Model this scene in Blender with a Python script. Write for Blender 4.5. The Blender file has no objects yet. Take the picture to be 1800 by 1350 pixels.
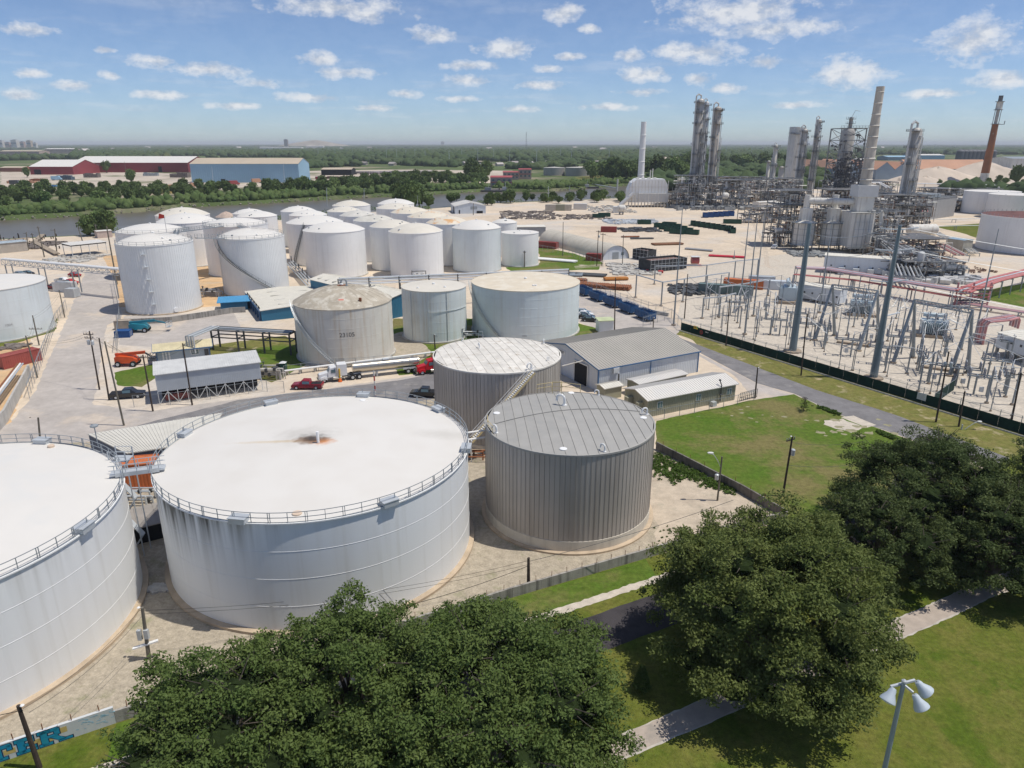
import bpy,math,random
import numpy as np
from math import pi,sin,cos,radians
from mathutils import Vector,Matrix
random.seed(7);RNG=np.random.default_rng(7)
scn=bpy.context.scene
COL=scn.collection
# ------------------------------------------------------------------ camera
CAM_H=43.6;FPX=1235.0;PITCH=math.atan(423/FPX)
cam_d=bpy.data.cameras.new('camera');cam=bpy.data.objects.new('camera',cam_d);COL.objects.link(cam)
cam.location=(0,0,CAM_H);cam.rotation_euler=(pi/2-PITCH,0,0)
cam_d.sensor_width=36;cam_d.lens=FPX/1800*36;cam_d.clip_start=0.5;cam_d.clip_end=90000
scn.camera=cam
scn.render.resolution_x=1024;scn.render.resolution_y=768
# ------------------------------------------------------------------ light and sky
SUN_EL=radians(67);SUN_AZ=radians(96) 
sd=Vector((cos(SUN_EL)*sin(SUN_AZ),cos(SUN_EL)*cos(SUN_AZ),sin(SUN_EL)))
sl=bpy.data.lights.new('sun','SUN');sl.energy=3.1;sl.angle=radians(0.55);sl.color=(1.0,0.945,0.85)
so=bpy.data.objects.new('sun',sl);COL.objects.link(so)
so.rotation_euler=sd.to_track_quat('Z','Y').to_euler();so.location=(60,0,160)
scn.view_settings.view_transform='Standard';scn.view_settings.look='None'
scn.view_settings.exposure=0.3;scn.view_settings.gamma=1.0
scn.view_settings.use_curve_mapping=False
SKY_STRENGTH=0.073
HAZE_DENSITY=0.00007
def ray(px,py):
 u=(px-900)/FPX;v=(675-py)/FPX
 return(u,cos(PITCH)+v*sin(PITCH),-sin(PITCH)+v*cos(PITCH))
def G(px,py,z=0.0):
 d=ray(px,py);t=(z-CAM_H)/d[2]
 return Vector((d[0]*t,d[1]*t,z))
def at(px,py,Y):
 d=ray(px,py);t=Y/d[1]
 return Vector((d[0]*t,Y,CAM_H+d[2]*t))
def azel(px,py):
 d=ray(px,py)
 return math.atan2(d[0],d[1]),math.atan2(d[2],math.hypot(d[0],d[1]))
def sky():
 w=bpy.data.worlds.new('World');scn.world=w;w.use_nodes=True
 nt=w.node_tree;N=nt.nodes;L=nt.links;N.clear()
 out=N.new('ShaderNodeOutputWorld');bg=N.new('ShaderNodeBackground')
 st=N.new('ShaderNodeTexSky');st.sky_type='NISHITA';st.sun_disc=False
 st.sun_elevation=SUN_EL;st.sun_rotation=SUN_AZ;st.altitude=10
 st.air_density=0.68;st.dust_density=0.35;st.ozone_density=2.0
 tc=N.new('ShaderNodeTexCoord');sep=N.new('ShaderNodeSeparateXYZ')
 L.new(tc.outputs['Generated'],sep.inputs[0])
 def m(op,a,b=None,c=None,clamp=False):
  n=N.new('ShaderNodeMath');n.operation=op;n.use_clamp=clamp
  for i,q in enumerate((a,b,c)):
   if q is None:continue
   if isinstance(q,(int,float)):n.inputs[i].default_value=q
   else:L.new(q,n.inputs[i])
  return n.outputs[0]
 az=m('ARCTAN2',sep.outputs[0],sep.outputs[1])
 el=m('ARCSINE',sep.outputs[2])
 cmb=N.new('ShaderNodeCombineXYZ');L.new(az,cmb.inputs[0]);L.new(el,cmb.inputs[1])
 nz=N.new('ShaderNodeTexNoise');nz.inputs['Scale'].default_value=36;nz.inputs['Detail'].default_value=6
 nz.inputs['Roughness'].default_value=0.62
 vm=N.new('ShaderNodeVectorMath');vm.operation='MULTIPLY';vm.inputs[1].default_value=(1.0,1.6,1)
 L.new(cmb.outputs[0],vm.inputs[0]);L.new(vm.outputs[0],nz.inputs['Vector'])
 wob=m('SUBTRACT',nz.outputs['Fac'],0.5)
 C=[(48,52,52,14),(590,12,130,22),(640,26,60,16),(993,24,38,22),(1035,50,22,9),(758,62,48,16),
   (888,86,56,19),(560,104,40,14),(612,128,60,11),(265,107,46,12),(365,122,72,16),(824,115,58,10),
   (822,141,52,12),(1000,100,30,8),(962,122,26,8),(1108,97,32,11),(1132,132,55,16),(1300,22,150,34),
   (1222,92,92,22),(1342,108,42,12),(1228,138,30,12),(1280,155,36,10),(1494,128,72,32),(1712,70,84,44),
   (1765,140,66,18),(196,132,20,9),(58,130,34,9),(130,150,46,11),(30,168,50,12),(290,168,56,10),
   (458,146,36,9),(540,172,60,9),(708,165,30,9),(804,174,38,7),(950,150,50,9),(1130,162,48,8),
   (915,192,34,7),(1070,188,56,8),(660,190,44,7),(420,186,56,7),(1640,165,70,9),(1390,185,60,7),(186,88,20,7),(1360,50,120,20)]
 acc=None
 for(x,y,hw,hh)in C:
  a0,e0=azel(x,y);a1,_=azel(x+hw,y);_,e1=azel(x,y-hh)
  v=N.new('ShaderNodeVectorMath');v.operation='SUBTRACT';L.new(cmb.outputs[0],v.inputs[0]);v.inputs[1].default_value=(a0,e0,0)
  v2=N.new('ShaderNodeVectorMath');v2.operation='MULTIPLY';L.new(v.outputs[0],v2.inputs[0]);v2.inputs[1].default_value=(1/(a1-a0),1/abs(e1-e0),0)
  ln=N.new('ShaderNodeVectorMath');ln.operation='LENGTH';L.new(v2.outputs[0],ln.inputs[0])
  acc=ln.outputs['Value']if acc is None else m('MINIMUM',acc,ln.outputs['Value'])
 body=m('SUBTRACT',1.02,acc)
 body=m('MAXIMUM',body,-2.0)
 body=m('ADD',body,m('MULTIPLY',wob,2.6))
 c1=m('SMOOTH_MIN',m('MULTIPLY',m('MAXIMUM',body,0.0),1.15),1.0,0.3,clamp=True)
 vo=N.new('ShaderNodeVectorMath');vo.operation='ADD';vo.inputs[1].default_value=(0.004,0.034,0);L.new(vm.outputs[0],vo.inputs[0])
 nu=N.new('ShaderNodeTexNoise');nu.inputs['Scale'].default_value=36;nu.inputs['Detail'].default_value=6;nu.inputs['Roughness'].default_value=0.62;L.new(vo.outputs[0],nu.inputs['Vector'])
 zz=m('ADD',m('MAXIMUM',sep.outputs[2],0.0),0.045)
 px_=m('DIVIDE',sep.outputs[0],zz);py_=m('DIVIDE',sep.outputs[1],zz)
 c2v=N.new('ShaderNodeCombineXYZ');L.new(px_,c2v.inputs[0]);L.new(py_,c2v.inputs[1])
 n2=N.new('ShaderNodeTexNoise');n2.inputs['Scale'].default_value=0.8;n2.inputs['Detail'].default_value=7;n2.inputs['Roughness'].default_value=0.6
 L.new(c2v.outputs[0],n2.inputs['Vector'])
 c2=m('MULTIPLY',m('SUBTRACT',n2.outputs['Fac'],0.515),3.4,clamp=True)
 c2=m('MULTIPLY',c2,0.34)
 up=m('MULTIPLY',m('ADD',sep.outputs[2],0.0),30.0,clamp=True)
 cl=m('MULTIPLY',m('MAXIMUM',m('MULTIPLY',m('POWER',c1,0.8),0.86),c2),up)
 cl=m('MULTIPLY_ADD',cl,0.92,0.06)
 ramp=N.new('ShaderNodeMix');ramp.data_type='RGBA'
 L.new(m('ADD',m('MULTIPLY',m('SUBTRACT',nz.outputs['Fac'],nu.outputs['Fac']),4.5),0.62,clamp=True),ramp.inputs['Factor'])
 ramp.inputs['A'].default_value=(6.0,6.5,7.4,1);ramp.inputs['B'].default_value=(9.2,9.3,9.5,1)  # shading painted into the clouds: lighter tops, darker undersides
 hs=N.new('ShaderNodeHueSaturation');hs.inputs['Saturation'].default_value=1.0;hs.inputs['Value'].default_value=1.0
 tn=N.new('ShaderNodeMix');tn.data_type='RGBA';tn.blend_type='MULTIPLY';tn.inputs['Factor'].default_value=1;tn.inputs['B'].default_value=(1.02,1.12,1.28,1)
 L.new(st.outputs[0],tn.inputs['A']);L.new(tn.outputs['Result'],hs.inputs['Color'])
 mx=N.new('ShaderNodeMix');mx.data_type='RGBA'
 L.new(cl,mx.inputs['Factor']);L.new(hs.outputs[0],mx.inputs['A']);L.new(ramp.outputs['Result'],mx.inputs['B'])
 L.new(mx.outputs['Result'],bg.inputs['Color']);bg.inputs['Strength'].default_value=SKY_STRENGTH
 L.new(bg.outputs[0],out.inputs['Surface'])
 w.cycles.sampling_method='MANUAL';w.cycles.sample_map_resolution=512
sky()
# ------------------------------------------------------------------ materials
MATS={}
def mat(name,col,rough=0.6,metal=0.0,var=0.12,scale=0.6,col2=None,streak=0.0,streak_col=(0.12,0.10,0.08),bump=0.0,
  bscale=8.0,spec=0.4,rand=0.0,patch=None,patch_scale=0.08,patch_at=0.55,trans=0.0,detail=5,contrast=2.2,streak_scale=1.2,alpha=None,fine=0.0,fscale=3.0):
 if name in MATS:return MATS[name]
 m=bpy.data.materials.new(name);MATS[name]=m;m.use_nodes=True
 nt=m.node_tree;N=nt.nodes;L=nt.links;b=N['Principled BSDF']
 b.inputs['Roughness'].default_value=rough;b.inputs['Metallic'].default_value=metal
 b.inputs['Specular IOR Level'].default_value=spec
 c=(*col,1)
 geo=N.new('ShaderNodeNewGeometry')
 pos=geo.outputs['Position']
 def noise(sc,det=5,vec=None,ro=0.6):
  n=N.new('ShaderNodeTexNoise');n.inputs['Scale'].default_value=sc;n.inputs['Detail'].default_value=det
  n.inputs['Roughness'].default_value=ro
  L.new(vec or pos,n.inputs['Vector']);return n.outputs['Fac']
 def sharpen(f,lo,hi):
  r=N.new('ShaderNodeMapRange');r.inputs['From Min'].default_value=lo;r.inputs['From Max'].default_value=hi
  L.new(f,r.inputs['Value']);return r.outputs['Result']
 def mixc(f,A,B):
  x=N.new('ShaderNodeMix');x.data_type='RGBA'
  if isinstance(f,float):x.inputs['Factor'].default_value=f
  else:L.new(f,x.inputs['Factor'])
  for s,q in(('A',A),('B',B)):
   if isinstance(q,tuple):x.inputs[s].default_value=q
   else:L.new(q,x.inputs[s])
  return x.outputs['Result']
 cur=c
 if var>0 or col2:
  d=col2 or tuple(max(0,q*(1-var*1.6))for q in col)
  e=tuple(min(1,q*(1+var))for q in col)if not col2 else col
  f=sharpen(noise(scale,detail),0.5-0.5/contrast,0.5+0.5/contrast)
  cur=mixc(f,(*e,1),(*d,1))
 if patch:
  f=sharpen(noise(patch_scale,6,ro=0.65),patch_at,patch_at+0.10)
  cur=mixc(f,cur,(*patch,1))
 if fine>0:
  fa=sharpen(noise(fscale,8,ro=0.75),0.30,0.70);r_=N.new('ShaderNodeMapRange');r_.inputs['To Min'].default_value=1-fine;r_.inputs['To Max'].default_value=1+fine
  L.new(fa,r_.inputs['Value']);h0=N.new('ShaderNodeHueSaturation');L.new(r_.outputs['Result'],h0.inputs['Value']);L.new(cur,h0.inputs['Color']);cur=h0.outputs[0]
 if streak>0:
  mp=N.new('ShaderNodeMapping');mp.inputs['Scale'].default_value=(streak_scale,streak_scale,0.05*streak_scale)
  L.new(pos,mp.inputs['Vector'])
  f=sharpen(noise(1.0,4,mp.outputs[0]),0.50,0.78)
  g=noise(0.35,3)
  q=N.new('ShaderNodeMath');q.operation='MULTIPLY';L.new(f,q.inputs[0]);L.new(g,q.inputs[1])
  q2=N.new('ShaderNodeMath');q2.operation='MULTIPLY';L.new(q.outputs[0],q2.inputs[0]);q2.inputs[1].default_value=streak*2
  q2.use_clamp=True
  cur=mixc(q2.outputs[0],cur,(*streak_col,1))
 if rand>0:
  oi=N.new('ShaderNodeObjectInfo')
  r=N.new('ShaderNodeMapRange');r.inputs['To Min'].default_value=1-rand;r.inputs['To Max'].default_value=1+rand
  L.new(oi.outputs['Random'],r.inputs['Value'])
  h=N.new('ShaderNodeHueSaturation');L.new(r.outputs['Result'],h.inputs['Value'])
  if isinstance(cur,tuple):h.inputs['Color'].default_value=cur
  else:L.new(cur,h.inputs['Color'])
  cur=h.outputs[0]
 if isinstance(cur,tuple):b.inputs['Base Color'].default_value=cur
 else:L.new(cur,b.inputs['Base Color'])
 if bump>0:
  bp=N.new('ShaderNodeBump');bp.inputs['Strength'].default_value=min(1,bump);bp.inputs['Distance'].default_value=0.08
  L.new(noise(bscale,4),bp.inputs['Height']);L.new(bp.outputs[0],b.inputs['Normal'])
 outn=N['Material Output']
 if trans>0:
  t=N.new('ShaderNodeBsdfTranslucent');x=N.new('ShaderNodeMixShader');x.inputs[0].default_value=trans
  if isinstance(cur,tuple):t.inputs['Color'].default_value=cur
  else:L.new(cur,t.inputs['Color'])
  L.new(b.outputs[0],x.inputs[1]);L.new(t.outputs[0],x.inputs[2]);L.new(x.outputs[0],outn.inputs['Surface'])
 if alpha is not None:
  t=N.new('ShaderNodeBsdfTransparent');x=N.new('ShaderNodeMixShader');x.inputs[0].default_value=alpha
  L.new(t.outputs[0],x.inputs[1]);L.new(b.outputs[0],x.inputs[2]);L.new(x.outputs[0],outn.inputs['Surface'])
 return m
# ------------------------------------------------------------------ mesh builder
class MB:
 def __init__(s):s.v=[];s.f=[];s.M=None
 def add(s,vs,fs):
  o=len(s.v)
  if s.M is not None:vs=[tuple(s.M@Vector(p))for p in vs]
  s.v.extend(tuple(p)for p in vs);s.f.extend(tuple(i+o for i in f)for f in fs);return s
 def box(s,x0,x1,y0,y1,z0,z1):
  return s.add([(x0,y0,z0),(x1,y0,z0),(x1,y1,z0),(x0,y1,z0),(x0,y0,z1),(x1,y0,z1),(x1,y1,z1),(x0,y1,z1)],
      [(0,3,2,1),(4,5,6,7),(0,1,5,4),(1,2,6,5),(2,3,7,6),(3,0,4,7)])
 def cbox(s,c,size,rz=0.0,rx=0.0,ry=0.0):
  Mx=Matrix.Translation(Vector(c))@Matrix.Rotation(rz,4,'Z')@Matrix.Rotation(ry,4,'Y')@Matrix.Rotation(rx,4,'X')
  a,b,d=(q/2 for q in size)
  vs=[(-a,-b,-d),(a,-b,-d),(a,b,-d),(-a,b,-d),(-a,-b,d),(a,-b,d),(a,b,d),(-a,b,d)]
  return s.add([tuple(Mx@Vector(p))for p in vs],[(0,3,2,1),(4,5,6,7),(0,1,5,4),(1,2,6,5),(2,3,7,6),(3,0,4,7)])
 def bar(s,p0,p1,w,h=None):
  h=h or w;p0=Vector(p0);p1=Vector(p1);d=p1-p0
  if d.length<1e-6:return s
  d.normalize();up=Vector((0,0,1))if abs(d.z)<0.95 else Vector((0,1,0))
  a=d.cross(up).normalized()*(w/2);b=a.cross(d).normalized()*(h/2)
  vs=[p0-a-b,p0+a-b,p0+a+b,p0-a+b,p1-a-b,p1+a-b,p1+a+b,p1-a+b]
  return s.add(vs,[(0,1,2,3),(7,6,5,4),(0,4,5,1),(1,5,6,2),(2,6,7,3),(3,7,4,0)])
 def tube(s,p0,p1,r0,r1=None,n=6,caps=True):
  r1=r0 if r1 is None else r1;p0=Vector(p0);p1=Vector(p1);d=p1-p0
  if d.length<1e-6:return s
  d.normalize();up=Vector((0,0,1))if abs(d.z)<0.95 else Vector((0,1,0))
  a=d.cross(up).normalized();b=a.cross(d).normalized()
  vs=[]
  for p,r in((p0,r0),(p1,r1)):
   for i in range(n):
    t=2*pi*i/n;vs.append(p+a*(r*cos(t))+b*(r*sin(t)))
  fs=[(i,(i+1)%n,n+(i+1)%n,n+i)for i in range(n)]
  if caps:fs+=[tuple(range(n-1,-1,-1)),tuple(range(n,2*n))]
  return s.add(vs,fs)
 def path(s,pts,r,n=6):
  for a,b in zip(pts[:-1],pts[1:]):s.tube(a,b,r,n=n)
  return s
 def wire(s,p0,p1,sag,r=0.02,k=10):
  p0=Vector(p0);p1=Vector(p1)
  P=[p0.lerp(p1,i/k)-Vector((0,0,sag*4*(i/k)*(1-i/k)))for i in range(k+1)]
  for a,b in zip(P[:-1],P[1:]):s.tube(a,b,r,n=3,caps=False)
  return s
 def lathe(s,prof,n=32,c=(0,0),a0=0.0,a1=2*pi,close=True):
  full=abs(a1-a0-2*pi)<1e-6;m=n if full else n+1;vs=[]
  for(r,z)in prof:
   for i in range(m):
    t=a0+(a1-a0)*i/n;vs.append((c[0]+r*cos(t),c[1]+r*sin(t),z))
  fs=[]
  for j in range(len(prof)-1):
   for i in range(n):
    i2=(i+1)%m if full else i+1
    fs.append((j*m+i,j*m+i2,(j+1)*m+i2,(j+1)*m+i))
  if full and close:
   if prof[0][0]>1e-4:fs.append(tuple(range(m-1,-1,-1)))
   if prof[-1][0]>1e-4:fs.append(tuple((len(prof)-1)*m+i for i in range(m)))
  return s.add(vs,fs)
 def prism(s,pts,z0,z1):
  n=len(pts);vs=[(p[0],p[1],z0)for p in pts]+[(p[0],p[1],z1)for p in pts]
  return s.add(vs,[tuple(range(n-1,-1,-1)),tuple(range(n,2*n))]+[(i,(i+1)%n,n+(i+1)%n,n+i)for i in range(n)])
 def extr(s,prof,y0,y1):
  """profile in x,z extruded along y"""
  n=len(prof);vs=[(p[0],y0,p[1])for p in prof]+[(p[0],y1,p[1])for p in prof]
  return s.add(vs,[tuple(range(n)),tuple(range(2*n-1,n-1,-1))]+[(i,n+i,n+(i+1)%n,(i+1)%n)for i in range(n)])
 def extx(s,prof,x0,x1):
  """profile in y,z extruded along x"""
  n=len(prof);vs=[(x0,p[0],p[1])for p in prof]+[(x1,p[0],p[1])for p in prof]
  return s.add(vs,[tuple(range(n)),tuple(range(2*n-1,n-1,-1))]+[(i,n+i,n+(i+1)%n,(i+1)%n)for i in range(n)])
 def mesh(s,name,m,smooth=False):
  me=bpy.data.meshes.new(name);me.from_pydata(s.v,[],s.f);me.materials.append(m)
  if smooth:
   me.shade_smooth();me.set_sharp_from_angle(angle=0.7)
  return me
 def build(s,name,m,parent=None,smooth=False,loc=None,rot=0.0,kind=None):
  me=s.mesh(name,m,smooth);return put(name,me,parent,loc,rot,kind)
def put(name,me,parent=None,loc=None,rot=0.0,kind=None):
 o=bpy.data.objects.new(name,me);COL.objects.link(o)
 if parent is not None:o.parent=parent
 if loc is not None:o.location=loc
 if rot:o.rotation_euler=(0,0,rot)
 if kind:o['kind']=kind
 return o
def thing(name,label,cat,loc=(0,0,0),rot=0.0,group=None,scale=None):
 o=bpy.data.objects.new(name,None);COL.objects.link(o);o.empty_display_size=0.5
 o.location=loc;o.rotation_euler=(0,0,rot);o['label']=label;o['category']=cat
 if group:o['group']=group
 if scale:o.scale=(scale,)*3 if isinstance(scale,(int,float))else scale
 return o
def tag(o,label,cat,group=None):
 o['label']=label;o['category']=cat
 if group:o['group']=group
 return o
KIDS={}
def children(o):
 return[c for c in COL.objects if c.parent==o]
def dup(root,loc,rot=0.0,label=None,group=None,scale=None,kids=None):
 r=root.copy();COL.objects.link(r);r.location=loc;r.rotation_euler=(0,0,rot)
 if scale:r.scale=(scale,)*3 if isinstance(scale,(int,float))else scale
 if label:r['label']=label
 if group:r['group']=group
 if root.name not in KIDS:
  KIDS[root.name]=[(ch,children(ch))for ch in children(root)]
 for ch,sub in KIDS[root.name]:
  c=ch.copy();COL.objects.link(c);c.parent=r
  for g in sub:
   d=g.copy();COL.objects.link(d);d.parent=c
 return r
LV=[0]
def structure(name,pts,level,m,jit=0.0,step=1.5,base=0.0):
 """flat ground sheet from an outline; a ragged edge where jit > 0"""
 P=[Vector((p[0],p[1],0))for p in pts]
 if jit>0:
  Q=[]
  for a,b in zip(P,P[1:]+P[:1]):
   k=max(1,min(160,int((b-a).length/step)))
   for i in range(k):
    q=a.lerp(b,i/k);Q.append(q+Vector((random.uniform(-jit,jit),random.uniform(-jit,jit),0)))
  P=Q
 LV[0]+=1;z=base+0.004*level+0.00005*LV[0]
 b=MB();b.add([(p.x,p.y,z)for p in P],[tuple(range(len(P)))])
 o=b.build(name,m);o['kind']='structure'
 if o.data.polygons[0].normal.z<0:o.data.flip_normals()
 return o
def PX(*pts):
 return[G(a,b)for a,b in pts]
# ------------------------------------------------------------------ ground, river, roads
m_ground=mat('far_ground',(0.10,0.135,0.05),0.95,var=0.3,scale=0.004,patch=(0.34,0.29,0.21),patch_scale=0.004,patch_at=0.52,spec=0.1)
m_sand=mat('yard_sand',(0.62,0.52,0.405),0.95,var=0.10,scale=0.05,patch=(0.55,0.50,0.44),patch_scale=0.02,patch_at=0.5,spec=0.1,bump=0.3,bscale=3,fine=0.16,fscale=0.5)
m_gravel=mat('pale_gravel',(0.56,0.50,0.42),0.95,var=0.10,scale=1.2,patch=(0.50,0.45,0.38),patch_scale=0.06,patch_at=0.52,spec=0.1,bump=0.5,bscale=6,fine=0.16,fscale=1.0)
m_bund=mat('bund_gravel',(0.42,0.365,0.285),0.95,fine=0.25,fscale=4.0,var=0.16,scale=1.2,patch=(0.30,0.28,0.19),patch_scale=0.35,patch_at=0.56,spec=0.1,bump=1.0,bscale=5)
m_orange=mat('orange_sand',(0.60,0.41,0.235),0.95,var=0.15,scale=0.3,patch=(0.52,0.40,0.27),patch_scale=0.12,patch_at=0.52,spec=0.1)
m_pave=mat('worn_concrete',(0.45,0.41,0.375),0.9,var=0.10,scale=0.14,patch=(0.54,0.465,0.385),patch_scale=0.06,patch_at=0.54,spec=0.2,bump=0.2,bscale=3,fine=0.14,fscale=0.6)
m_asph=mat('grey_asphalt',(0.205,0.198,0.20),0.9,var=0.13,scale=0.35,patch=(0.28,0.265,0.25),patch_scale=0.16,patch_at=0.56,spec=0.2,bump=0.3,bscale=20,fine=0.12,fscale=1.0)
m_asph_new=mat('fresh_asphalt',(0.048,0.043,0.047),0.8,var=0.22,scale=0.8,patch=(0.062,0.056,0.06),patch_scale=0.25,patch_at=0.5,spec=0.3,bump=0.6,bscale=30)
m_path=mat('path_concrete',(0.44,0.375,0.32),0.9,var=0.10,scale=0.9,patch=(0.33,0.295,0.26),patch_scale=0.3,patch_at=0.55,spec=0.2,bump=0.3,bscale=14)
m_grass=mat('park_grass',(0.100,0.135,0.018),0.9,col2=(0.165,0.160,0.040),scale=0.35,patch=(0.085,0.125,0.015),patch_scale=0.16,patch_at=0.52,spec=0.1,bump=1.0,bscale=9,contrast=2.6,fine=0.38,fscale=2.0)
m_grass2=mat('vivid_grass',(0.075,0.145,0.016),0.9,col2=(0.120,0.155,0.030),scale=0.30,patch=(0.185,0.165,0.065),patch_scale=0.055,patch_at=0.48,spec=0.1,bump=1.0,bscale=7,fine=0.38,fscale=1.4)
m_verge=mat('dry_grass',(0.135,0.155,0.035),0.9,col2=(0.22,0.19,0.07),scale=0.5,patch=(0.42,0.35,0.22),patch_scale=0.28,patch_at=0.57,spec=0.1,bump=1.0,bscale=7,fine=0.35,fscale=1.4)
m_leafbed=mat('dark_brown_soil',(0.12,0.085,0.05),0.95,var=0.3,scale=1.5,spec=0.1)  # dark brown soil with random tone
near_shore=PX((-260,445),(0,420),(170,412),(330,398),(500,385),(650,372),(760,366),(880,356),(1000,352),(1100,347),(1200,342))
far_shore=PX((-260,392),(0,380),(130,373),(240,366),(330,358),(460,352),(620,343),(740,338),(862,331),(960,333),(1025,327),(1110,322),(1220,320))
W=-2.6
riv_end=[Vector((far_shore[-1].x+90,far_shore[-1].y+40,0)),Vector((near_shore[-1].x+60,near_shore[-1].y+40,0))]
left_far=Vector((-6000,far_shore[0].y-350,0));left_near=Vector((-6000,near_shore[0].y-500,0))
def jag(P,amp,step):
 out=[]
 for a,b in zip(P[:-1],P[1:]):
  k=max(1,min(60,int((b-a).length/step)))
  for i in range(k):out.append(a.lerp(b,i/k)+Vector((random.uniform(-amp,amp),random.uniform(-amp,amp),0)))
 out.append(P[-1]);return out
ring=jag([left_far]+far_shore+riv_end[:1],1.6,9)+jag(riv_end[1:]+near_shore[::-1]+[left_near],1.6,9)
gv=[(-25000,-1200),(25000,-1200),(25000,27000),(-25000,27000),(-25000,left_far.y)]+[(p.x,p.y)for p in ring]+[(-25000,left_near.y)]
g=MB();g.add([(x,y,-0.02)for x,y in gv],[tuple(range(len(gv)))])
nb=len(ring);cx=[]
for i,p in enumerate(ring):
 a=ring[max(0,i-1)];b=ring[min(nb-1,i+1)];t=(b-a).normalized();nrm=Vector((t.y,-t.x,0))
 cx.append(p+nrm*(4.5+random.uniform(-1,1)))
o0=len(g.v)
g.add([(p.x,p.y,-0.02)for p in ring]+[(p.x,p.y,-4.2)for p in cx],[(i,i+1,nb+i+1,nb+i)for i in range(nb-1)])
gr=g.build('ground',m_ground);gr['kind']='structure'
m_water=mat('river_water',(0.135,0.118,0.088),0.32,var=0.12,scale=0.02,spec=0.28,bump=0.35,bscale=0.5)
wt=MB();wt.add([(-25000,100,W),(2500,100,W),(2500,2500,W),(-25000,2500,W)],[(0,1,2,3)])
w_=wt.build('river',m_water);w_['kind']='structure'
m_stone=mat('bank_stone',(0.36,0.32,0.27),0.9,var=0.3,scale=0.4,spec=0.2)
rb=MB()
for P in(far_shore,near_shore):
 for a,b in zip(P[:-1],P[1:]):
  n=int((b-a).length/1.6)
  t=(b-a).normalized();nrm=Vector((t.y,-t.x,0))*(1 if P is far_shore else-1)
  for i in range(min(n,160)):
   q=a.lerp(b,random.random())+nrm*random.uniform(0.5,4.2);s=random.uniform(0.25,0.9)
   zz=-0.3-2.4*((q-(a.lerp(b,0.5))).dot(nrm))/4.4
   rb.cbox((q.x,q.y,max(-2.7,zz)),(s*1.5,s,s*0.8),random.uniform(0,3),random.uniform(-.4,.4),random.uniform(-.4,.4))
o=rb.build('bank_stones',m_stone,kind='stuff');tag(o,'pale riprap stones along both river banks','stones')
nl=[(-700,-60),(500,-60),(900,900),(420,900),(300,800)]+[(p.x-0.0,p.y-3.0)for p in(near_shore[::-1])]+[(-700,near_shore[0].y-60)]
structure('yard',[Vector((a,b,0))for a,b in nl],1,m_sand)
structure('yard',PX((0,300),(50,296),(340,306),(560,300),(690,298),(900,300),(880,322),(640,318),(420,330),(330,338),(200,340),(0,332)),1,mat('far_yard_sand',(0.52,0.45,0.37),0.95,var=0.15,scale=0.02,patch=(0.20,0.20,0.12),patch_scale=0.012,patch_at=0.54,spec=0.1),jit=3,step=14)
structure('lawn',PX((860,325),(960,322),(1030,322),(1020,328),(960,331),(870,331)),2,m_grass2,jit=1,step=10)
structure('lawn',PX((1010,312),(1060,308),(1060,314),(1030,318)),2,m_verge,jit=1,step=10)
structure('yard',PX((1460,300),(1900,288),(1900,330),(1500,330)),2,mat('far_yard_sand',(0.5,0.44,0.36)))
structure('lawn',PX((1640,398),(1800,388),(1900,384),(1900,430),(1735,424),(1700,412)),2,m_grass,jit=.6,step=6)
structure('lawn',PX((1722,512),(1800,498),(1900,486),(1900,560),(1760,542),(1716,530)),2,m_grass2,jit=.4,step=4)
structure('lawn',PX((1640,520),(1690,508),(1700,520),(1660,530)),2,m_grass2,jit=.3,step=2)
structure('pavement',PX((1000,520),(1060,505),(1180,560),(1200,578),(1190,598),(1230,622),(1330,674),(1396,694),(1330,704),(1290,660),(1180,600),(1040,575),(1000,560)),2,m_pave,jit=.2)
structure('pavement',PX((840,430),(960,470),(1060,505),(1000,530),(900,500),(800,470)),2,m_sand)
structure('lawn',PX((944,432),(1010,446),(1060,462),(1050,474),(960,476),(900,478),(890,470),(950,462)),3,m_grass2,jit=.5,step=3)
structure('lawn',PX((1016,568),(1058,580),(1052,592),(985,600),(960,604),(990,590)),3,m_grass2,jit=.3)
structure('gravel',PX((1190,560),(1210,470),(1500,430),(1700,520),(1900,560),(1900,806),(1790,758),(1410,642)),2,m_gravel)
structure('verge',PX((1190,588),(1197,578),(1410,642),(1790,758),(1900,792),(1900,900),(1640,762),(1400,690),(1260,636),(1232,612),(1218,598)),3,m_verge,jit=.25)
structure('road',PX((1178,596),(1200,596),(1298,633),(1433,685),(1573,729),(1639,754),(1800,815),(1990,890),(1990,960),(1780,840),(1620,779),(1477,729),(1396,692),(1331,674),(1230,620),(1190,606)),4,m_asph,jit=.06)
structure('lawn',PX((1153,740),(1330,702),(1396,693),(1477,730),(1620,780),(1800,855),(1990,930),(1990,1200),(1305,1200),(1370,895),(1305,864),(1153,786)),3,m_grass2,jit=.15)
structure('gravel',PX((1446,739),(1480,736),(1516,750),(1496,760),(1470,754),(1452,747)),4,m_gravel,jit=.35,step=.8)
structure('gravel',PX((1478,733),(1500,731),(1540,747),(1525,752)),4,m_gravel,jit=.1)
m_fleck=mat('worn_turf',(.32,.30,.19),.95,var=.25,scale=1.5,fine=.3,fscale=3,spec=.1);rp=random.Random(3);tracks=[]
for i in range(34):
 px,py=(rp.gauss(1480,38),rp.gauss(752,9))if i<22 else(rp.gauss(1330,45),rp.gauss(728,8))
 q=G(px,py);r=rp.uniform(.2,.8 if i<22 else.45);structure('gravel',[q+Vector((r*rp.uniform(.6,1.6)*cos(k*.785),r*rp.uniform(.5,1.2)*sin(k*.785),0))for k in range(8)],4,m_fleck,jit=.08,step=.25)
m_track=mat('rolled_track',(0.54,0.46,0.37),0.95,var=0.12,scale=0.3,fine=0.2,fscale=1.5,spec=0.1)
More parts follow.
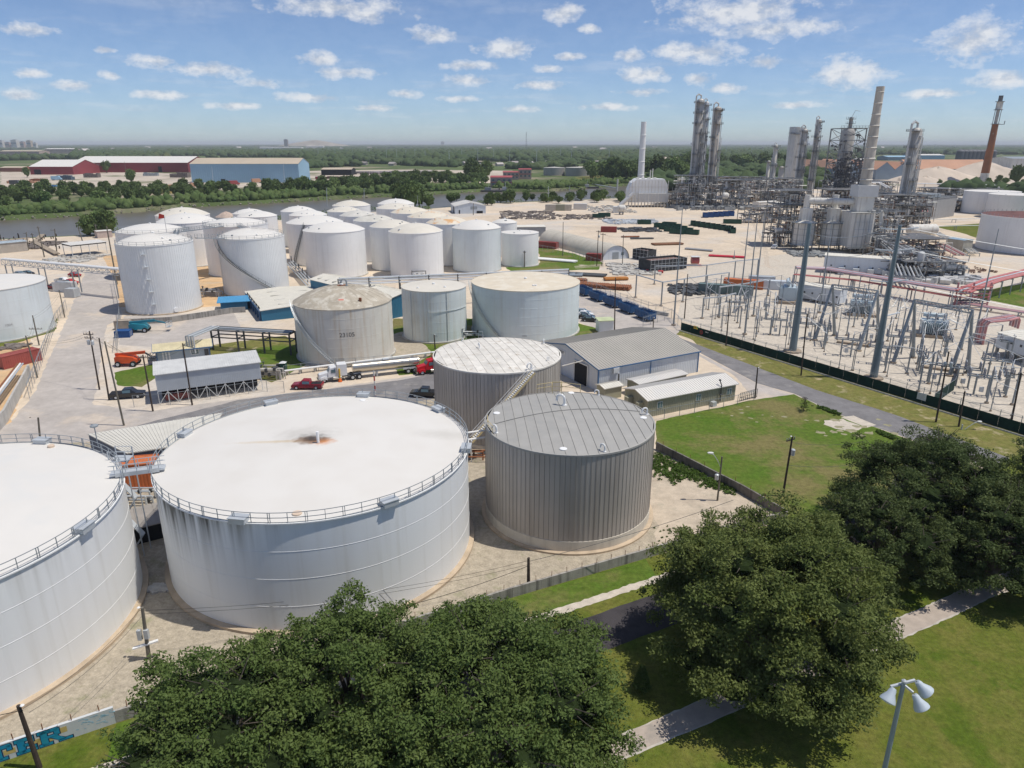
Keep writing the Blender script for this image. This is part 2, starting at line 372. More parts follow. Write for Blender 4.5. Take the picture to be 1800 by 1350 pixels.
for pts in(((1010,470),(1120,462),(1260,446),(1390,428)),((1100,400),(1180,410),(1300,430),(1370,460)),((1190,375),(1300,384),(1400,392)),((900,400),(1010,398),(1110,404),(1220,420)),((1320,385),(1345,430),(1350,470)),((1230,470),(1300,462),(1370,472))):
 P=PX(*pts)
 for o_ in(-1.1,1.1):
  for rpt in range(2):e_=rp.uniform(-1.5,1.5);band_pts=[Vector((p.x,p.y+o_+e_))for p in P];tracks.append(band_pts)
for i in range(26):
 q=G(rp.uniform(1000,1400),rp.uniform(385,480));r=rp.uniform(.6,2.2);structure('stain',[q+Vector((r*rp.uniform(.7,1.9)*cos(k*.785),r*rp.uniform(.6,1.2)*sin(k*.785),0))for k in range(8)],3,m_track,jit=.2,step=.5)
structure('road',PX((150,478),(208,475),(213,560),(188,572),(176,640),(164,712),(270,722),(400,704),(480,694),(560,686),(765,655),(860,640),(860,720),(560,760),(300,790),(-200,830),(-200,780),(18,745),(60,690),(118,560)),2,m_pave,jit=.25)
structure('road',PX((240,748),(420,703),(560,686),(700,669),(765,656),(900,636),(900,700),(765,716),(560,760),(300,790)),3,m_asph,jit=.12)
structure('pavement',PX((218,556),(410,548),(426,580),(380,592),(270,610),(208,606)),3,m_pave,jit=.15)
structure('gravel',PX((210,540),(360,540),(410,536),(480,500),(480,440),(180,450),(206,500)),2,m_orange,jit=.2)
structure('lawn',PX((430,612),(520,600),(540,640),(480,672),(415,660)),3,m_grass2,jit=.3)
structure('lawn',PX((330,612),(500,590),(520,600),(430,616),(360,630)),4,m_verge,jit=.3)
structure('lawn',PX((200,655),(270,640),(290,655),(250,680),(205,678)),3,m_grass2,jit=.2)
structure('lawn',PX((690,560),(830,560),(860,640),(765,655),(700,660),(680,620)),3,m_grass2,jit=.3)
structure('gravel',PX((684,590),(720,580),(760,620),(730,640),(688,634)),4,m_bund,jit=.3)
structure('lawn',PX((-60,620),(-20,590),(95,566),(102,558),(98,582),(0,612)),3,m_grass,jit=.3)
structure('gravel',PX((-250,640),(50,590),(62,640),(18,742),(-60,800),(-250,800)),2,m_orange,jit=.3)
bund=[(-38.5,39.8),(-31.5,44.2),(0.0,60.5),(16.8,68.2),(33.6,75.6),(30.3,82.7),(21.7,96.9),(14,104),(8,118),(-14,119),(-50,102),(-90,96),(-90,14)]
structure('gravel',[Vector((a,b,0))for a,b in bund],4,m_bund)
structure('gravel',[Vector((a,b,0))for a,b in[(17,68.6),(33,75.8),(30,82.4),(22,95),(19,90),(17.5,80)]],5,mat('trodden_sand',(0.52,0.44,0.345),0.95,var=0.15,scale=0.5,patch=(0.42,0.37,0.29),patch_scale=0.3,patch_at=0.53,spec=0.1,bump=0.6,bscale=6,fine=0.22,fscale=2.0),jit=.5,step=1)
park=[(-90,8),(-38.05,40.42),(-31.5,44.15),(0.0,60.45),(14.8,67.55),(33.8,75.8),(46,78),(75,95),(120,90),(120,-20),(-90,-20)]
structure('lawn',[Vector((a,b,0))for a,b in park],5,m_grass)
strip=[(-31.5,44.0),(0,60.3),(14.8,67.4),(15.5,63.2),(8,59.3),(-6,51.6),(-30,40)]
structure('lawn',[Vector((a,b,0))for a,b in strip],6,m_grass2,jit=.1)
def band(name,cpts,w,level,m,jit=0.0,step=1.0):
 L_=[];R_=[]
 for i,p in enumerate(cpts):
  a=cpts[max(0,i-1)];b=cpts[min(len(cpts)-1,i+1)];t=(Vector(b)-Vector(a)).normalized();n=Vector((-t.y,t.x))
  L_.append(Vector((p[0],p[1]))+n*w/2);R_.append(Vector((p[0],p[1]))-n*w/2)
 return structure(name,[Vector((q.x,q.y,0))for q in L_+R_[::-1]],level,m,jit,step)
for bp_ in tracks:band('tyre_track',bp_,.5,3,m_track,jit=.12,step=3)
band('road',[Vector((-40,29.6)),Vector((-12,44.6)),Vector((6.8,54.3)),Vector((11.8,56.9)),Vector((34,68.2)),Vector((48,78)),Vector((58,90)),Vector((66,101))],4.7,7,m_asph_new,jit=.05)
band('path',[Vector((-34,37.6)),Vector((-8,51.9)),Vector((5.7,58.7)),Vector((12.6,62.2)),Vector((22,67)),Vector((32,72))],0.95,8,m_gravel,jit=.12,step=.5)
pth_u=PX((1125,1277),(1168,1258),(1264,1216),(1317,1190),(1440,1140),(1560,1093),(1617,1070),(1693,1035),(1800,993),(1990,930))
pth_l=PX((1990,965),(1800,1033),(1747,1048),(1683,1080),(1590,1122),(1460,1180),(1330,1233),(1300,1248),(1250,1270),(1181,1299),(1124,1324))
u0,l0=pth_u[0],pth_l[-1];pa=[Vector((-8,u0.y-.47*(u0.x+8),0))]+pth_u;pb=pth_l+[Vector((-7.5,l0.y-.47*(l0.x+7.5),0))]
structure('path',pa+pb,6,mat('pale_path_edge',(0.50,0.46,0.41),0.9,var=0.15,scale=1.0,spec=0.2),jit=.07,step=.5)
structure('path',[p+Vector((.06,-.12,0))for p in pa]+[p+Vector((-.06,.12,0))for p in pb],7,m_path,jit=.08,step=.6)
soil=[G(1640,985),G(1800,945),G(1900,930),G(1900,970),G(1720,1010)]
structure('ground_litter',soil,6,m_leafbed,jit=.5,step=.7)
hz=MB();hz.box(-25500,25500,-1500,27500,-6.0,84)
hm=bpy.data.materials.new('air');hm.use_nodes=True;nt=hm.node_tree;nt.nodes.clear()
ho=nt.nodes.new('ShaderNodeOutputMaterial');hv=nt.nodes.new('ShaderNodeVolumePrincipled')
hv.inputs['Color'].default_value=(0.90,0.94,1.0,1);hv.inputs['Density'].default_value=HAZE_DENSITY;hv.inputs['Anisotropy'].default_value=0.0
nt.links.new(hv.outputs[0],ho.inputs['Volume'])
h_=hz.build('haze',hm);h_['kind']='stuff';h_['label']='thin pale haze over the whole plain';h_['category']='haze'
# ------------------------------------------------------------------ storage tanks
m_white=mat('white_tank_paint',(0.82,0.82,0.81),0.45,var=0.03,scale=0.2,streak=0.22,streak_col=(0.42,0.40,0.36),spec=0.35)
m_whiteB=mat('bluish_tank_paint',(0.68,0.73,0.74),0.5,var=0.05,scale=0.15,streak=0.35,streak_col=(0.40,0.38,0.32),spec=0.3)
m_cladw=mat('white_cladding',(0.77,0.78,0.775),0.45,var=0.03,scale=0.3,streak=0.12,streak_col=(0.42,0.36,0.28),spec=0.35)
m_roofw=mat('white_roof',(0.69,0.665,0.62),0.6,var=0.02,scale=0.3,patch=(0.665,0.65,0.615),patch_scale=0.18,patch_at=0.50,spec=0.3)
m_roofc=mat('cream_roof',(0.66,0.62,0.54),0.6,var=0.05,scale=0.3,patch=(0.66,0.60,0.50),patch_scale=0.2,patch_at=0.56,spec=0.3)
m_roofr=mat('rust_stained_roof',(0.68,0.62,0.51),0.6,var=0.05,scale=0.3,patch=(0.62,0.34,0.14),patch_scale=0.22,patch_at=0.56,spec=0.3)
m_roofd=mat('stained_grey_roof',(0.58,0.56,0.50),0.7,var=0.12,scale=0.4,patch=(0.30,0.28,0.24),patch_scale=0.22,patch_at=0.52,spec=0.3)
m_roof7=mat('tan_roof',(0.66,0.585,0.46),0.7,var=0.05,scale=0.4,patch=(0.70,0.64,0.53),patch_scale=0.25,patch_at=0.5,spec=0.2)
m_galv=mat('weathered_cladding',(0.46,0.425,0.385),0.50,metal=0.12,var=0.08,scale=0.15,rand=0.06,streak=0.3,streak_col=(0.20,0.155,0.12),spec=0.4)
m_galvroof=mat('grey_roof_panel',(0.385,0.375,0.35),0.6,metal=0.1,var=0.06,scale=0.5,rand=0.05,patch=(0.36,0.355,0.335),patch_scale=0.5,patch_at=0.54,spec=0.3)
m_roof4=mat('streaky_white_roof',(0.70,0.67,0.61),0.65,var=0.14,scale=0.6,patch=(0.52,0.46,0.38),patch_scale=0.9,patch_at=0.57,rand=0.05,spec=0.2)
m_rail=mat('galvanised_steel',(0.33,0.36,0.38),0.5,metal=0.3,var=0.08)
m_lsteel=mat('pale_steel',(0.55,0.58,0.60),0.5,metal=0.3,var=0.08,scale=1)
m_dsteel=mat('dark_steel',(0.09,0.095,0.10),0.6,metal=0.3,var=0.15)
m_ringc=mat('base_concrete',(0.50,0.40,0.29),0.9,var=0.15,scale=0.6,spec=0.2)
m_ringg=mat('grey_base_concrete',(0.46,0.44,0.40),0.9,var=0.15,scale=0.7,streak=0.4,spec=0.2)
m_weld=mat('weld_paint',(0.80,0.80,0.79),0.5,var=0.02)
m_yel=mat('pale_yellow_paint',(0.62,0.50,0.26),0.6,var=0.1)
m_red=mat('red_paint',(0.42,0.03,0.03),0.4,var=0.08)
m_black=mat('black_mark',(0.06,0.06,0.06),0.6,var=0.1)
m_dirt=mat('grime',(0.14,0.14,0.13),0.9,var=0.3)
def old_roof():
 """roof paint of the big tank with rust and soot spread round the vent"""
 m=bpy.data.materials.new('white_roof_with_rust_fan');m.use_nodes=True
 nt=m.node_tree;N=nt.nodes;L=nt.links;b=N['Principled BSDF'];b.inputs['Roughness'].default_value=0.6
 tc=N.new('ShaderNodeTexCoord');n1=N.new('ShaderNodeTexNoise');n1.inputs['Scale'].default_value=0.25;n1.inputs['Detail'].default_value=6
 L.new(tc.outputs['Object'],n1.inputs['Vector'])
 r1=N.new('ShaderNodeValToRGB');r1.color_ramp.elements[0].position=0.4;r1.color_ramp.elements[1].position=0.68
 r1.color_ramp.elements[0].color=(0.69,0.665,0.62,1);r1.color_ramp.elements[1].color=(0.66,0.63,0.58,1)
 L.new(n1.outputs['Fac'],r1.inputs[0])
 cur=r1.outputs[0]
 for(cxx,cyy,sx,sy,c,k)in((-1.6,1.6,0.24,0.32,(0.36,0.34,0.30,1),0.45),(-4.5,0.0,0.17,2.2,(0.55,0.40,0.20,1),0.5),(-0.8,0.3,0.42,0.85,(0.42,0.20,0.06,1),0.9),(0.6,-0.1,0.62,0.9,(0.62,0.25,0.08,1),0.95),(-0.75,0.6,0.46,0.62,(0.04,0.035,0.03,1),0.92),
          (14.0,3.2,0.22,0.6,(0.45,0.43,0.38,1),0.4)):
  mp=N.new('ShaderNodeMapping');mp.inputs['Location'].default_value=(-cxx*sx,-cyy*sy,0);mp.inputs['Scale'].default_value=(sx,sy,0)
  L.new(tc.outputs['Object'],mp.inputs['Vector'])
  ln=N.new('ShaderNodeVectorMath');ln.operation='LENGTH';L.new(mp.outputs[0],ln.inputs[0])
  nn=N.new('ShaderNodeTexNoise');nn.inputs['Scale'].default_value=1.5;nn.inputs['Detail'].default_value=5;L.new(tc.outputs['Object'],nn.inputs['Vector'])
  a=N.new('ShaderNodeMath');a.operation='MULTIPLY_ADD';L.new(nn.outputs['Fac'],a.inputs[0]);a.inputs[1].default_value=0.9;L.new(ln.outputs['Value'],a.inputs[2])
  rg=N.new('ShaderNodeMapRange');rg.inputs['From Min'].default_value=1.5;rg.inputs['From Max'].default_value=0.6
  rg.inputs['To Max'].default_value=k;L.new(a.outputs[0],rg.inputs['Value'])
  x=N.new('ShaderNodeMix');x.data_type='RGBA';L.new(rg.outputs['Result'],x.inputs['Factor']);L.new(cur,x.inputs['A']);x.inputs['B'].default_value=c
  cur=x.outputs['Result']
 L.new(cur,b.inputs['Base Color']);return m
def grimy_wall(name,base,cx_,spread,amount,H_,lean=1.0):
 """tank wall with dark run-off below the rim round one bearing (object space angle)"""
 m=bpy.data.materials.new(name);m.use_nodes=True
 nt=m.node_tree;N=nt.nodes;L=nt.links;b=N['Principled BSDF'];b.inputs['Roughness'].default_value=0.45
 tc=N.new('ShaderNodeTexCoord');sp=N.new('ShaderNodeSeparateXYZ');L.new(tc.outputs['Object'],sp.inputs[0])
 mp=N.new('ShaderNodeMapping');mp.inputs['Scale'].default_value=(1.6,1.6,0.07);L.new(tc.outputs['Object'],mp.inputs[0])
 n1=N.new('ShaderNodeTexNoise');n1.inputs['Scale'].default_value=1;n1.inputs['Detail'].default_value=5;L.new(mp.outputs[0],n1.inputs['Vector'])
 mp2=N.new('ShaderNodeMapping');mp2.inputs['Scale'].default_value=(0.35,0.35,0.03);L.new(tc.outputs['Object'],mp2.inputs[0])
 n2=N.new('ShaderNodeTexNoise');n2.inputs['Scale'].default_value=1;n2.inputs['Detail'].default_value=3;L.new(mp2.outputs[0],n2.inputs['Vector'])
 def ma(op,a,b_,clamp=False):
  q=N.new('ShaderNodeMath');q.operation=op;q.use_clamp=clamp
  for i,z in enumerate((a,b_)):
   if isinstance(z,(int,float)):q.inputs[i].default_value=z
   else:L.new(z,q.inputs[i])
  return q.outputs[0]
 ang=ma('ARCTAN2',sp.outputs[1],sp.outputs[0])
 da=ma('ABSOLUTE',ma('SUBTRACT',ang,cx_),0)
 wa=ma('SUBTRACT',1.0,ma('DIVIDE',da,spread),clamp=True)
 hz_=ma('POWER',ma('DIVIDE',sp.outputs[2],H_),5.0)
 st=ma('MULTIPLY',ma('SUBTRACT',n1.outputs['Fac'],0.36),3.2,clamp=True)
 f=ma('MULTIPLY',ma('MULTIPLY',wa,hz_),ma('MULTIPLY',st,amount),clamp=True)
 faint=ma('MULTIPLY',ma('SUBTRACT',n1.outputs['Fac'],0.55),0.9,clamp=True)
 faint2=ma('MULTIPLY',ma('SUBTRACT',n2.outputs['Fac'],0.5),0.7,clamp=True)
 x0=N.new('ShaderNodeMix');x0.data_type='RGBA';L.new(faint,x0.inputs['Factor']);x0.inputs['A'].default_value=(*base,1);x0.inputs['B'].default_value=(0.45,0.42,0.35,1)
 x1=N.new('ShaderNodeMix');x1.data_type='RGBA';L.new(faint2,x1.inputs['Factor']);L.new(x0.outputs['Result'],x1.inputs['A']);x1.inputs['B'].default_value=(0.55,0.50,0.42,1)
 x2=N.new('ShaderNodeMix');x2.data_type='RGBA';L.new(f,x2.inputs['Factor']);L.new(x1.outputs['Result'],x2.inputs['A']);x2.inputs['B'].default_value=(0.05,0.055,0.05,1)
 L.new(x2.outputs['Result'],b.inputs['Base Color']);return m
def rail_ring(parent,R,z,m=None,posts=0,h=1.05,a0=0.0,a1=2*pi,r=0.03,split=False,n=64):
 m=m or m_rail;b=MB();full=abs(a1-a0)>6.2
 k=n
 P=[(R*cos(a0+(a1-a0)*i/k),R*sin(a0+(a1-a0)*i/k))for i in range(k+1)]
 for hh in(h,h*0.52):
  for p,q in zip(P[:-1],P[1:]):b.bar((*p,z+hh),(*q,z+hh),r*1.8)
 for p,q in zip(P[:-1],P[1:]):b.bar((*p,z+0.06),(*q,z+0.06),r,0.11)
 if not split:
  for i in range(posts):
   t=a0+(a1-a0)*i/posts;b.bar((R*cos(t),R*sin(t),z),(R*cos(t),R*sin(t),z+h),r*2)
  b.build('railing',m,parent);return
 b.build('guard_rail',m,parent)
 pm=MB().bar((0,0,0),(0,0,h),0.07,0.05).mesh('railing_post',m)
 pm2=MB().bar((0,-.09,0),(0,-.09,h),0.07,0.05).bar((0,.09,0),(0,.09,h),0.07,0.05).mesh('railing_post',m)
 for i in range(posts):
  t=a0+(a1-a0)*i/posts
  put('railing_post',pm2 if i%2==0 else pm,parent,(R*cos(t),R*sin(t),z),t)
def gooseneck(parent,x,y,z,s=1.0,m=None,a=0.0):
 b=MB();P=[(0,0,0),(0,0,.55*s)]+[(.35*s-.35*s*cos(t),0,.55*s+.35*s*sin(t))for t in[pi*i/7 for i in range(1,8)]]+[(.7*s,0,.35*s)]
 b.path(P,.11*s,8);b.lathe([(.2*s,0),(.2*s,.08*s),(.11*s,.1*s)],10)
 return b.build('vent_pipe',m or m_weld,parent,smooth=True,loc=(x,y,z),rot=a)
def disc(parent,x,y,z,r=0.4,h=.12,m=None,name='hatch'):
 b=MB();b.lathe([(r,0),(r,h),(r*.8,h+.04)],14);return b.build(name,m or m_weld,parent,loc=(x,y,z))
def spiral_stair(parent,R,H_,a0,a1,m=None,w=0.75,rails=True,name='stair'):
 """stairs wound round the shell from the ground (a0) to the rim (a1)"""
 m=m or m_rail;b=MB();n=int(H_/0.28);hr=MB()
 for i in range(n):
  t=a0+(a1-a0)*(i+.5)/n;z=H_*(i+.5)/n
  b.cbox(((R+.1+w/2)*cos(t),(R+.1+w/2)*sin(t),z),(w,0.30,0.05),t)
 K=28
 for rr,hh,th in((R+.08,0,.18),(R+.1+w,0,.18))+(((R+.1+w,1.0,.06),(R+.1+w,.55,.05))if rails else()):
  P=[(rr*cos(a0+(a1-a0)*i/K),rr*sin(a0+(a1-a0)*i/K),H_*i/K+hh)for i in range(K+1)]
  for p,q in zip(P[:-1],P[1:]):(b if hh==0 else hr).bar(p,q,.06,th)
 if rails:
  for i in range(0,K+1,2):
   t=a0+(a1-a0)*i/K;rr=R+.1+w;hr.bar((rr*cos(t),rr*sin(t),H_*i/K),(rr*cos(t),rr*sin(t),H_*i/K+1),.05)
  hr.build('stair_rail',m,parent)
 b.build(name,m,parent)
def wall_text(parent,txt,R,z,ang,size,m=None):
 """painted number wrapped onto the shell"""
 cu=bpy.data.curves.new('t','FONT');cu.body=txt;cu.size=size;cu.align_x='CENTER'
 ob=bpy.data.objects.new('t',cu);COL.objects.link(ob);bpy.context.view_layer.update()
 me=bpy.data.meshes.new_from_object(ob.evaluated_get(bpy.context.evaluated_depsgraph_get()))
 bpy.data.objects.remove(ob);me.materials.clear();me.materials.append(m or m_black)
 for v in me.vertices:
  a=ang+v.co.x/R;v.co=((R+.02)*cos(a),(R+.02)*sin(a),z+v.co.y)
 put('painted_number',me,parent)
def tank(label,x,y,R,Hh,roof='dome',dh=None,wall=None,rmat=None,ribs=0,n=72,base=m_ringc,seams=0,rail=0,group=None,ring=0.35,ringh=0.25,lip=0.10,vents=2,roofribs=0,name='storage_tank'):
 t=thing(name,label,'tank',(x,y,0.02),0,group)
 if wall is None:wall=m_white
 if rmat is None:rmat=m_roofw
 MB().lathe([(R+ring,0),(R+ring,ringh),(R,ringh+.04)],n,close=False).build('base_ring',base,t)
 MB().lathe([(R,0.05),(R,Hh)],n,close=False).build('shell',wall,t,smooth=True)
 MB().lathe([(R,Hh-.14),(R+lip,Hh-.12),(R+lip,Hh+.02),(R-.02,Hh+.05)],n,close=False).build('rim',m_weld if wall in(m_white,m_cladw)else rmat,t)
 dh=dh if dh is not None else 0.26*R
 if roof=='dome':
  S=(R*R+dh*dh)/(2*dh);pr=[]
  for i in range(11):
   r=R*(1-i/10);pr.append((max(r,0.001),Hh+math.sqrt(max(0,S*S-r*r))-(S-dh)))
 else:
  pr=[(R*(1-i/6)+0.001,Hh+dh*i/6)for i in range(7)]
 MB().lathe(pr,n,close=False).build('roof',rmat,t,smooth=True)
 def rz(r):return Hh+(math.sqrt(max(0,((R*R+dh*dh)/(2*dh))**2-r*r))-((R*R+dh*dh)/(2*dh)-dh)if roof=='dome' else dh*(1-r/R))
 t['_']=1;del t['_']
 if ribs:
  b=MB()
  for i in range(ribs):
   a=2*pi*i/ribs;b.cbox(((R+.02)*cos(a),(R+.02)*sin(a),Hh/2),(.06,.05,Hh-.3),a)
  b.build('cladding_ribs',wall,t,kind='stuff')
 if roofribs:
  b=MB()
  for i in range(roofribs):
   a=2*pi*i/roofribs
   for j in range(5):
    ra,rb_=R*(1-j/5.3),R*(1-(j+1)/5.3)
    b.bar((ra*cos(a),ra*sin(a),rz(ra)+.02),(rb_*cos(a),rb_*sin(a),rz(rb_)+.02),.07,.05)
  b.build('roof_ribs',rmat,t,kind='stuff')
 for i in range(seams):
  z=Hh*(i+1)/(seams+1)
  MB().lathe([(R,z-.03),(R+.022,z-.02),(R+.022,z+.02),(R,z+.03)],n,close=False).build('weld_seam',m_weld if wall is m_white else wall,t)
 if rail:rail_ring(t,R-.1,Hh,posts=rail,n=48,r=.035)
 disc(t,0,0,Hh+dh-.05,.35,.35,m_weld,'centre_vent')
 for i in range(vents):
  a=random.uniform(3.6,5.8);r=R*random.uniform(.5,.85);disc(t,r*cos(a),r*sin(a),rz(r),.3,.22,random.choice([m_weld,m_rail]))
 return t,rz
# ---- two very large white tanks in front
def big_tank(label,x,y,R,Hh,wall,rmat,grail0=0.0):
 t=thing('storage_tank',label,'tank',(x,y,0.02))
 MB().lathe([(R+.55,0),(R+.55,.28),(R,.34)],160,close=False).build('base_ring',m_ringc,t)
 MB().lathe([(R,0.05),(R,Hh)],160,close=False).build('shell',wall,t,smooth=True)
 MB().lathe([(R,Hh-.12),(R+.16,Hh-.10),(R+.16,Hh+.02),(R-.02,Hh+.05)],160,close=False).build('rim',m_weld,t)
 dh=0.75
 MB().lathe([(R*(1-i/8)+.001,Hh+dh*(1-(1-i/8)**1.6))for i in range(9)],160,close=False).build('roof',rmat,t,smooth=True)
 for z in(2.9,5.85,8.75):
  MB().lathe([(R,z-.025),(R+.018,z-.012),(R+.018,z+.012),(R,z+.025)],160,close=False).build('weld_seam',m_weld,t)
 rail_ring(t,R+.06,Hh,posts=64,split=True,n=96,r=.028)
 ov=MB().box(-.5,.45,-.75,.75,-.08,.42).box(-.6,.5,-.82,.82,.42,.50).mesh('overflow_box',m_lsteel)
 return t,ov
m_w2=grimy_wall('streaked_white_shell',(0.79,0.805,0.81),radians(-130),.85,2.2,11.7)
m_w1=grimy_wall('faintly_streaked_white_shell',(0.80,0.805,0.80),radians(-60),1.6,0.35,11.7)
R2=16.55
big2,ov=big_tank('large white tank with a rusty vent stain on its broad flat roof, centre front',-21.5,71.5,R2,11.7,m_w2,old_roof())
for px,py in((424,912),(678,880),(814,790),(320,764),(645,690),(470,704),(782,718)):
 q=G(px,py,11.8);a=math.atan2(q.y-71.5,q.x+21.5);put('overflow_box',ov,big2,(R2*cos(a),R2*sin(a),11.75),a)
MB().lathe([(.16,0),(.16,1.35)],12).build('vent_post',m_weld,big2,loc=(0.2,-.5,12.40))
disc(big2,2.0,-15.0,11.75,.45,.15,mat('peach_paint',(.7,.55,.42),.6));disc(big2,2.0,14.6,11.75,.4,.15)
mw=MB();mw.M=Matrix.Rotation(radians(-72),4,'Z')
mw.tube((R2-.05,0,1.0),(R2+.35,0,1.0),.55,n=18);mw.tube((R2+.35,0,1.0),(R2+.45,0,1.0),.68,n=18)
mw.tube((R2+.5,-.9,.2),(R2+.5,-.9,2.2),.05);mw.tube((R2+.5,-.9,2.2),(R2+.5,.2,2.05),.05)
mw.build('manway',m_weld,big2,smooth=True)
T1x,T1y,R1=-54.0,55.8,16.9
big1,ov1=big_tank('large white tank with a clean white flat roof cut by the left edge',T1x,T1y,R1,11.7,m_w1,m_roofw)
for px,py in((145,930),(88,770)):
 q=G(px,py,11.8);a=math.atan2(q.y-T1y,q.x-T1x);put('overflow_box',ov1,big1,(R1*cos(a),R1*sin(a),11.75),a)
disc(big1,3,15.5,11.7,.35,.3,mat('peach_paint',(.7,.55,.42),.6))
b=MB();b.tube((0,0,0),(0,0,2.3),.06);b.lathe([(.10,2.3),(.42,2.45),(.42,2.6),(.1,2.72)],12)
q=G(173,786,11.7);b.build('roof_lamp',m_rail,big1,loc=(q.x-T1x,q.y-T1y,11.7))
wk=thing('walkway_bridge','grey steel gangway bridging the rims of the two large front tanks','walkway')
a_=G(204,832,12.1);b_=G(281,822,12.1)
d_=(b_-a_).normalized();n_=Vector((-d_.y,d_.x,0))
w1=MB();w1.bar(a_-d_*.5,b_+d_*.5,1.1,.16);w1.bar(a_+n_*.55,b_+n_*.55,.08,.3);w1.bar(a_-n_*.55,b_-n_*.55,.08,.42)
w1.build('deck',m_lsteel,wk)
for s in(-.55,.55):
 w2=MB()
 for hh in(.55,1.05):w2.bar(a_+n_*s+Vector((0,0,hh))-d_*.5,b_+n_*s+Vector((0,0,hh))+d_*.5,.06)
 for i in range(5):p=a_.lerp(b_,i/4)+n_*s;w2.bar(p,p+Vector((0,0,1.05)),.06)
 w2.build('handrail',m_lsteel,wk)
st=thing('stair_tower','small steel stair landing at the right rim of the left front tank','stairs')
c=G(212,800,12.0);s1=MB();s1.cbox((c.x,c.y,11.6),(1.9,1.6,.1))
s1.build('landing',m_lsteel,st);s2=MB()
for dx in(-.9,.9):
 for dy in(-.75,.75):s2.bar((c.x+dx,c.y+dy,.02),(c.x+dx,c.y+dy,12.7),.1)
for dy in(-.75,.75):
 for z in(12.1,12.7):s2.bar((c.x-.9,c.y+dy,z),(c.x+.9,c.y+dy,z),.05)
s2.build('frame',m_lsteel,st);s3=MB()
for k in range(5):
 z0=k*2.3+.05;s3.bar((c.x-.8*(-1)**k,c.y,z0),(c.x+.8*(-1)**k,c.y,z0+2.25),.7,.08)
s3.build('flight',m_lsteel,st)
# ---- panel-clad tanks
def clad_tank(label,x,y,R,Hh,roofmat,band_h,strips_dir,strip_w,npan=112,roofh=0.35):
 t=thing('clad_tank',label,'tank',(x,y,0.02))
 MB().lathe([(R+.55,0),(R+.55,.22),(R,.26)],96,close=False).build('base_ring',m_ringc,t)
 MB().lathe([(R+.06,.2),(R+.06,band_h),(R-.1,band_h+.05)],96,close=False).build('plinth',mat('cream_plinth',(.66,.61,.52),.8,var=.08,scale=.8,streak=.25),t,smooth=True)
 MB().lathe([(R-.06,band_h),(R-.06,Hh)],72,close=False).build('shell',m_dsteel,t)
 w=2*pi*R/npan;b=MB()
 b.add([(R,-w/2+.012,band_h),(R,w/2-.012,band_h),(R,w/2-.012,Hh),(R,-w/2+.012,Hh),(R-.05,-w/2,band_h),(R-.05,w/2,band_h),(R-.05,w/2,Hh),(R-.05,-w/2,Hh)],
   [(0,1,2,3),(4,0,3,7),(1,5,6,2),(3,2,6,7),(0,4,5,1)])
 b.bar((R+.02,w/2-.05,band_h+.02),(R+.02,w/2-.05,Hh-.02),.03,.03)
 pm=b.mesh('panel',m_galv)
 for i in range(npan):put('panel',pm,t,None,2*pi*(i+.5)/npan)
 MB().lathe([(R,Hh-.18),(R+.09,Hh-.16),(R+.09,Hh+.05),(R-.1,Hh+.09)],96,close=False).build('rim',roofmat,t)
 def hz_(r):return Hh+.04+roofh*(1-(r/R)**2)
 k=int(2*R/strip_w)+1;w=2*R/k;ca,sa=cos(strips_dir),sin(strips_dir)
 for i in range(k):
  v0=-R+i*w;v1=v0+w-.03;vs=[];fs=[];b=MB();m_=9
  for j in range(m_):
   for v in(v0,v1):
    hl=math.sqrt(max(0.0,R*R-v*v));u=-hl+2*hl*j/(m_-1)
    vs.append((u*ca-v*sa,u*sa+v*ca,hz_(min(R,math.hypot(u,v)))))
  fs=[(2*j,2*j+2,2*j+3,2*j+1)for j in range(m_-1)]
  b.add(vs,fs)
  if 0<i:
   hl=math.sqrt(max(0.0,R*R-v0*v0))
   for j in range(m_-1):
    P=[]
    for jj in(j,j+1):
     u=-hl+2*hl*jj/(m_-1);P.append((u*ca-v0*sa,u*sa+v0*ca,hz_(min(R,math.hypot(u,v0)))+.03))
    b.bar(P[0],P[1],.04,.07 if roofh>.3 and R>10.1 else.03)
  o=b.build('roof_panel',roofmat,t)
 return t,hz_
a0=G(940,697,12);a1=G(968,791,12);sdir=math.atan2(a1.y-a0.y,a1.x-a0.x)
x3,y3,R3,H3=6.9,78.7,10.15,12.0
t3,hz3=clad_tank('grey-brown panelled tank with a plain grey seamed roof, in front of the white-roofed one',x3,y3,R3,H3,m_galvroof,1.45,sdir,1.2)
def on3(px,py):q=G(px,py,12.1);return q.x-x3,q.y-y3
for px,py,s in((992,716,1.5),(873,761,1.0),(1063,794,.9),(1143,728,1.0),(1058,690,.8)):
 u,v=on3(px,py);r=math.hypot(u,v)
 if r>R3-.3:u,v=u*(R3-.3)/r,v*(R3-.3)/r
 gooseneck(t3,u,v,hz3(math.hypot(u,v)),s,a=random.uniform(2,4))
for px,py in((873,727),(990,790),(1131,735),(1004,691)):
 u,v=on3(px,py);disc(t3,u,v,hz3(min(R3,math.hypot(u,v))),.42,.07)
b=MB();P=[]
for i in range(15):
 px,py=(870+(1125-870)*i/14,746-10*math.sin(pi*i/14)-22*i/14);u,v=on3(px,py);P.append((u,v,hz3(min(R3,math.hypot(u,v)))+.06))
b.path(P,.03,4);b.build('roof_cable',m_dsteel,t3)
b=MB();pl=[on3(944,690),on3(970,686),on3(986,686),on3(1020,690)]
for hh in(.55,1.1):
 for p,q in zip(pl[:-1],pl[1:]):b.bar((*p,H3+hh+.1),(*q,H3+hh+.1),.06)
for p in pl+[((pl[0][0]+pl[1][0])/2,(pl[0][1]+pl[1][1])/2)]:b.bar((*p,H3),(*p,H3+1.2),.07)
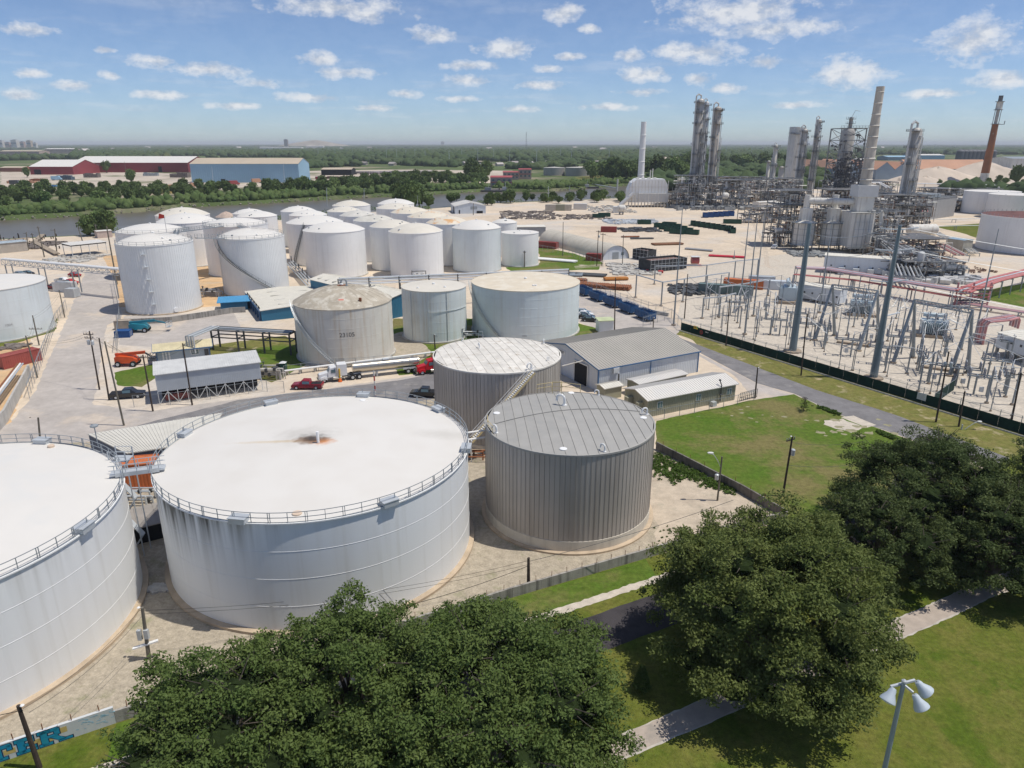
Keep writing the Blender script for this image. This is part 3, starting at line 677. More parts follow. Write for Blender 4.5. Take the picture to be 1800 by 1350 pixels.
for dy in(-1.3,):
 for hh in(.55,1.1,1.7):b.bar((pl[1][0],pl[1][1]+dy,H3+hh),(pl[2][0],pl[2][1]+dy,H3+hh),.06)
 for p in(pl[1],pl[2]):b.bar((p[0],p[1]+dy,H3),(p[0],p[1]+dy,H3+1.8),.07);b.bar((p[0],p[1]+dy,H3+1.1),(p[0],p[1],H3+1.2),.06)
b.build('rim_guard',m_yel,t3)
b=MB();pl=[on3(857,742),on3(858,752),on3(866,762)]
for hh in(.5,1.0):
 for p,q in zip(pl[:-1],pl[1:]):b.bar((*p,H3+hh),(*q,H3+hh),.05)
for p in pl:b.bar((*p,H3),(*p,H3+1),.06)
b.build('rim_guard',m_yel,t3)
x4,y4,R4,H4=-2.35,106.2,10.0,12.2
t4,hz4=clad_tank('grey-brown panelled tank with a streaky white roof and a straight stair on its side',x4,y4,R4,H4,m_roof4,.8,sdir+.2,1.3)
for px,py,s in((843,615,.9),(968,601,.9),(936,650,1.1),(965,634,.7),(806,597,.6)):
 q=G(px,py,12.3);u,v=q.x-x4,q.y-y4;r=math.hypot(u,v)
 if r>9.6:u,v=u*9.6/r,v*9.6/r
 gooseneck(t4,u,v,hz4(math.hypot(u,v)),s,a=random.uniform(0,6))
sr=thing('stair','long straight pale stair climbing to the rim of the white-roofed panelled tank','stairs')
A=at(828,765,92.5);B=G(938,654,12.25)
A=Vector((A.x,A.y,3.2));b=MB();d=B-A;side=Vector((-d.y,d.x,0)).normalized()*.45
for s in(-1,1):b.bar(A+side*s,B+side*s,.08,.25)
b.build('stringer',m_yel,sr);b=MB()
for i in range(42):p=A.lerp(B,(i+.5)/42);b.cbox(p,(.28,.86,.06),math.atan2(d.y,d.x))
b.build('treads',m_weld,sr,kind='stuff');b=MB()
for s in(-1,1):
 for hh in(.55,1.05):b.bar(A+side*s+Vector((0,0,hh)),B+side*s+Vector((0,0,hh)),.05)
 for i in range(9):p=A.lerp(B,i/8)+side*s;b.bar(p,p+Vector((0,0,1.05)),.05)
b.build('handrail',m_weld,sr);b=MB()
for i in(0,.5):p=A.lerp(B,i);b.bar((p.x,p.y,0),p,.16)
b.build('post',m_weld,sr)
pb=thing('pipe_bridge','two pale pipes spanning from the large front tank to the grey panelled tank','pipes')
for dz in(0,.5):
 a=at(815,784,78.0+dz*2);e=at(862,778,79.5+dz*2);MB().tube(Vector((a.x-.6,a.y,9.6+dz)),Vector((e.x+.3,e.y,9.6+dz)),.13,n=8).build('pipe',m_weld,pb,smooth=True)
# ---- middle group
m_t5=mat('stained_cream_shell',(0.68,0.65,0.58),0.6,var=0.06,scale=0.3,streak=0.55,streak_col=(0.44,0.30,0.15),streak_scale=1.0,spec=0.3)
m_r5=mat('grimy_dome',(0.44,0.39,0.31),0.7,var=0.12,scale=0.4,streak=0.0,patch=(0.56,0.52,0.44),patch_scale=0.5,patch_at=0.5,spec=0.3)
x5,y5,R5,H5=-36.3,148.4,10.3,11.9
t5,rz5=tank('stained cream tank with a grimy domed roof and black number, behind the tanker lorry',x5,y5,R5,H5,'dome',3.1,m_t5,m_r5,seams=5,base=m_ringg,roofribs=28,vents=0)
wall_text(t5,'23105',R5,6.3,math.atan2(-y5,-x5)+.03,1.25)
wall_text(t5,'1000',R5,1.5,math.atan2(-y5,-x5)-.12,.6,mat('faded_number',(.35,.36,.37)))
spiral_stair(t5,R5,H5,radians(-88),radians(-152),m_lsteel,.7)
gooseneck(t5,1.2,-.5,15.0,1.6,m_rail,3.4)
b=MB();b.add([(-.28,-R5-.01,H5-.1),(.28,-R5-.01,H5-.1),(.55,-R5+3.0,rz5(R5-3.0)+.05),(-.5,-R5+3.0,rz5(R5-3.0)+.05)],[(0,1,2,3)])
b.build('red_mark',mat('faded_red_paint',(.62,.22,.17),.6,var=.15,scale=2),t5,rot=radians(11))
b=MB();b.cbox((0,0,.35),(.5,.5,.7));b.build('hatch',mat('rust',(.28,.11,.05),.8,var=.3,scale=3),t5,loc=(5.2,-6.6,rz5(8.4)-.05))
b=MB();b.lathe([(1.1,0),(.9,.12),(.001,.2)],12);b.build('rusty_cap',MATS['rust'],t5,loc=(0,0,14.92))
x6,y6,R6,H6=-18.4,163.6,7.55,12.0
m_t6=mat('pale_blue_grey_shell',(0.66,0.71,0.71),0.5,var=0.07,scale=0.15,streak=0.5,streak_col=(0.44,0.36,0.24),spec=0.3)
t6,_=tank('small pale blue-grey tank with flat cream roof, left of the wide tan-roofed one',x6,y6,R6,H6,'cone',.35,m_t6,m_roofc,seams=4,base=m_ringg)
b=MB()
for a in(-95,-62,-128):b.bar(((R6+.06)*cos(radians(a)),(R6+.06)*sin(radians(a)),0),((R6+.06)*cos(radians(a)),(R6+.06)*sin(radians(a)),H6),.12)
b.build('downpipe',m_lsteel,t6)
b=MB();b.lathe([(R6+.05,7.4),(R6+.12,7.4),(R6+.12,7.55),(R6+.05,7.55)],48,a0=radians(-98),a1=radians(-10));b.build('stiffening_ring',m_t6,t6)
wall_text(t6,'105',R6,1.5,radians(-84),.7,MATS['faded_number'])
x7,y7,R7,H7=3.3,169.7,13.1,12.0
t7,_=tank('wide pale blue-grey tank with a flat tan roof in the middle of the scene',x7,y7,R7,H7,'cone',.5,mat('pale_blue_shell',(0.64,0.71,0.72),0.5,var=0.06,scale=0.12,streak=0.3,streak_col=(0.44,0.40,0.32),spec=0.3),m_roof7,seams=5,base=m_ringg)
spiral_stair(t7,R7,H7,radians(-112),radians(-172),mat('pale_stair',(.50,.52,.50),.5),.7)
wall_text(t7,'1006',R7,1.4,radians(-92),.6,MATS['faded_number'])
# ---- cylindrical farm behind
FARM=[
 (-97.3,193.4,9.6,18.3,2.3,'c',m_roofw,100,28,'white ribbed dome tank with rim railing, nearest the street on the left',44),
 (-79.4,216.7,9.6,17.0,2.4,'c',m_roofw,100,28,'white ribbed dome tank with a long diagonal stair down its front',44),
 (-123.4,244.2,11.0,15.5,2.2,'w',m_roofw,0,28,'white railed dome tank half hidden behind the leftmost ribbed tank',0),
 (-122.6,270.2,10.3,16.0,2.8,'w',m_roofw,0,0,'white dome behind the railed tanks on the left, nearer of two',0),
 (-135.1,295.2,10.3,16.0,2.8,'w',m_roofc,0,0,'cream dome tank furthest left beside the river',0),
 (-96.7,250.6,10.7,17.0,2.0,'w',m_roofw,0,30,'white railed tank with a shallow dome with a red flagged mast',0),
 (-105.7,298.2,7.9,15.3,1.8,'w',m_roofw,0,0,'smaller white dome tank behind the shallow railed dome',0),
 (-112.7,309.1,6.8,15.3,1.8,'w',m_roofw,0,0,'small white dome tank at the back left next to the river, behind its twin',0),
 (-95.0,320.3,7.5,15.3,2.0,'w',m_roofw,0,0,'white dome tank with a raised cap, back row near the river bend',0),
 (-85.8,302.8,7.7,15.3,1.8,'w',m_roofw,0,0,'white dome tank with small rooftop fittings, second row from the back',0),
 (-75.2,273.5,10.5,15.3,2.4,'w',m_roofw,0,0,'wide white dome tank with a railed box on its roof and a curved stair',0),
 (-61.6,247.2,10.4,15.5,2.5,'w',m_roofw,0,0,'big smooth white dome tank standing behind the blue-walled sheds',0),
 (-78.0,351.0,9.0,15.3,2.2,'w',m_roofc,0,0,'cream dome tank furthest back in the middle of the farm',0),
 (-74.5,320.2,7.4,15.3,1.8,'w',m_roofc,0,0,'small cream dome tank in front of the furthest back one',0),
 (-54.1,281.0,7.9,15.3,2.0,'w',m_roofd,0,0,'tank with a sooty grey stained dome roof',0),
 (-64.4,300.2,7.3,15.3,1.9,'w',mat('grey_cream_roof',(.58,.56,.51),.7,var=.1,scale=.4),0,0,'tank with a dull grey-cream dome just behind the sooty one',0),
 (-57.9,360.7,9.0,15.3,2.2,'w',m_roofw,0,0,'white dome tank at the very back beside the dark trees',0),
 (-54.0,336.0,9.1,15.3,2.0,'w',m_roofc,0,0,'cream dome tank just in front of the rearmost white one by the trees',0),
 (-44.1,313.7,8.6,15.3,2.2,'w',m_roofr,0,0,'tank with an orange rust spot on its cream dome, furthest of the rusty three',0),
 (-34.0,294.9,8.8,15.3,2.2,'w',m_roofr,0,0,'middle of the three rust-edged domes',0),
 (-24.4,271.4,8.0,15.3,2.3,'w',m_roofr,0,0,'nearest of the three rust-edged domes, just behind the ribbed tank',0),
 (-43.6,260.2,8.0,15.3,2.2,'w',m_roofc,0,0,'cream dome tank tucked between the sooty dome and the big front pair',0),
 (-33.2,246.0,9.2,15.2,2.5,'w',m_roofc,0,0,'smooth white tank with a cream dome right of the pipe alley',0),
 (-12.8,257.6,8.7,15.1,2.5,'c',m_roofw,86,0,'blue-white ribbed dome tank at the right end of the farm',0),
 (3.0,268.1,7.0,12.1,.5,'w',m_roofw,0,0,'lower white flat-topped tank right of the ribbed one',0),
]
farm_t=[]
m_cladb=mat('blue_white_cladding',(.70,.75,.76),.45,var=.04,scale=.2,streak=.2,streak_col=(.42,.40,.34))
for i,(x,y,R,Hh,dh,wl,rm,ribs,rail,lab,rr)in enumerate(FARM):
 wl={'w':m_white,'c':m_cladb if 'blue-white' in lab else m_cladw}[wl]
 t,rz_=tank(lab,x,y,R,Hh,'dome' if dh>1 else 'cone',dh,wl,rm,ribs=ribs,rail=rail,roofribs=rr,seams=0 if ribs else 4,base=m_ringc if i<2 else m_ringg,n=64)
 farm_t.append((t,x,y,R,Hh,rz_))
tank('tiny white domed tank top peeping out behind the ribbed right-hand tank',-3.0,292.0,5.0,13.3,'dome',1.3,m_white,m_roofw,n=40)
t8,t9=farm_t[0][0],farm_t[1][0]
m_stair=mat('stair_steel',(.17,.19,.20),.6,metal=.2)
spiral_stair(t9,9.65,17.0,radians(-28),radians(-160),m_stair,.9)
spiral_stair(farm_t[10][0],10.5,15.3,radians(-128),radians(-95),m_stair,.9)
for k,(px,py)in enumerate(((258,440),(264,458),(268,478),(272,500),(276,524))):
 b=MB();b.cbox((0,0,0),(.9,1.0,.12));b.bar((.3,.45,0),(.3,.45,.9),.05);b.bar((.3,-.45,0),(.3,-.45,.9),.05)
 b.build('bracket',m_lsteel,t8,loc=(9.9*cos(radians(-82+k)),9.9*sin(radians(-82+k)),16.3-3.3*k),rot=radians(-82+k))
wall_text(farm_t[2][0],'23101',11.0,6.5,math.atan2(-244,123)+.72,1.3,MATS['faded_number'])
b=MB();b.M=Matrix.Rotation(radians(-48),4,'Z');b.tube((9.4,0,1),(10.0,0,1),.6,n=14);b.build('manway',m_weld,t8)
cw=thing('catwalk','grey steel catwalk linking the rims of the four railed dome tanks','walkway')
def catwalk(P,w=1.0,leg=False):
 b=MB();r=MB()
 for p,q in zip(P[:-1],P[1:]):
  p=Vector(p);q=Vector(q);d=(q-p);s=Vector((-d.y,d.x,0)).normalized()*w/2
  b.bar(p,q,w,.25)
  for sg in(-1,1):
   for hh in(.6,1.1):r.bar(p+s*sg+Vector((0,0,hh)),q+s*sg+Vector((0,0,hh)),.07)
   k=max(2,int(d.length/2))
   for i in range(k+1):u=p.lerp(q,i/k)+s*sg;r.bar(u,u+Vector((0,0,1.1)),.07)
 b.build('deck',m_rail,cw);r.build('handrail',m_rail,cw)
catwalk([(-88.5,199.5,18.5),(-84.5,208.5,17.3)]);catwalk([(-96,203.5,18.6),(-104,222,17.4),(-106.5,236.8,16.4)]);catwalk([(-104,222,17.4),(-97,240,17.3)]);catwalk([(-84,225.9,17.3),(-92,240.8,17.3)])
b=thing('windsock','small red wind flag on a mast above the left dome tanks','flag',(-113.0,233.6,15.5));MB().tube((0,0,0),(0,0,6.2),.07).build('mast',m_rail,b)
MB().add([(0,0,6.1),(-1.6,0,6.6),(-2.0,0,4.9),(0,0,5.1),(0,.06,6.1),(-1.6,.06,6.6),(-2.0,.06,4.9),(0,.06,5.1)],[(0,1,2,3),(7,6,5,4),(0,4,5,1),(1,5,6,2),(2,6,7,3)]).build('sock',mat('red_cloth',(.6,.06,.04),.7),b)
tz,_=tank('flat white tank cut by the left edge above the fenced lot',-127.0,166.5,13.2,12.0,'cone',.5,m_whiteB,m_roofw,seams=3,base=m_ringg)
wall_text(tz,'1004',13.2,3.5,radians(-38),.8,MATS['faded_number'])
tr,_=tank('white open-topped tank with a dark rusty rim at the right edge',224.0,306.0,20.5,14.6,'cone',-1.2,m_white,mat('rusty_deck',(.16,.07,.06),.8,var=.3,scale=.3),seams=4,base=m_ringg,vents=0)
b=MB()
for i in range(60):
 a=2*pi*i/60;b.bar((20.5*cos(a),20.5*sin(a),14.6),(20.5*cos(a),20.5*sin(a),15.6),.1)
b.build('rim_posts',m_rail,tr,kind='stuff');spiral_stair(tr,20.5,14.6,radians(-72),radians(-128),m_dsteel,.9)
for(xl,yb,R,Hh,lab)in((1687,372,16,14,'plain white flat tank at the right edge, left of two that overlap'),(1729,380,15,14,'plain white flat tank at the right edge, nearer and right of two that overlap')):
 q=G(xl,yb);u=Vector((q.x,q.y,0)).normalized();s=Vector((u.y,-u.x,0));c=q+s*R
 tank(lab,c.x,c.y,R,Hh,'cone',.6,m_white,m_roofw,seams=2,base=m_ringg)
m_ft=mat('dull_grey_shell',(.36,.35,.33),.7,var=.12,scale=.05,streak=.4)
for k,(xl,xr,yt,yb)in enumerate(((955,993,294,309),(993,1041,294,310),(1041,1082,294,307),(1082,1116,293,303),(1278,1297,289,297),(1295,1318,288,298),(1300,1340,298,304))):
 xc=(xl+xr)/2;q=G(xc,yb);dist=math.hypot(q.x,q.y);dep=q.y*cos(PITCH)+CAM_H*sin(PITCH)
 R=(xr-xl)/2/FPX*dep;zt=at(xc,yt+1.0,q.y).z;u=Vector((q.x,q.y,0)).normalized()*R
 w_=['first from the left in a row of four','second from the left in a row of four','third in a row of four','furthest right in a row of four','left of a small pair near the horizon','right of a small pair near the horizon','low and wide behind the pipework'][k]
 tank('dull grey tank across the river, '+w_,q.x+u.x,q.y+u.y,R,max(6,zt),'cone',1.0,m_ft,mat('pale_dull_roof',(.5,.48,.44),.8),n=40)
# ------------------------------------------------------------------ buildings
m_wallw=mat('white_metal_wall',(0.62,0.66,0.70),0.5,var=0.04,scale=0.3,streak=0.15)
m_tanw=mat('tan_siding',(0.34,0.335,0.25),0.7,var=0.06,scale=0.4,streak=0.1)
m_greyroof=mat('warm_grey_metal_roof',(0.42,0.395,0.35),0.55,metal=0.1,var=0.05,scale=0.25)
m_creamroof=mat('cream_metal_roof',(0.70,0.67,0.59),0.6,var=0.05,scale=0.5)
m_bluetrim=mat('blue_trim',(0.06,0.15,0.30),0.5)
m_bluew=mat('blue_siding',(0.035,0.17,0.29),0.5,var=0.07,scale=0.6)
m_blueroof=mat('bright_blue_roof',(0.07,0.29,0.52),0.5,var=0.05)
m_glass=mat('window_glass',(0.10,0.16,0.19),0.12,var=0.1,spec=0.7)
m_frame=mat('white_frame',(0.68,0.69,0.68),0.5)
m_dark=mat('dark_opening',(0.015,0.016,0.02),0.9,var=0.1)  # near-black; paints the shade inside doors, bays and open-fronted sheds
m_conc=mat('stained_concrete',(0.36,0.34,0.31),0.9,var=0.15,scale=0.7,streak=1.0,streak_col=(0.07,0.065,0.06),streak_scale=1.5,bump=0.4)
m_concl=mat('pale_concrete',(0.50,0.48,0.44),0.9,var=0.1,scale=0.8,streak=0.4)
m_contr=mat('red_container_paint',(0.30,0.055,0.045),0.6,var=0.12,scale=0.8,streak=0.3)
m_conto=mat('orange_container_paint',(0.56,0.16,0.05),0.6,var=0.12,scale=0.8,streak=0.2)
m_rust=MATS['rust']
m_wood=mat('creosoted_pole',(0.070,0.052,0.042),0.9,var=0.25,scale=1.5)
m_wood2=mat('weathered_pole',(0.17,0.155,0.125),0.9,var=0.2,scale=1.5)
m_tyre=mat('tyre_rubber',(0.02,0.02,0.02),0.9)
m_chrome=mat('brushed_steel',(0.62,0.58,0.50),0.28,metal=0.85,var=0.05)
m_insul=mat('insulator_grey',(0.28,0.28,0.30),0.4,var=0.1)
m_wire=mat('wire',(0.05,0.05,0.05),0.7)
m_green=mat('dark_green_paint',(0.015,0.075,0.05),0.5,var=0.2,scale=0.6)
m_navy=mat('blue_paint',(0.02,0.09,0.27),0.5,var=0.12,scale=0.6)
def gable(name,label,cat,A,B,depth,eave,ridge,wall,roof,trim=None,ribs_w=0.0,roof_ribs=0.6,cross=False,overhang=.25,end_walls=True,group=None,strips=False,wallz0=0.0,pitch=True):
 """building on the front base line A->B going back by depth; local x along the front, y to the back; ridge along x (or y when cross)"""
 A=Vector(A);B=Vector(B);d=B-A;Lx=Vector((d.x,d.y)).length;rz_=math.atan2(d.y,d.x)
 t=thing(name,label,cat,(A.x,A.y,0.02),rz_,group);D=depth;o=overhang
 if not cross:prof=[(0,wallz0),(D,wallz0),(D,eave),(D/2,ridge),(0,eave)]if pitch else[(0,wallz0),(D,wallz0),(D,ridge),(0,eave)]
 w=MB()
 if not cross:w.extx(prof,0,Lx)
 else:w.extr([(0,wallz0),(Lx,wallz0),(Lx,eave),(Lx/2,ridge),(0,eave)],0,D)
 w.build('wall',wall,t)
 if ribs_w>0:
  b=MB();n=int(Lx/ribs_w)
  for i in range(1,n):x=Lx*i/n;b.box(x-.03,x+.03,-.045,-.003,wallz0,eave if not cross else eave+(ridge-eave)*(1-abs(2*x/Lx-1)))
  m=int(D/ribs_w)
  for i in range(1,m):
   y=D*i/m;zt=eave+(ridge-eave)*(1-abs(2*y/D-1))if(not cross and pitch)else(eave if cross else eave+(ridge-eave)*y/D)
   b.box(-.045,-.003,y-.03,y+.03,wallz0,zt);b.box(Lx+.003,Lx+.045,y-.03,y+.03,wallz0,zt)
  b.build('wall_ribs',wall,t,kind='stuff')
 slope=(ridge-eave)/((D if not cross else Lx)/(2 if pitch or cross else 1));z_o=-o*slope
 r=MB();th=.12
 if not cross:
  if pitch:
   r.extx([(-o,eave+z_o+.02),(D/2,ridge+.02),(D+o,eave+z_o+.02),(D+o,eave+z_o+.02+th),(D/2,ridge+.02+th),(-o,eave+z_o+.02+th)],-o,Lx+o)
  else:r.extx([(-o,eave+z_o+.02),(D+o,ridge-z_o+.02),(D+o,ridge-z_o+.02+th),(-o,eave+z_o+.02+th)],-o,Lx+o)
 else:r.extr([(-o,eave+z_o+.02),(Lx/2,ridge+.02),(Lx+o,eave+z_o+.02),(Lx+o,eave+z_o+.02+th),(Lx/2,ridge+.02+th),(-o,eave+z_o+.02+th)],-o,D+o)
 r.build('roof',roof,t)
 if roof_ribs>0:
  b=MB();LL=Lx if not cross else D;n=int((LL+2*o)/roof_ribs)
  for i in range(n+1):
   x=-o+(LL+2*o)*i/n;z1=eave+z_o+th+.05;z2=ridge+th+.05
   if not cross:
    if pitch:b.bar((x,-o,z1),(x,D/2,z2),.07,.06);b.bar((x,D/2,z2),(x,D+o,z1),.07,.06)
    else:b.bar((x,-o,z1),(x,D+o,ridge-z_o+th+.05),.07,.06)
   else:b.bar((-o,x,z1),(Lx/2,x,z2),.07,.06);b.bar((Lx/2,x,z2),(Lx+o,x,z1),.07,.06)
  b.build('roof_seams',roof,t,kind='stuff')
 if trim:
  b=MB();e=.06
  if not cross and pitch:
   for x in(-o-e,Lx+o+e):b.bar((x,-o,eave+z_o+.05),(x,D/2,ridge+.06),.1,.22);b.bar((x,D/2,ridge+.06),(x,D+o,eave+z_o+.05),.1,.22)
   b.bar((-o,-o-e,eave+z_o+.02),(Lx+o,-o-e,eave+z_o+.02),.1,.22)
   for x in(-.03,Lx+.03):b.box(x-.12,x+.12,-.09,.12,0,eave)
   b.box(Lx/2-.1,Lx/2+.1,-.1,-.05,0,eave)
  b.build('trim',trim,t)
 return t,Lx
def window(t,x,z,w,h,y=-.06,m=None,bars=True):
 f=MB();f.box(x-w/2-.08,x+w/2+.08,y-.04,y+.03,z-.08,z+h+.08);o=f.build('window',m_frame,t)
 MB().box(x-w/2,x+w/2,y-.055,y-.042,z,z+h).build('pane',m_glass,o)
 if bars:MB().box(x-.03,x+.03,y-.07,y-.056,z,z+h).build('mullion',m_frame,o)
 return o
def hgt(px,py,base):return at(px,py,base.y).z
A=G(1051,689);B=G(1225,654);ev=hgt(1051,650,A)
wh,Lx=gable('warehouse','white metal warehouse with warm grey ribbed roof and blue trim behind the tan office','warehouse',A,B,21.5,ev,ev+2.2,m_wallw,m_greyroof,m_bluetrim,ribs_w=.45,roof_ribs=.62)
dr=MB();dr.box(-.12,-.05,3.4,7.6,0,4.0);dr.build('door_shade_panel',m_dark,wh)
f=MB();f.box(-.2,-.121,3.15,3.4,0,4.25);f.box(-.2,-.121,7.6,7.85,0,4.25);f.box(-.2,-.121,3.4,7.6,4.0,4.25);f.build('door_frame',m_frame,wh)
d=MB();d.box(-.12,-.05,12.2,13.2,0,2.1);d.build('door',m_wallw,wh)
d=MB();d.box(-.12,-.05,17.2,20.6,0,4.0);d.build('door_shade_panel',m_dark,wh)
d=MB();d.box(-.10,-.05,11.0,14.0,4.2,5.0);s=d.build('sign_board',m_frame,wh)
d=MB()
for k,wd in enumerate((2.2,.8)):
 for j in range(int(wd/.25)):d.box(-.13,-.101,11.4+k*.3+j*.25,11.55+k*.3+j*.25,4.7-k*.3,4.85-k*.3)
d.build('sign_lettering',m_black,s)
bb=MB();bb.tube((-5.2,4.4,4.6),(.4,4.4,5.0),.12);bb.build('downpipe',m_concl,wh)
d=MB();d.box(3.1,4.4,-.5,-.06,3.2,4.2);d.build('wall_unit',m_frame,wh)
A=G(1137,734);B=G(1291,703);ev=hgt(1139,704,A)
of,Lx=gable('office_building','long tan sided office with white metal roof beside the lawn','office',A,B,6.6,ev,ev+.85,m_tanw,m_roofw,None,ribs_w=.40,roof_ribs=.5,overhang=.35)
for fx in(.13,.56,.92):window(of,Lx*fx,1.35,.95,1.0)
ac=MB();ac.box(-1.0,-.05,1.2,2.0,1.1,2.3);ac.box(-1.2,-.05,4.0,5.0,.9,2.4);ac.build('air_conditioner',m_tanw,of)
d=MB();d.tube((Lx*.81,-.3,.4),(Lx*.81,-.3,3.4),.10);d.tube((Lx*.81,-.3,3.4),(Lx*.81,.2,4.1),.10);d.tube((Lx*.81-.3,-.35,1.7),(Lx*.81+.5,-.35,1.7),.1);d.tube((Lx*.81,.2,4.1),(Lx*.81,.25,4.35),.2,n=8);d.build('flue',m_dsteel,of)
d=MB();d.box(Lx*.69,Lx*.69+.9,-1.1,-.3,0,.8);d.build('condenser',m_lsteel,of)
A2=G(1122,699);B2=G(1205,680)
gable('annexe','low tan annexe with a pale flat-pitched roof between office and warehouse','building',A2,B2,3.2,2.5,2.7,m_tanw,m_roofw,None,roof_ribs=.5)
gable('shed','small cream shed roof beside the grey panelled tank','shed',G(1062,704),G(1092,698),2.4,2.2,2.5,m_tanw,m_creamroof,None,roof_ribs=.5)
A=G(281,711);B=G(462,686);ev=hgt(272,660,A);t,Lx=gable('loading_shed','corrugated grey loading shed with hanging screen walls on thin white legs','shed',A,B,7.0,ev,ev+.35,mat('grey_corrugated',(.52,.56,.60),.5,metal=.2,var=.05,rand=0),mat('pale_corrugated_roof',(.64,.64,.62),.5,metal=.1,var=.08,patch=(.36,.35,.33),patch_scale=.5,patch_at=.62),None,ribs_w=.3,roof_ribs=.4,wallz0=2.3,pitch=False)
b=MB();n=11
for i in range(n+1):
 x=Lx*i/n;b.bar((x,-.02,0),(x,-.02,2.3),.1);b.bar((x,6.9,0),(x,6.9,2.3),.1)
 if i<n and i%2==0:b.bar((x,-.02,0),(Lx*(i+1)/n,-.02,2.2),.1)
 elif i<n:b.bar((x,-.02,2.2),(Lx*(i+1)/n,-.02,0),.1)
b.build('leg_frame',m_frame,t)
MB().box(.5,Lx-.5,3,3.2,0.0,2.2).build('dark_sheet',m_dark,t)  # near-black upright sheet behind the front legs
MB().box(1,5,1.2,2.8,.1,1.1).build('stored_crate',m_contr,t)
A=G(278,639);B=G(370,629);ev=hgt(267,617,A)
t,Lx=gable('control_building','small grey-blue building with a cream ribbed roof behind the loading shed','building',A,B,5.2,ev,ev+.7,mat('grey_blue_wall',(.36,.42,.47),.6,var=.05),mat('yellowed_roof',(.62,.55,.36),.7,var=.15,scale=.5),m_bluetrim,roof_ribs=.5,overhang=.7)
for x in(1.0,1.6,2.2):d=MB().box(x,x+.3,-.12,-.02,.3,2.4);d.build('louvre',m_frame,t)
window(t,Lx*.72,1.2,1.4,.9);d=MB().box(Lx*.9,Lx*.9+.8,-.1,-.03,0,2.0);d.build('door',m_dsteel,t)
A=G(461,565);ev=hgt(460,547,A);P_=G(460,545,ev);Q_=G(433,512,ev);K_2=G(541,496,ev);u_=Q_-P_;w_=Vector((u_.y,-u_.x,0)).normalized();B=A+w_*(K_2-Q_).dot(w_)
t,Lx=gable('loading_bay','blue-walled shed with a cream roof and open left side next to the stained tank','shed',A,B,u_.length,ev,ev+.5,m_bluew,m_creamroof,None,ribs_w=.5,roof_ribs=.9,cross=True)
b=MB()
for i in range(7):b.box(-.5,-.2,1+i*3.9,1.3+i*3.9,0,ev)
b.box(-.45,-.25,0,26,ev-.3,ev);b.build('bay_posts',m_bluetrim,t);b=MB()
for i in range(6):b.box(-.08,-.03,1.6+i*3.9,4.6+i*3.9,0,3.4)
b.build('bay_shade_panel',m_dark,t,kind='stuff')
b=MB()
for i in range(4):b.cbox((Lx*.35,4+i*6,ev+.5),(3.2,.5,.12));b.cbox((Lx*.75,2+i*6,ev+.45),(3.2,.5,.12))
b.build('roof_ridge_vents',m_roofd,t,kind='stuff')
A=G(560,545);B=G(686,563);ev=hgt(686,528,B)
t,Lx=gable('loading_bay','long blue-walled shed with cream gabled roof running behind the stained tank','shed',G(548,522),G(686,561),9.5,ev,ev+1.0,m_bluew,m_creamroof,None,ribs_w=.5,roof_ribs=.9)
b=MB()
for i in range(4):b.cbox((3+i*4,2.4,ev+.6),(.5,3.0,.12))
b.build('roof_ridge_vents',m_roofd,t,kind='stuff')
A=G(389,547);B=G(436,544);ev=hgt(389,532,A)
gable('shed','small bright blue-roofed shed below the diagonal-stair tank','shed',A,B,5.0,ev,ev+.3,m_bluew,m_blueroof,None,ribs_w=.5,roof_ribs=.8,pitch=False,overhang=.8)
z7=3.3;A=G(223,797,z7);B=G(288,786,z7);C_=G(355,728,z7);D_=G(154,763,z7)
t=thing('store_roof','pale ribbed metal store roof squeezed between the rims of the two large tanks','shed',(0,0,0.02))
b=MB();ee=Vector((C_.x-1.0,C_.y,0));P4=[(A.x,A.y),(B.x+5,B.y+2.0),(C_.x+3,C_.y+.6),(D_.x,D_.y)]
b.prism(P4,z7-.15,z7);b.build('roof',mat('ivory_metal_roof',(.60,.58,.52),.6,var=.05,scale=.4),t)
b=MB();n=34
for i in range(1,n):u=i/n;p=Vector(P4[0]).lerp(Vector(P4[1]),u);q=Vector(P4[3]).lerp(Vector(P4[2]),u);b.bar((p.x,p.y,z7+.03),(q.x,q.y,z7+.03),.07,.06)
b.build('roof_seams',MATS['ivory_metal_roof'],t,kind='stuff')
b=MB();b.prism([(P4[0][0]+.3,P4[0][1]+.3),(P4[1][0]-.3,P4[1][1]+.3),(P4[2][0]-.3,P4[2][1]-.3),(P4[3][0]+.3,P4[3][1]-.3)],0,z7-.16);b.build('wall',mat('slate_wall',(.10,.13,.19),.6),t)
def container(label,loc,rot,size=(12.2,2.44,2.6),m=None,group=None,ribs=True,cat='container',name='shipping_container'):
 m=m or m_contr;L_,w,h=size;t=thing(name,label,cat,loc,rot,group)
 MB().box(-L_/2,L_/2,-w/2,w/2,.12,h).build('box_shell',m,t)
 b=MB();n=int(L_/.42)
 for i in range(n):
  x=-L_/2+.3+(L_-.6)*i/(n-1)
  for s in(-1,1):b.cbox((x,s*(w/2+.015),h/2+.05),(.2,.06,h-.5))
  b.cbox((x,0,h+.015),(.2,w-.3,.04))
 b.build('corrugation',m,t,kind='stuff');b=MB()
 for x in(-L_/2,L_/2):
  for y in(-w/2,w/2):b.cbox((x,y,h/2),(.16,.16,h+.04))
 for y in(-w/2,w/2):b.cbox((0,y,h),(L_,.14,.14));b.cbox((0,y,.12),(L_,.14,.16))
 b.build('corner_post',m,t);b=MB()
 for y in(-.6,-.2,.2,.6):b.tube((L_/2+.06,y,.3),(L_/2+.06,y,h-.2),.03,n=5)
 b.build('door_bars',m_lsteel,t);return t
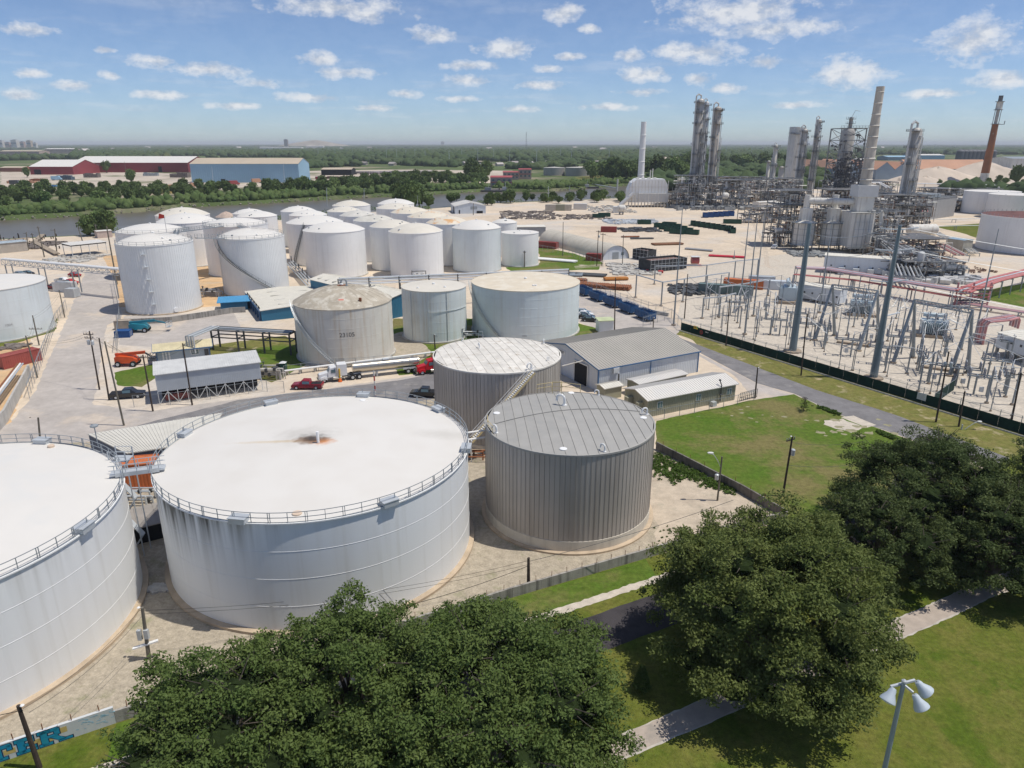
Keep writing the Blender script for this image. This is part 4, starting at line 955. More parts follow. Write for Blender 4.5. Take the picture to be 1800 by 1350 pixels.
q=G(252,838,0);container('bright orange ribbed container seen under the steel gangway',(q.x-.2,q.y-2.4,0.02),radians(12),(6.6,3.0,3.5),m_conto)
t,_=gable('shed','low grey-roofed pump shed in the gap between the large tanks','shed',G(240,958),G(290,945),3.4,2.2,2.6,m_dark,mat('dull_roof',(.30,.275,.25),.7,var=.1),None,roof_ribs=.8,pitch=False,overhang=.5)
def skid(label,c,n=5,s=1.0,m1=None,seed=1,cat='pipes'):
 r=random.Random(seed);t=thing('pipe_manifold',label,cat,c)
 m1=m1 or m_lsteel;b=MB();c2=MB()
 for i in range(n):
  y=r.uniform(-1.5,1.5)*s;z=r.uniform(.4,1.6)*s;x0=-r.uniform(1,2.4)*s;x1=r.uniform(1,2.4)*s
  b.path([(x0,y,0),(x0,y,z),(x1,y,z),(x1,y,0)],r.uniform(.06,.14)*s,7)
  c2.cbox((r.uniform(x0,x1),y,z),(.35*s,.4*s,.5*s));c2.tube((x0,y,z),(x0,y,z+.5*s),.05*s);c2.lathe([(.2*s,z+.5*s),(.2*s,z+.55*s)],8,c=(x0,y))
 b.build('pipe_run',m1,t);c2.build('valves',m_dsteel,t,kind='stuff');return t
skid('pipe manifold with dark valves in the gap between the two large front tanks',G(250,880),6,1.0,m_lsteel,3)
skid('valve and pipe cluster on ochre ground between front tank and panelled tank',G(836,806),5,.9,m_rust,5)
skid('yellow and white pump cluster between the ribbed tanks',G(372,520),6,1.5,m_lsteel,8)
skid('white looped pipe cluster between the small tank and the tan-roofed tank',G(830,596),4,1.2,m_weld,9)
skid('tangled scrap pipe pile beside the portable toilet',G(478,662),12,1.4,m_concl,12,'scrap')
A=G(800,376);B=G(854,375);ev=hgt(800,363,A)
t,Lx=gable('store','white gabled store near the river trees behind the farm','warehouse',A,B,24,ev,ev+2.2,m_wallw,m_roofw,None,ribs_w=0,roof_ribs=1.5,cross=True)
b=MB();b.box(Lx*.7,Lx*.9,-.1,-.03,0,1.6);b.box(-.1,-.03,4,9,0,4);b.box(Lx*.12,Lx*.16,-.1,-.03,0,2.4);b.build('door_shade_panel',m_dark,t);b=MB().box(Lx*.5,Lx*.72,-.08,-.03,ev-2.0,ev-.2);b.build('vent_louvre',m_rail,t)
A=G(928,417);B=G(959,416);ev=hgt(958,399,B)
gable('building','low grey flat block with a pale roof behind the lower flat-topped tank','building',G(880,417),B,9,ev,ev+.1,mat('mid_grey_wall',(.30,.31,.32),.6),m_creamroof,None,roof_ribs=0,overhang=.2)
q0=G(968,424);q1=G(1083,456);rq=6.0;d=(q1-q0);Lq=d.length;t=thing('quonset_hut','long round-backed cream quonset hut in the equipment yard','hut',(q0.x,q0.y,0.02),math.atan2(d.y,d.x))
b=MB();n=20;vs=[]
for x in(0,Lq):vs+=[(x,rq*cos(pi*i/n),.9*rq*sin(pi*i/n))for i in range(n+1)]
b.add(vs,[(i,i+1,n+2+i,n+1+i)for i in range(n)]);b.build('shell',mat('ivory_shell',(.54,.50,.42),.6,var=.08,scale=.2),t,smooth=True)
for x,nm in((0.05,'end_wall'),(Lq-.3,'end_wall')):
 b=MB();b.add([(x,rq*cos(pi*i/n)*.98,.9*rq*sin(pi*i/n)*.98)for i in range(n+1)],[tuple(range(n+1))]);b.build(nm,m_wallw,t)
b=MB();
for i in range(16):
 x=Lq*i/15
 for j in range(n):b.bar((x,(rq+.03)*cos(pi*j/n),.9*(rq+.03)*sin(pi*j/n)),(x,(rq+.03)*cos(pi*(j+1)/n),.9*(rq+.03)*sin(pi*(j+1)/n)),.12,.06)
b.build('hoops',MATS['ivory_shell'],t,kind='stuff')
MB().box(Lq-.28,Lq-.2,-1.6,1.2,0,2.8).build('door',m_rail,t);MB().box(Lq-.28,Lq-.2,2.4,3.6,1.5,2.6).build('window',m_glass,t)
gable('guard_booth','small pale booth with a yellow-green roof by the parked cars','booth',G(1053,585),G(1078,584),3.2,2.9,3.0,m_wallw,mat('lime_roof',(.50,.55,.33),.6),None,roof_ribs=0,overhang=.3)
t,Lx=gable('building','low grey workshop at the left edge by the dock','building',G(-20,448),G(50,441),8,4,4.3,mat('buff_wall',(.42,.38,.33),.7),mat('bluish_roof',(.40,.46,.50),.6),None,roof_ribs=1.2)
t,Lx=gable('canopy','white flat canopy over parked machines left of the ribbed tank','canopy',G(128,452),G(190,445),8.5,4.6,4.8,m_dark,m_roofw,None,roof_ribs=1.2,wallz0=4.2,pitch=False)
b=MB()
for x in(0.2,Lx/2,Lx-.2):
 for y in(.2,8.2):b.bar((x,y,0),(x,y,4.5),.2)
b.build('post',m_frame,t)
gable('hut','tiny pink-buff hut beside the dock trees','hut',G(172,419),G(198,417),5,3.2,3.4,mat('pink_buff_wall',(.5,.40,.35),.7),m_roofw,None,roof_ribs=0)
pbz=thing('pipe_bridge','white trussed pipe bridge crossing the street to the ribbed tank','pipe bridge')
P0=at(10,470,G(10,500).y);P1=at(207,447,206.0);P0=Vector((P0.x,P0.y,6.6));P1=Vector((P1.x,P1.y,7.0))
d=(P1-P0).normalized();s=Vector((-d.y,d.x,0))*1.0
b=MB()
for sg in(-1,1):
 for dz in(0,1.6):b.bar(P0+s*sg+Vector((0,0,dz)),P1+s*sg+Vector((0,0,dz)),.16)
 n=24
 for i in range(n):
  a=P0.lerp(P1,i/n)+s*sg;e=P0.lerp(P1,(i+1)/n)+s*sg
  b.bar(a,e+Vector((0,0,1.6)),.1)if i%2 else b.bar(a+Vector((0,0,1.6)),e,.1);b.bar(a,a+Vector((0,0,1.6)),.1)
b.build('truss',m_lsteel,pbz);b=MB()
for sg in(-.7,-.2,.4):b.tube(P0+s*sg+Vector((0,0,1.85)),P1+s*sg+Vector((0,0,1.85)),.22)
b.build('pipe',m_weld,pbz,smooth=True);b=MB()
for u in(.03,.33,.62,.97):
 a=P0.lerp(P1,u)
 for sg in(-1,1):b.bar((a.x+s.x*sg,a.y+s.y*sg,0),a+s*sg,.28)
b.build('column',m_rail,pbz)
pr=thing('pipe_rack','dark steel pipe rack leading from the street tanks to the stained tank','pipe rack')
Pa=at(378,588,152.0);Pb=at(512,573,148.0);Pa=Vector((Pa.x,Pa.y,4.6));Pb=Vector((Pb.x,Pb.y,4.6));d=(Pb-Pa).normalized();s=Vector((-d.y,d.x,0))
b=MB()
for i in range(4):
 c=Pa.lerp(Pb,i/3)
 for sg in(-1.3,1.3):b.bar((c.x+s.x*sg,c.y+s.y*sg,0),c+s*sg,.32)
 b.bar(c+s*-1.5,c+s*1.5,.25);b.bar(c+s*-1.5-Vector((0,0,1.6)),c+s*1.5-Vector((0,0,1.6)),.2)
for sg in(-1.4,1.4):
 for dz in(0,-1.6):b.bar(Pa+s*sg+Vector((0,0,dz)),Pb+s*sg+Vector((0,0,dz)),.22)
b.build('rack_frame',m_dsteel,pr)
for k,sg in enumerate((-1.0,-.5,0,.5,1.0)):MB().tube(Pa+s*sg+Vector((0,0,.25)),Pb+s*sg+Vector((0,0,.25)),.16,n=7).build('pipe',[m_rail,m_dsteel,m_lsteel][k%3],pr,smooth=True)
for k,sg in enumerate((-.9,-.3,.3,.9)):
 c=Pa+d*(sg+.3);MB().path([c+Vector((0,0,.5)),c+s*-9+Vector((0,0,.5)),c+s*-9+Vector((0,0,-3))],.17,7).build('pipe',[m_rail,m_lsteel][k%2],pr,smooth=True)
pl=thing('pipeline','pair of pale elevated pipelines running behind the small flat tank','pipeline')
for dz,m_ in((0,m_weld),(.8,m_weld),(1.5,m_lsteel)):
 a=at(596,503-dz*4,190);e=at(1000,467-dz*3,205);a.z=7.2+dz;e.z=7.2+dz;MB().tube(a,e,.3,n=8).build('pipe',m_,pl,smooth=True)
b=MB()
for i in range(9):
 c=Vector((a.x,a.y,7.0)).lerp(Vector((e.x,e.y,7.0)),i/8)
 for sg in(-.9,.9):b.bar((c.x,c.y+sg,0),(c.x,c.y+sg,8.9),.25)
b.build('rack_frame',m_dsteel,pl)
pl2=thing('pipe_rack','ground-level dark pipe rack with many hangers in the alley between two big domes','pipe rack')
b=MB();a=G(648,452);e=G(735,492)
for k in range(6):o_=Vector((k*.7-1.5,k*.15,1.6+.25*(k%3)));MB().tube(a+o_,e+o_,.2,n=6).build('pipe',[m_lsteel,m_weld][k%2],pl2,smooth=True)
for i in range(12):c=a.lerp(e,i/11);b.bar(c+Vector((-2,0,0)),c+Vector((-2,0,3.2)),.2);b.bar(c+Vector((2.6,.6,0)),c+Vector((2.6,.6,3.0)),.2);b.bar(c+Vector((-2,0,2.9)),c+Vector((2.6,.6,2.9)),.2)
b.build('rack_frame',m_dsteel,pl2)
pl3=thing('pipe_rack','pale pipes and short dark posts right of the diagonal-stair tank','pipe rack');b=MB();a=G(505,470);e=G(548,520)
for k in range(4):o_=Vector((k*.8,0,1.5+k*.3));MB().tube(a+o_,e+o_,.22,n=6).build('pipe',m_lsteel,pl3,smooth=True)
for i in range(7):c=a.lerp(e,i/6)+Vector((1.5,1,0));b.bar(c,c+Vector((0,0,4)),.25)
b.build('rack_frame',m_dsteel,pl3)
pl4=thing('pipeline','thin pale pipeline along the kerb behind the tanker lorry','pipeline')
a=G(500,652,1.0);e=G(770,618,1.0);MB().tube(a,e,.2,n=8).build('pipe',m_weld,pl4,smooth=True);MB().tube(a+Vector((0,.6,-.2)),e+Vector((0,.6,-.2)),.14,n=8).build('pipe',m_lsteel,pl4,smooth=True)
b=MB()
for i in range(12):c=a.lerp(e,i/11);b.box(c.x-.15,c.x+.15,c.y-.3,c.y+1,0,.8)
b.build('pipe_support',m_concl,pl4)
# ------------------------------------------------------------------ walls and fences
def wall_run(name,label,pts,h,w,m,cat='wall',posts=0,cap=None,post_h=.6,post_m=None,group=None,z0=0.0):
 t=thing(name,label,cat,(pts[0][0],pts[0][1],0),0,group);O=Vector((pts[0][0],pts[0][1],0));k=0
 for a,b_ in zip(pts[:-1],pts[1:]):
  a=Vector((a[0],a[1],0));c=Vector((b_[0],b_[1],0));n=max(1,int((c-a).length/3.0))
  for i in range(n):
   p=a.lerp(c,i/n)-O;q=a.lerp(c,(i+1)/n)-O;dd=(q-p).normalized()*.012
   MB().bar(p+dd+Vector((0,0,h/2+z0)),q-dd+Vector((0,0,h/2+z0)),w+(.01 if k%2 else 0),h+(.012*(k%3))).build('panel',m,t);k+=1
  if posts:
   n=int((c-a).length/posts);pb_=MB()
   for i in range(n):p=a.lerp(c,(i+.5)/n)-O;pb_.bar(p+Vector((0,0,h)),p+Vector((random.uniform(-.04,.04),random.uniform(-.04,.04),h+post_h)),.05)
   pb_.build('stub_posts',post_m or m_rust,t,kind='stuff')
 return t
wall_run('retaining_wall','low stained concrete wall along the bund in front of the grey panelled tank',[(-31.5,44.2),(-15,52.7),(0.0,60.5),(14.8,67.6),(26,73.0),(33.6,76.0)],1.15,.22,m_conc,posts=1.7)
wall_run('retaining_wall','dark-stained concrete wall between sandy lot and lawn',[(33.6,76.0),(30.3,82.7),(21.7,96.9)],1.25,.22,mat('dark_stained_concrete',(.20,.185,.165),.9,var=.2,scale=.8,streak=1.0,streak_col=(.04,.04,.035),bump=.4),posts=2.4)
m_mural=mat('whitewash',(.58,.60,.61),.8,var=.06,scale=.8,streak=.2)
gw=wall_run('mural_wall','white wall painted with large blue block letters at the bottom left',[(-44,37.4),(-38.0,40.5),(-31.5,44.2)],1.55,.24,m_mural,posts=1.5)
W0=Vector((-42.6,38.1));W1=Vector((-31.5,44.2));dW=Vector((W1.x-W0.x,W1.y-W0.y)).normalized();nW=Vector((dW.y,-dW.x))
def wallpoly(name,polys,m,off):
 b=MB()
 for P in polys:
  a2=sum(P[i][0]*P[(i+1)%len(P)][1]-P[(i+1)%len(P)][0]*P[i][1]for i in range(len(P)))
  if a2<0:P=P[::-1]
  n=len(P);f=[(Wb.x+dW.x*u+nW.x*off,Wb.y+dW.y*u+nW.y*off,z)for u,z in P];k=[(Wb.x+dW.x*u+nW.x*.05,Wb.y+dW.y*u+nW.y*.05,z)for u,z in P]
  b.add(f+k,[tuple(range(n))]+[(n+i,n+(i+1)%n,(i+1)%n,i)for i in range(n)])
 return b.build(name,m,gw)
Wb=Vector((-38.05+.0,40.47))-Vector((gw.location.x,gw.location.y));dW=(Vector((-31.5,44.2))-Vector((-38.0,40.5))).normalized();nW=Vector((dW.y,-dW.x))
m_let=mat('mural_blue',(.0,.23,.46),.7,var=.12,scale=2.5,col2=(.02,.30,.40));m_ink=mat('mural_outline',(.012,.03,.08),.8);m_ylw=mat('mural_ochre',(.58,.44,.16),.8)
def R_(u0,u1,z0,z1):return[(u0,z0),(u1,z0),(u1,z1),(u0,z1)]
T_=[R_(-.85,.75,1.12,1.42),R_(-.95,-.65,.85,1.3),R_(.5,.8,.85,1.3),R_(-.3,.15,.2,1.2),R_(-.6,.45,.12,.36)]
E_=[R_(1.15,1.6,.18,1.42),R_(1.0,2.2,1.18,1.46),R_(1.0,2.3,.12,.38),R_(2.0,2.3,.3,.6),R_(1.95,2.2,.95,1.25),R_(1.5,1.95,.68,.92)]
K_=[R_(2.62,3.05,.18,1.46),R_(2.45,3.3,1.24,1.5),R_(2.45,3.3,.12,.34),R_(3.0,3.75,1.22,1.5),R_(3.5,3.85,.85,1.4),R_(3.0,3.7,.72,.95),[(3.2,.75),(3.65,.75),(4.25,.2),(3.75,.2)],R_(3.7,4.6,.12,.32)]
wallpoly('letter_backing',[R_(-1.0,-.4,.3,.8),R_(.25,1.0,.5,.95),R_(2.1,2.6,.45,1.0),R_(3.9,4.35,.8,1.3),R_(3.0,3.35,.3,.65)],m_ylw,.128)
for L_ in(T_,E_,K_):
 wallpoly('letter_outline',[[(u+(.07 if i in(1,2)else-.05),z+(.06 if i in(2,3)else-.06))for i,(u,z)in enumerate(P)]for P in L_],m_ink,.132)
 wallpoly('letter',L_,m_let,.137)
m_pale=mat('mural_pale_blue',(.28,.47,.58),.8);sq=[]
for i in range(34):
 u=random.uniform(5.0,7.3);z=random.uniform(.45,1.35);a=random.choice([.4,-.5,1.2,0,2.6]);l=random.uniform(.12,.4);sq.append([(u,z),(u+l*cos(a),z+l*sin(a)*.6),(u+l*cos(a)+.04,z+l*sin(a)*.6+.05),(u+.03,z+.06)])
wallpoly('tag_scrawl',sq,m_pale,.13)
m_mesh=mat('green_windscreen',(0.010,0.040,0.032),0.8,var=0.25,scale=0.5,spec=0.2)
F0,F1,F2=G(1197,580),G(1410,645),G(1790,762);F3=F2+(F2-F1)*.6
def fence(label,pts,h=2.3,screen=None,m=m_rail,post=3.0,cat='fence',rails=(1.0,),barb=True,mesh_a=.13,group=None,name='fence',r=.05):
 t=thing(name,label,cat,(pts[0][0],pts[0][1],0),0,group);O=Vector((pts[0][0],pts[0][1],0));pm=MB().tube((0,0,0),(0,0,h+(.35 if barb else.02)),r,n=5).mesh('post',m)
 rb_=MB();sc=MB()
 for a,c in zip(pts[:-1],pts[1:]):
  a=Vector((a[0],a[1],0))-O;c=Vector((c[0],c[1],0))-O;n=max(1,int((c-a).length/post))
  for i in range(n+(1 if c==Vector((pts[-1][0],pts[-1][1],0))-O else 0)):put('post',pm,t,a.lerp(c,i/n))
  for f_ in rails:rb_.bar(a+Vector((0,0,h*f_)),c+Vector((0,0,h*f_)),.05)
  if barb:
   for k in(.12,.3):rb_.bar(a+Vector((0,0,h+k)),c+Vector((0,0,h+k)),.025)
  sc.add([a+Vector((0,0,.05)),c+Vector((0,0,.05)),c+Vector((0,0,h-.03)),a+Vector((0,0,h-.03))],[(0,1,2,3)])
 rb_.build('rail',m,t)
 sc.build('chain_link',screen or mat('chain_link_mesh',(.30,.31,.32),.6,metal=.3,alpha=.08),t)
 return t
sf=fence('substation fence hung with dark green screening along the verge',[F0,F1,F2,F3],2.7,None,rails=(1.0,.5),r=.06)
for a,c in((F0,F1),(F1,F2),(F2,F3)):
 a=a-F0;c=c-F0;n=int((c-a).length/3.0);nn=Vector((-(c-a).y,(c-a).x,0)).normalized()*-.09
 for i in range(n):
  p=a.lerp(c,i/n)+nn;q=a.lerp(c,(i+1)/n)+nn;MB().bar(p+Vector((0,0,1.0)),q+Vector((0,0,1.0))-(q-p)*.01,.03,1.86+.05*random.random()).build('screen_panel',m_mesh,sf)
kb=thing('kerb','low concrete kerb at the foot of the green screened fence','kerb');off=Vector((-.5,-.9,0));b=MB()
for a,c in((F0,F1),(F1,F2),(F2,F3)):b.bar(a+off+Vector((0,0,.1)),c+off+Vector((0,0,.1)),.25,.22)
b.build('kerb_strip',m_concl,kb)
def flat_on_fence(px,py,w,h,m,label,nm='sign',a0=None,a1=None,z=1.4):
 a0=a0 or F0;a1=a1 or F1;d=(a1-a0).normalized();q=G(px,py);s_=(q-a0).dot(d);p=a0+d*s_;n=Vector((d.y,-d.x,0));n=n if n.y<0 else-n
 t=thing(nm,label,'sign',(p.x+n.x*.22,p.y+n.y*.22,z),math.atan2(d.y,d.x));MB().box(-w/2,w/2,-.02,.02,-h/2,h/2).build('board',m,t);return t
s1=flat_on_fence(1223,588,1.3,.7,mat('sign_yellow',(.75,.52,.04),.5),'yellow sign with green corner high on the green fence screen near the gate',z=1.75)
MB().box(.35,.75,-.03,-.022,-.1,.35).build('sign_corner',mat('sign_green',(.05,.35,.10),.5),s1);MB().box(-.5,.2,-.03,-.022,-.15,.15).build('sign_lettering',mat('sign_brown',(.3,.14,.02),.6),s1)
s2=flat_on_fence(1228,592,.01,.01,m_red,'round red prohibition sign on the green fence screen',z=1.0)
MB().tube((0,-.03,0),(0,.02,0),.5,n=20).build('disc',m_red,s2);MB().tube((0,-.045,0),(0,-.031,0),.34,n=20).build('disc_centre',mat('sign_dark',(.05,.06,.05)),s2);MB().bar((-.3,-.055,.3),(.3,-.055,-.3),.09,.09).build('slash',m_red,s2)
s3=flat_on_fence(1242,594,1.0,.35,m_mesh,'white lettering on the dark green screen beside the yellow sign',z=1.4)
for i,wd in enumerate((.14,.22,.1,.2)):MB().box(-.45+i*.25,-.45+i*.25+wd,-.03,-.022,-.12,.12).build('lettering',m_frame,s3)
s4=flat_on_fence(1610,712,1.6,1.25,m_frame,'white notice board on the green fence screen by the black transformer pole',a0=F1,a1=F2,z=1.35)
for i in range(5):MB().box(-.6,.6-.2*(i%2),-.03,-.022,.4-i*.2,.44-i*.2).build('lettering',mat('notice_grey',(.3,.32,.34)),s4)
fence('green side screen running back from the fence near the black transformer pole',[G(1640,712),G(1676,686),G(1690,640)],2.2,m_mesh,barb=False)
fence('chain-link fence round the office yard at the lawn edge',[G(1140,742),G(1296,712),G(1325,704)],1.9,None,rails=(1.0,),barb=False)
fence('chain-link fence along the left of the worn street',[G(52,700),G(100,570),G(118,545)],2.6)
fence('chain-link fence beside the ribbed tank at the street edge',[G(206,620),G(212,560),G(200,500)],2.6)
fence('chain-link fence in front of the loading shed',[G(236,716),G(300,712),G(470,688),G(500,690)],2.2,barb=False)
fence('chain-link fence behind the pickup along the cross street',[G(500,660),G(560,652),G(690,640)],2.0,barb=False)
fence('chain-link fence beside the parked blue trailers',[G(1018,500),G(1090,530),G(1180,560)],2.3)
fence('short gate fence at the substation corner',[G(1130,575),G(1180,560),G(1197,580)],2.4)
fence('chain-link fence along the tank farm edge by the quonset hut',[G(945,440),G(1000,450),G(1060,470)],2.3)
fence('iron gate panel at the end of the tan office',[G(1300,706),G(1330,698)],1.6,None,m=m_dsteel,post=.5,rails=(1.0,.5,.1),barb=False,name='gate',cat='gate')
wall_run('bund_wall','pale low concrete wall curving past the ribbed tank and blue shed',[tuple(G(208,572))[:2],tuple(G(300,567))[:2],tuple(G(410,550))[:2],tuple(G(432,549))[:2]],1.5,.25,m_conc)
wall_run('bund_wall','pale concrete wall with pipes on top at the left edge of the street',[tuple(G(-40,800))[:2],tuple(G(12,742))[:2],tuple(G(54,660))[:2]],2.3,.35,m_concl)
wall_run('barrier_wall','row of concrete barriers beside the parked blue trailers',[tuple(G(1030,508))[:2],tuple(G(1120,545))[:2],tuple(G(1175,556))[:2]],.9,.5,m_concl)
b=thing('pipe_bundle','bundle of white pipes lying along the top of the left street wall','pipes')
for k in range(3):a=G(-40,800);e=G(54,660);MB().tube(a+Vector((-1-k*.5,0,2.5)),e+Vector((-1-k*.5,0,2.5)),.16,n=6).build('pipe',[m_lsteel,m_weld,m_rust][k],b,smooth=True)
# ------------------------------------------------------------------ vehicles
def wheel(t,x,y,r,w=.25):
 b=MB();b.tube((x,y-w/2,r),(x,y+w/2,r),r,n=16);o=b.build('wheel',m_tyre,t,smooth=True)
 MB().tube((x,y-w/2-.012,r),(x,y+w/2+.012,r),r*.55,n=10).build('rim',m_lsteel,o)
def loft(b,secs):
 """secs: list of (x, half width low, half width high, z low, z high)"""
 vs=[]
 for x,wl,wh,zl,zh in secs:vs+=[(x,-wl,zl),(x,wl,zl),(x,wh,zh),(x,-wh,zh)]
 n=len(secs);fs=[(0,3,2,1),tuple(4*(n-1)+i for i in(0,1,2,3))]
 for i in range(n-1):
  for j in range(4):a=4*i+j;c=4*i+(j+1)%4;fs.append((a,c,c+4,a+4))
 b.add(vs,fs)
def car(label,loc,rot,m,kind='sedan',group=None,name='parked_car',scale=1.0):
 t=thing(name,label,{'pickup':'pickup truck','van':'van'}.get(kind,'car'),loc,rot,group,scale);b=MB();g_=MB()
 if kind=='pickup':
  loft(b,[(-2.9,.93,.95,.5,1.05),(-2.85,.96,.97,.42,1.12),(-.55,.96,.97,.42,1.12),(-.5,.96,.97,.42,1.1),(1.5,.96,.95,.42,1.12),(2.7,.93,.88,.45,1.0),(2.85,.9,.8,.5,.85)])
  loft(b,[(-.75,.93,.70,1.08,1.1),(-.6,.93,.76,1.1,1.78),(.75,.93,.76,1.1,1.82),(1.5,.93,.78,1.1,1.14)])
  loft(g_,[(-.62,.945,.80,1.16,1.62),(.7,.945,.80,1.16,1.66)]);loft(g_,[(.78,.8,.70,1.25,1.78),(1.42,.84,.80,1.13,1.2)])
  b2=MB();b2.box(-2.75,-.8,-.78,.78,1.125,1.14);b2.build('bed',m_dark,t);wh=((1.85,.4),(-1.8,.4))
 elif kind=='van':
  loft(b,[(-2.6,.95,.9,.4,2.3),(1.4,.97,.92,.4,2.35),(2.1,.95,.85,.4,1.3),(2.7,.9,.8,.45,1.05)]);loft(g_,[(1.45,.9,.84,1.35,2.2),(2.08,.95,.86,1.3,1.36)]);wh=((1.7,.38),(-1.7,.38))
 else:
  loft(b,[(-2.25,.82,.80,.45,.85),(-2.15,.88,.86,.35,.95),(-.9,.9,.88,.3,.98),(1.0,.9,.88,.3,.98),(2.05,.86,.80,.35,.80),(2.25,.78,.7,.42,.68)])
  loft(b,[(-1.9,.84,.65,.94,.96),(-1.2,.84,.66,.95,1.42),(.35,.84,.66,.96,1.45),(1.15,.84,.70,.94,.98)])
  loft(g_,[(-1.1,.86,.71,1.0,1.36),(.3,.86,.71,1.0,1.38)]);loft(g_,[(.4,.72,.64,1.1,1.43),(1.1,.78,.72,.97,1.02)]);loft(g_,[(-1.86,.74,.66,.97,1.0),(-1.24,.70,.62,1.05,1.42)]);wh=((1.38,.33),(-1.35,.33))
 b.build('body',m,t,smooth=True);g_.build('windows',m_glass,t)
 for x,r in wh:
  for s in(-1,1):wheel(t,x,s*.84,r)
 L0={'pickup':2.86,'van':2.7}.get(kind,2.22)
 for s in(-.62,.62):MB().cbox((L0-.03,s,.72),(.1,.3,.16)).build('headlight',m_frame,t)
 return t
m_maroon=mat('maroon_car_paint',(.26,.012,.03),.25,var=.04,spec=.6);m_blk=mat('black_car_paint',(.02,.022,.025),.25,spec=.6,var=.04);m_slv=mat('silver_car_paint',(.42,.44,.46),.3,metal=.4,var=.04)
m_wht=mat('white_car_paint',(.72,.73,.74),.3,var=.03);m_bluec=mat('blue_truck_paint',(.02,.12,.38),.3,var=.04)
q=G(541,683);car('maroon crew-cab pickup waiting on the cross street in front of the tanker lorry',(q.x,q.y,.03),radians(-172+180-8+180),m_maroon,'pickup',name='pickup_truck')
q=G(749,697);car('dark grey and black pickup half hidden behind the rim of the large front tank',(q.x,q.y,.03),radians(175),m_blk,'pickup',name='pickup_truck')
q=G(226,699);car('black pickup parked by the fence under the dark utility poles',(q.x,q.y,.03),radians(12),m_blk,'pickup',name='pickup_truck')
q=G(1361,437);car('white service pickup with a small crane in the refinery yard',(q.x,q.y,.03),radians(60),m_wht,'pickup',name='pickup_truck')
for(px,py,m_,lab)in((1028,556,m_wht,'white car at the far end of the short row by the guard booth'),(1031,560,m_blk,'black car parked second in the short row by the guard booth'),(1038,565,m_blk,'black car with grey roof nearest the guard booth'),(1024,552,m_slv,'silver car mostly hidden behind the tan-roofed tank'),
       (112,497,m_wht,'white van-like pickup in the small lot beside the street'),(124,500,m_red,'bright red pickup nearest the street fence'),(132,486,m_red,'red car at the back of the street-side lot'),(96,508,m_maroon,'dark red pickup at the front of the white box trailer'),
       (36,484,m_slv,'grey car left in the lot below the pipe bridge'),(50,483,m_blk,'black car right in the lot below the pipe bridge')):
 q=G(px,py);car(lab,(q.x,q.y,.03),radians(-15),m_,'pickup' if 'pickup' in lab else 'sedan',group='cars parked around the terminal')
q=G(116,512);container('white box trailer parked in the small lot beside the street',(q.x,q.y,.02),radians(-8),(6.5,2.4,2.9),m_frame,cat='trailer',name='box_trailer')
q=G(128,522);container('pale tool cabin on the corner of the street-side lot',(q.x,q.y,.02),radians(-8),(3.2,2.4,2.6),m_lsteel,cat='cabin',name='site_cabin')
def tractor(label,loc,rot,m,scale=1.0):
 t=thing('tractor_unit',label,'lorry',loc,rot,None,scale);b=MB()
 loft(b,[(-.2,1.05,1.05,1.1,3.3),(1.6,1.1,1.05,1.1,3.35),(1.75,1.1,1.0,1.1,2.9)]);loft(b,[(1.7,1.05,1.0,1.0,2.9),(2.9,1.05,.95,1.0,2.75),(3.4,1.05,1.0,1.0,1.95)]);loft(b,[(3.35,.95,.85,.85,1.95),(5.0,.9,.75,.8,1.6),(5.2,.85,.7,.7,1.3)])
 b.build('cab',m,t,smooth=True);g_=MB();loft(g_,[(2.92,.88,.84,1.98,2.7),(3.38,.95,.92,1.97,2.03)]);g_.box(2.0,2.8,-1.07,-1.04,1.85,2.5);g_.box(2.0,2.8,1.04,1.07,1.85,2.5);g_.box(.6,1.2,-1.11,-1.06,2.2,2.7);g_.build('windows',m_glass,t)
 for s in(-1,1):f=MB();loft(f,[(3.6,.17,.1,.55,1.15),(4.2,.2,.16,.85,1.25),(4.9,.17,.1,.5,1.05)]);[None];f.v=[(x,y+s*.98,z)for x,y,z in f.v];f.build('mudguard',m,t,smooth=True)
 ch=MB();ch.box(-3.0,4.9,-.45,.45,.65,1.0);ch.box(-.8,-.3,-1.1,1.1,.6,.9);ch.build('chassis',m_dsteel,t)
 for s in(-1,1):
  MB().tube((.9,s*.95,.75),(2.5,s*.95,.75),.33,n=10).build('fuel_tank',m_chrome,t,smooth=True);MB().tube((1.75,s*1.15,1.2),(1.75,s*1.15,4.0),.07,n=6).build('exhaust_stack',m_chrome,t)
  wheel(t,4.25,s*.95,.52,.3);wheel(t,-1.2,s*.9,.52,.5);wheel(t,-2.5,s*.9,.52,.5)
 MB().box(5.2,5.3,-.55,.55,.8,1.5).build('grille',m_chrome,t);MB().box(5.15,5.4,-1.1,1.1,.4,.7).build('bumper',m_chrome,t)
 return t
qa=G(560,672);qb=G(708,655);d=(qa-qb);ang=math.atan2(d.y,d.x);u=d.normalized()
p=qa-u*5.2;tractor('white long-nose tractor unit pulling the steel tanker trailer',(p.x,p.y,.03),ang,m_wht)
p=qa-u*7.2
tt=thing('tanker_trailer','ribbed stainless tanker trailer parked by the stained tank','trailer',(p.x,p.y,.03),ang)
MB().tube((0.6,0,2.15),(-12.6,0,2.05),.98,n=22).build('barrel',m_chrome,tt,smooth=True)
for i in range(9):x=.4-1.58*i;MB().tube((x,0,2.15),(x-.12,0,2.15),1.03,n=22).build('band',m_chrome,tt)
b=MB();b.box(-12.2,.5,-.5,.5,.95,1.2);b.box(-4.2,-3.9,-.6,.6,0.05,1.0);b.box(-12.8,-9.2,-1.15,-1.05,.95,1.3);b.box(-12.8,-9.2,1.05,1.15,.95,1.3);b.build('chassis',m_lsteel,tt)
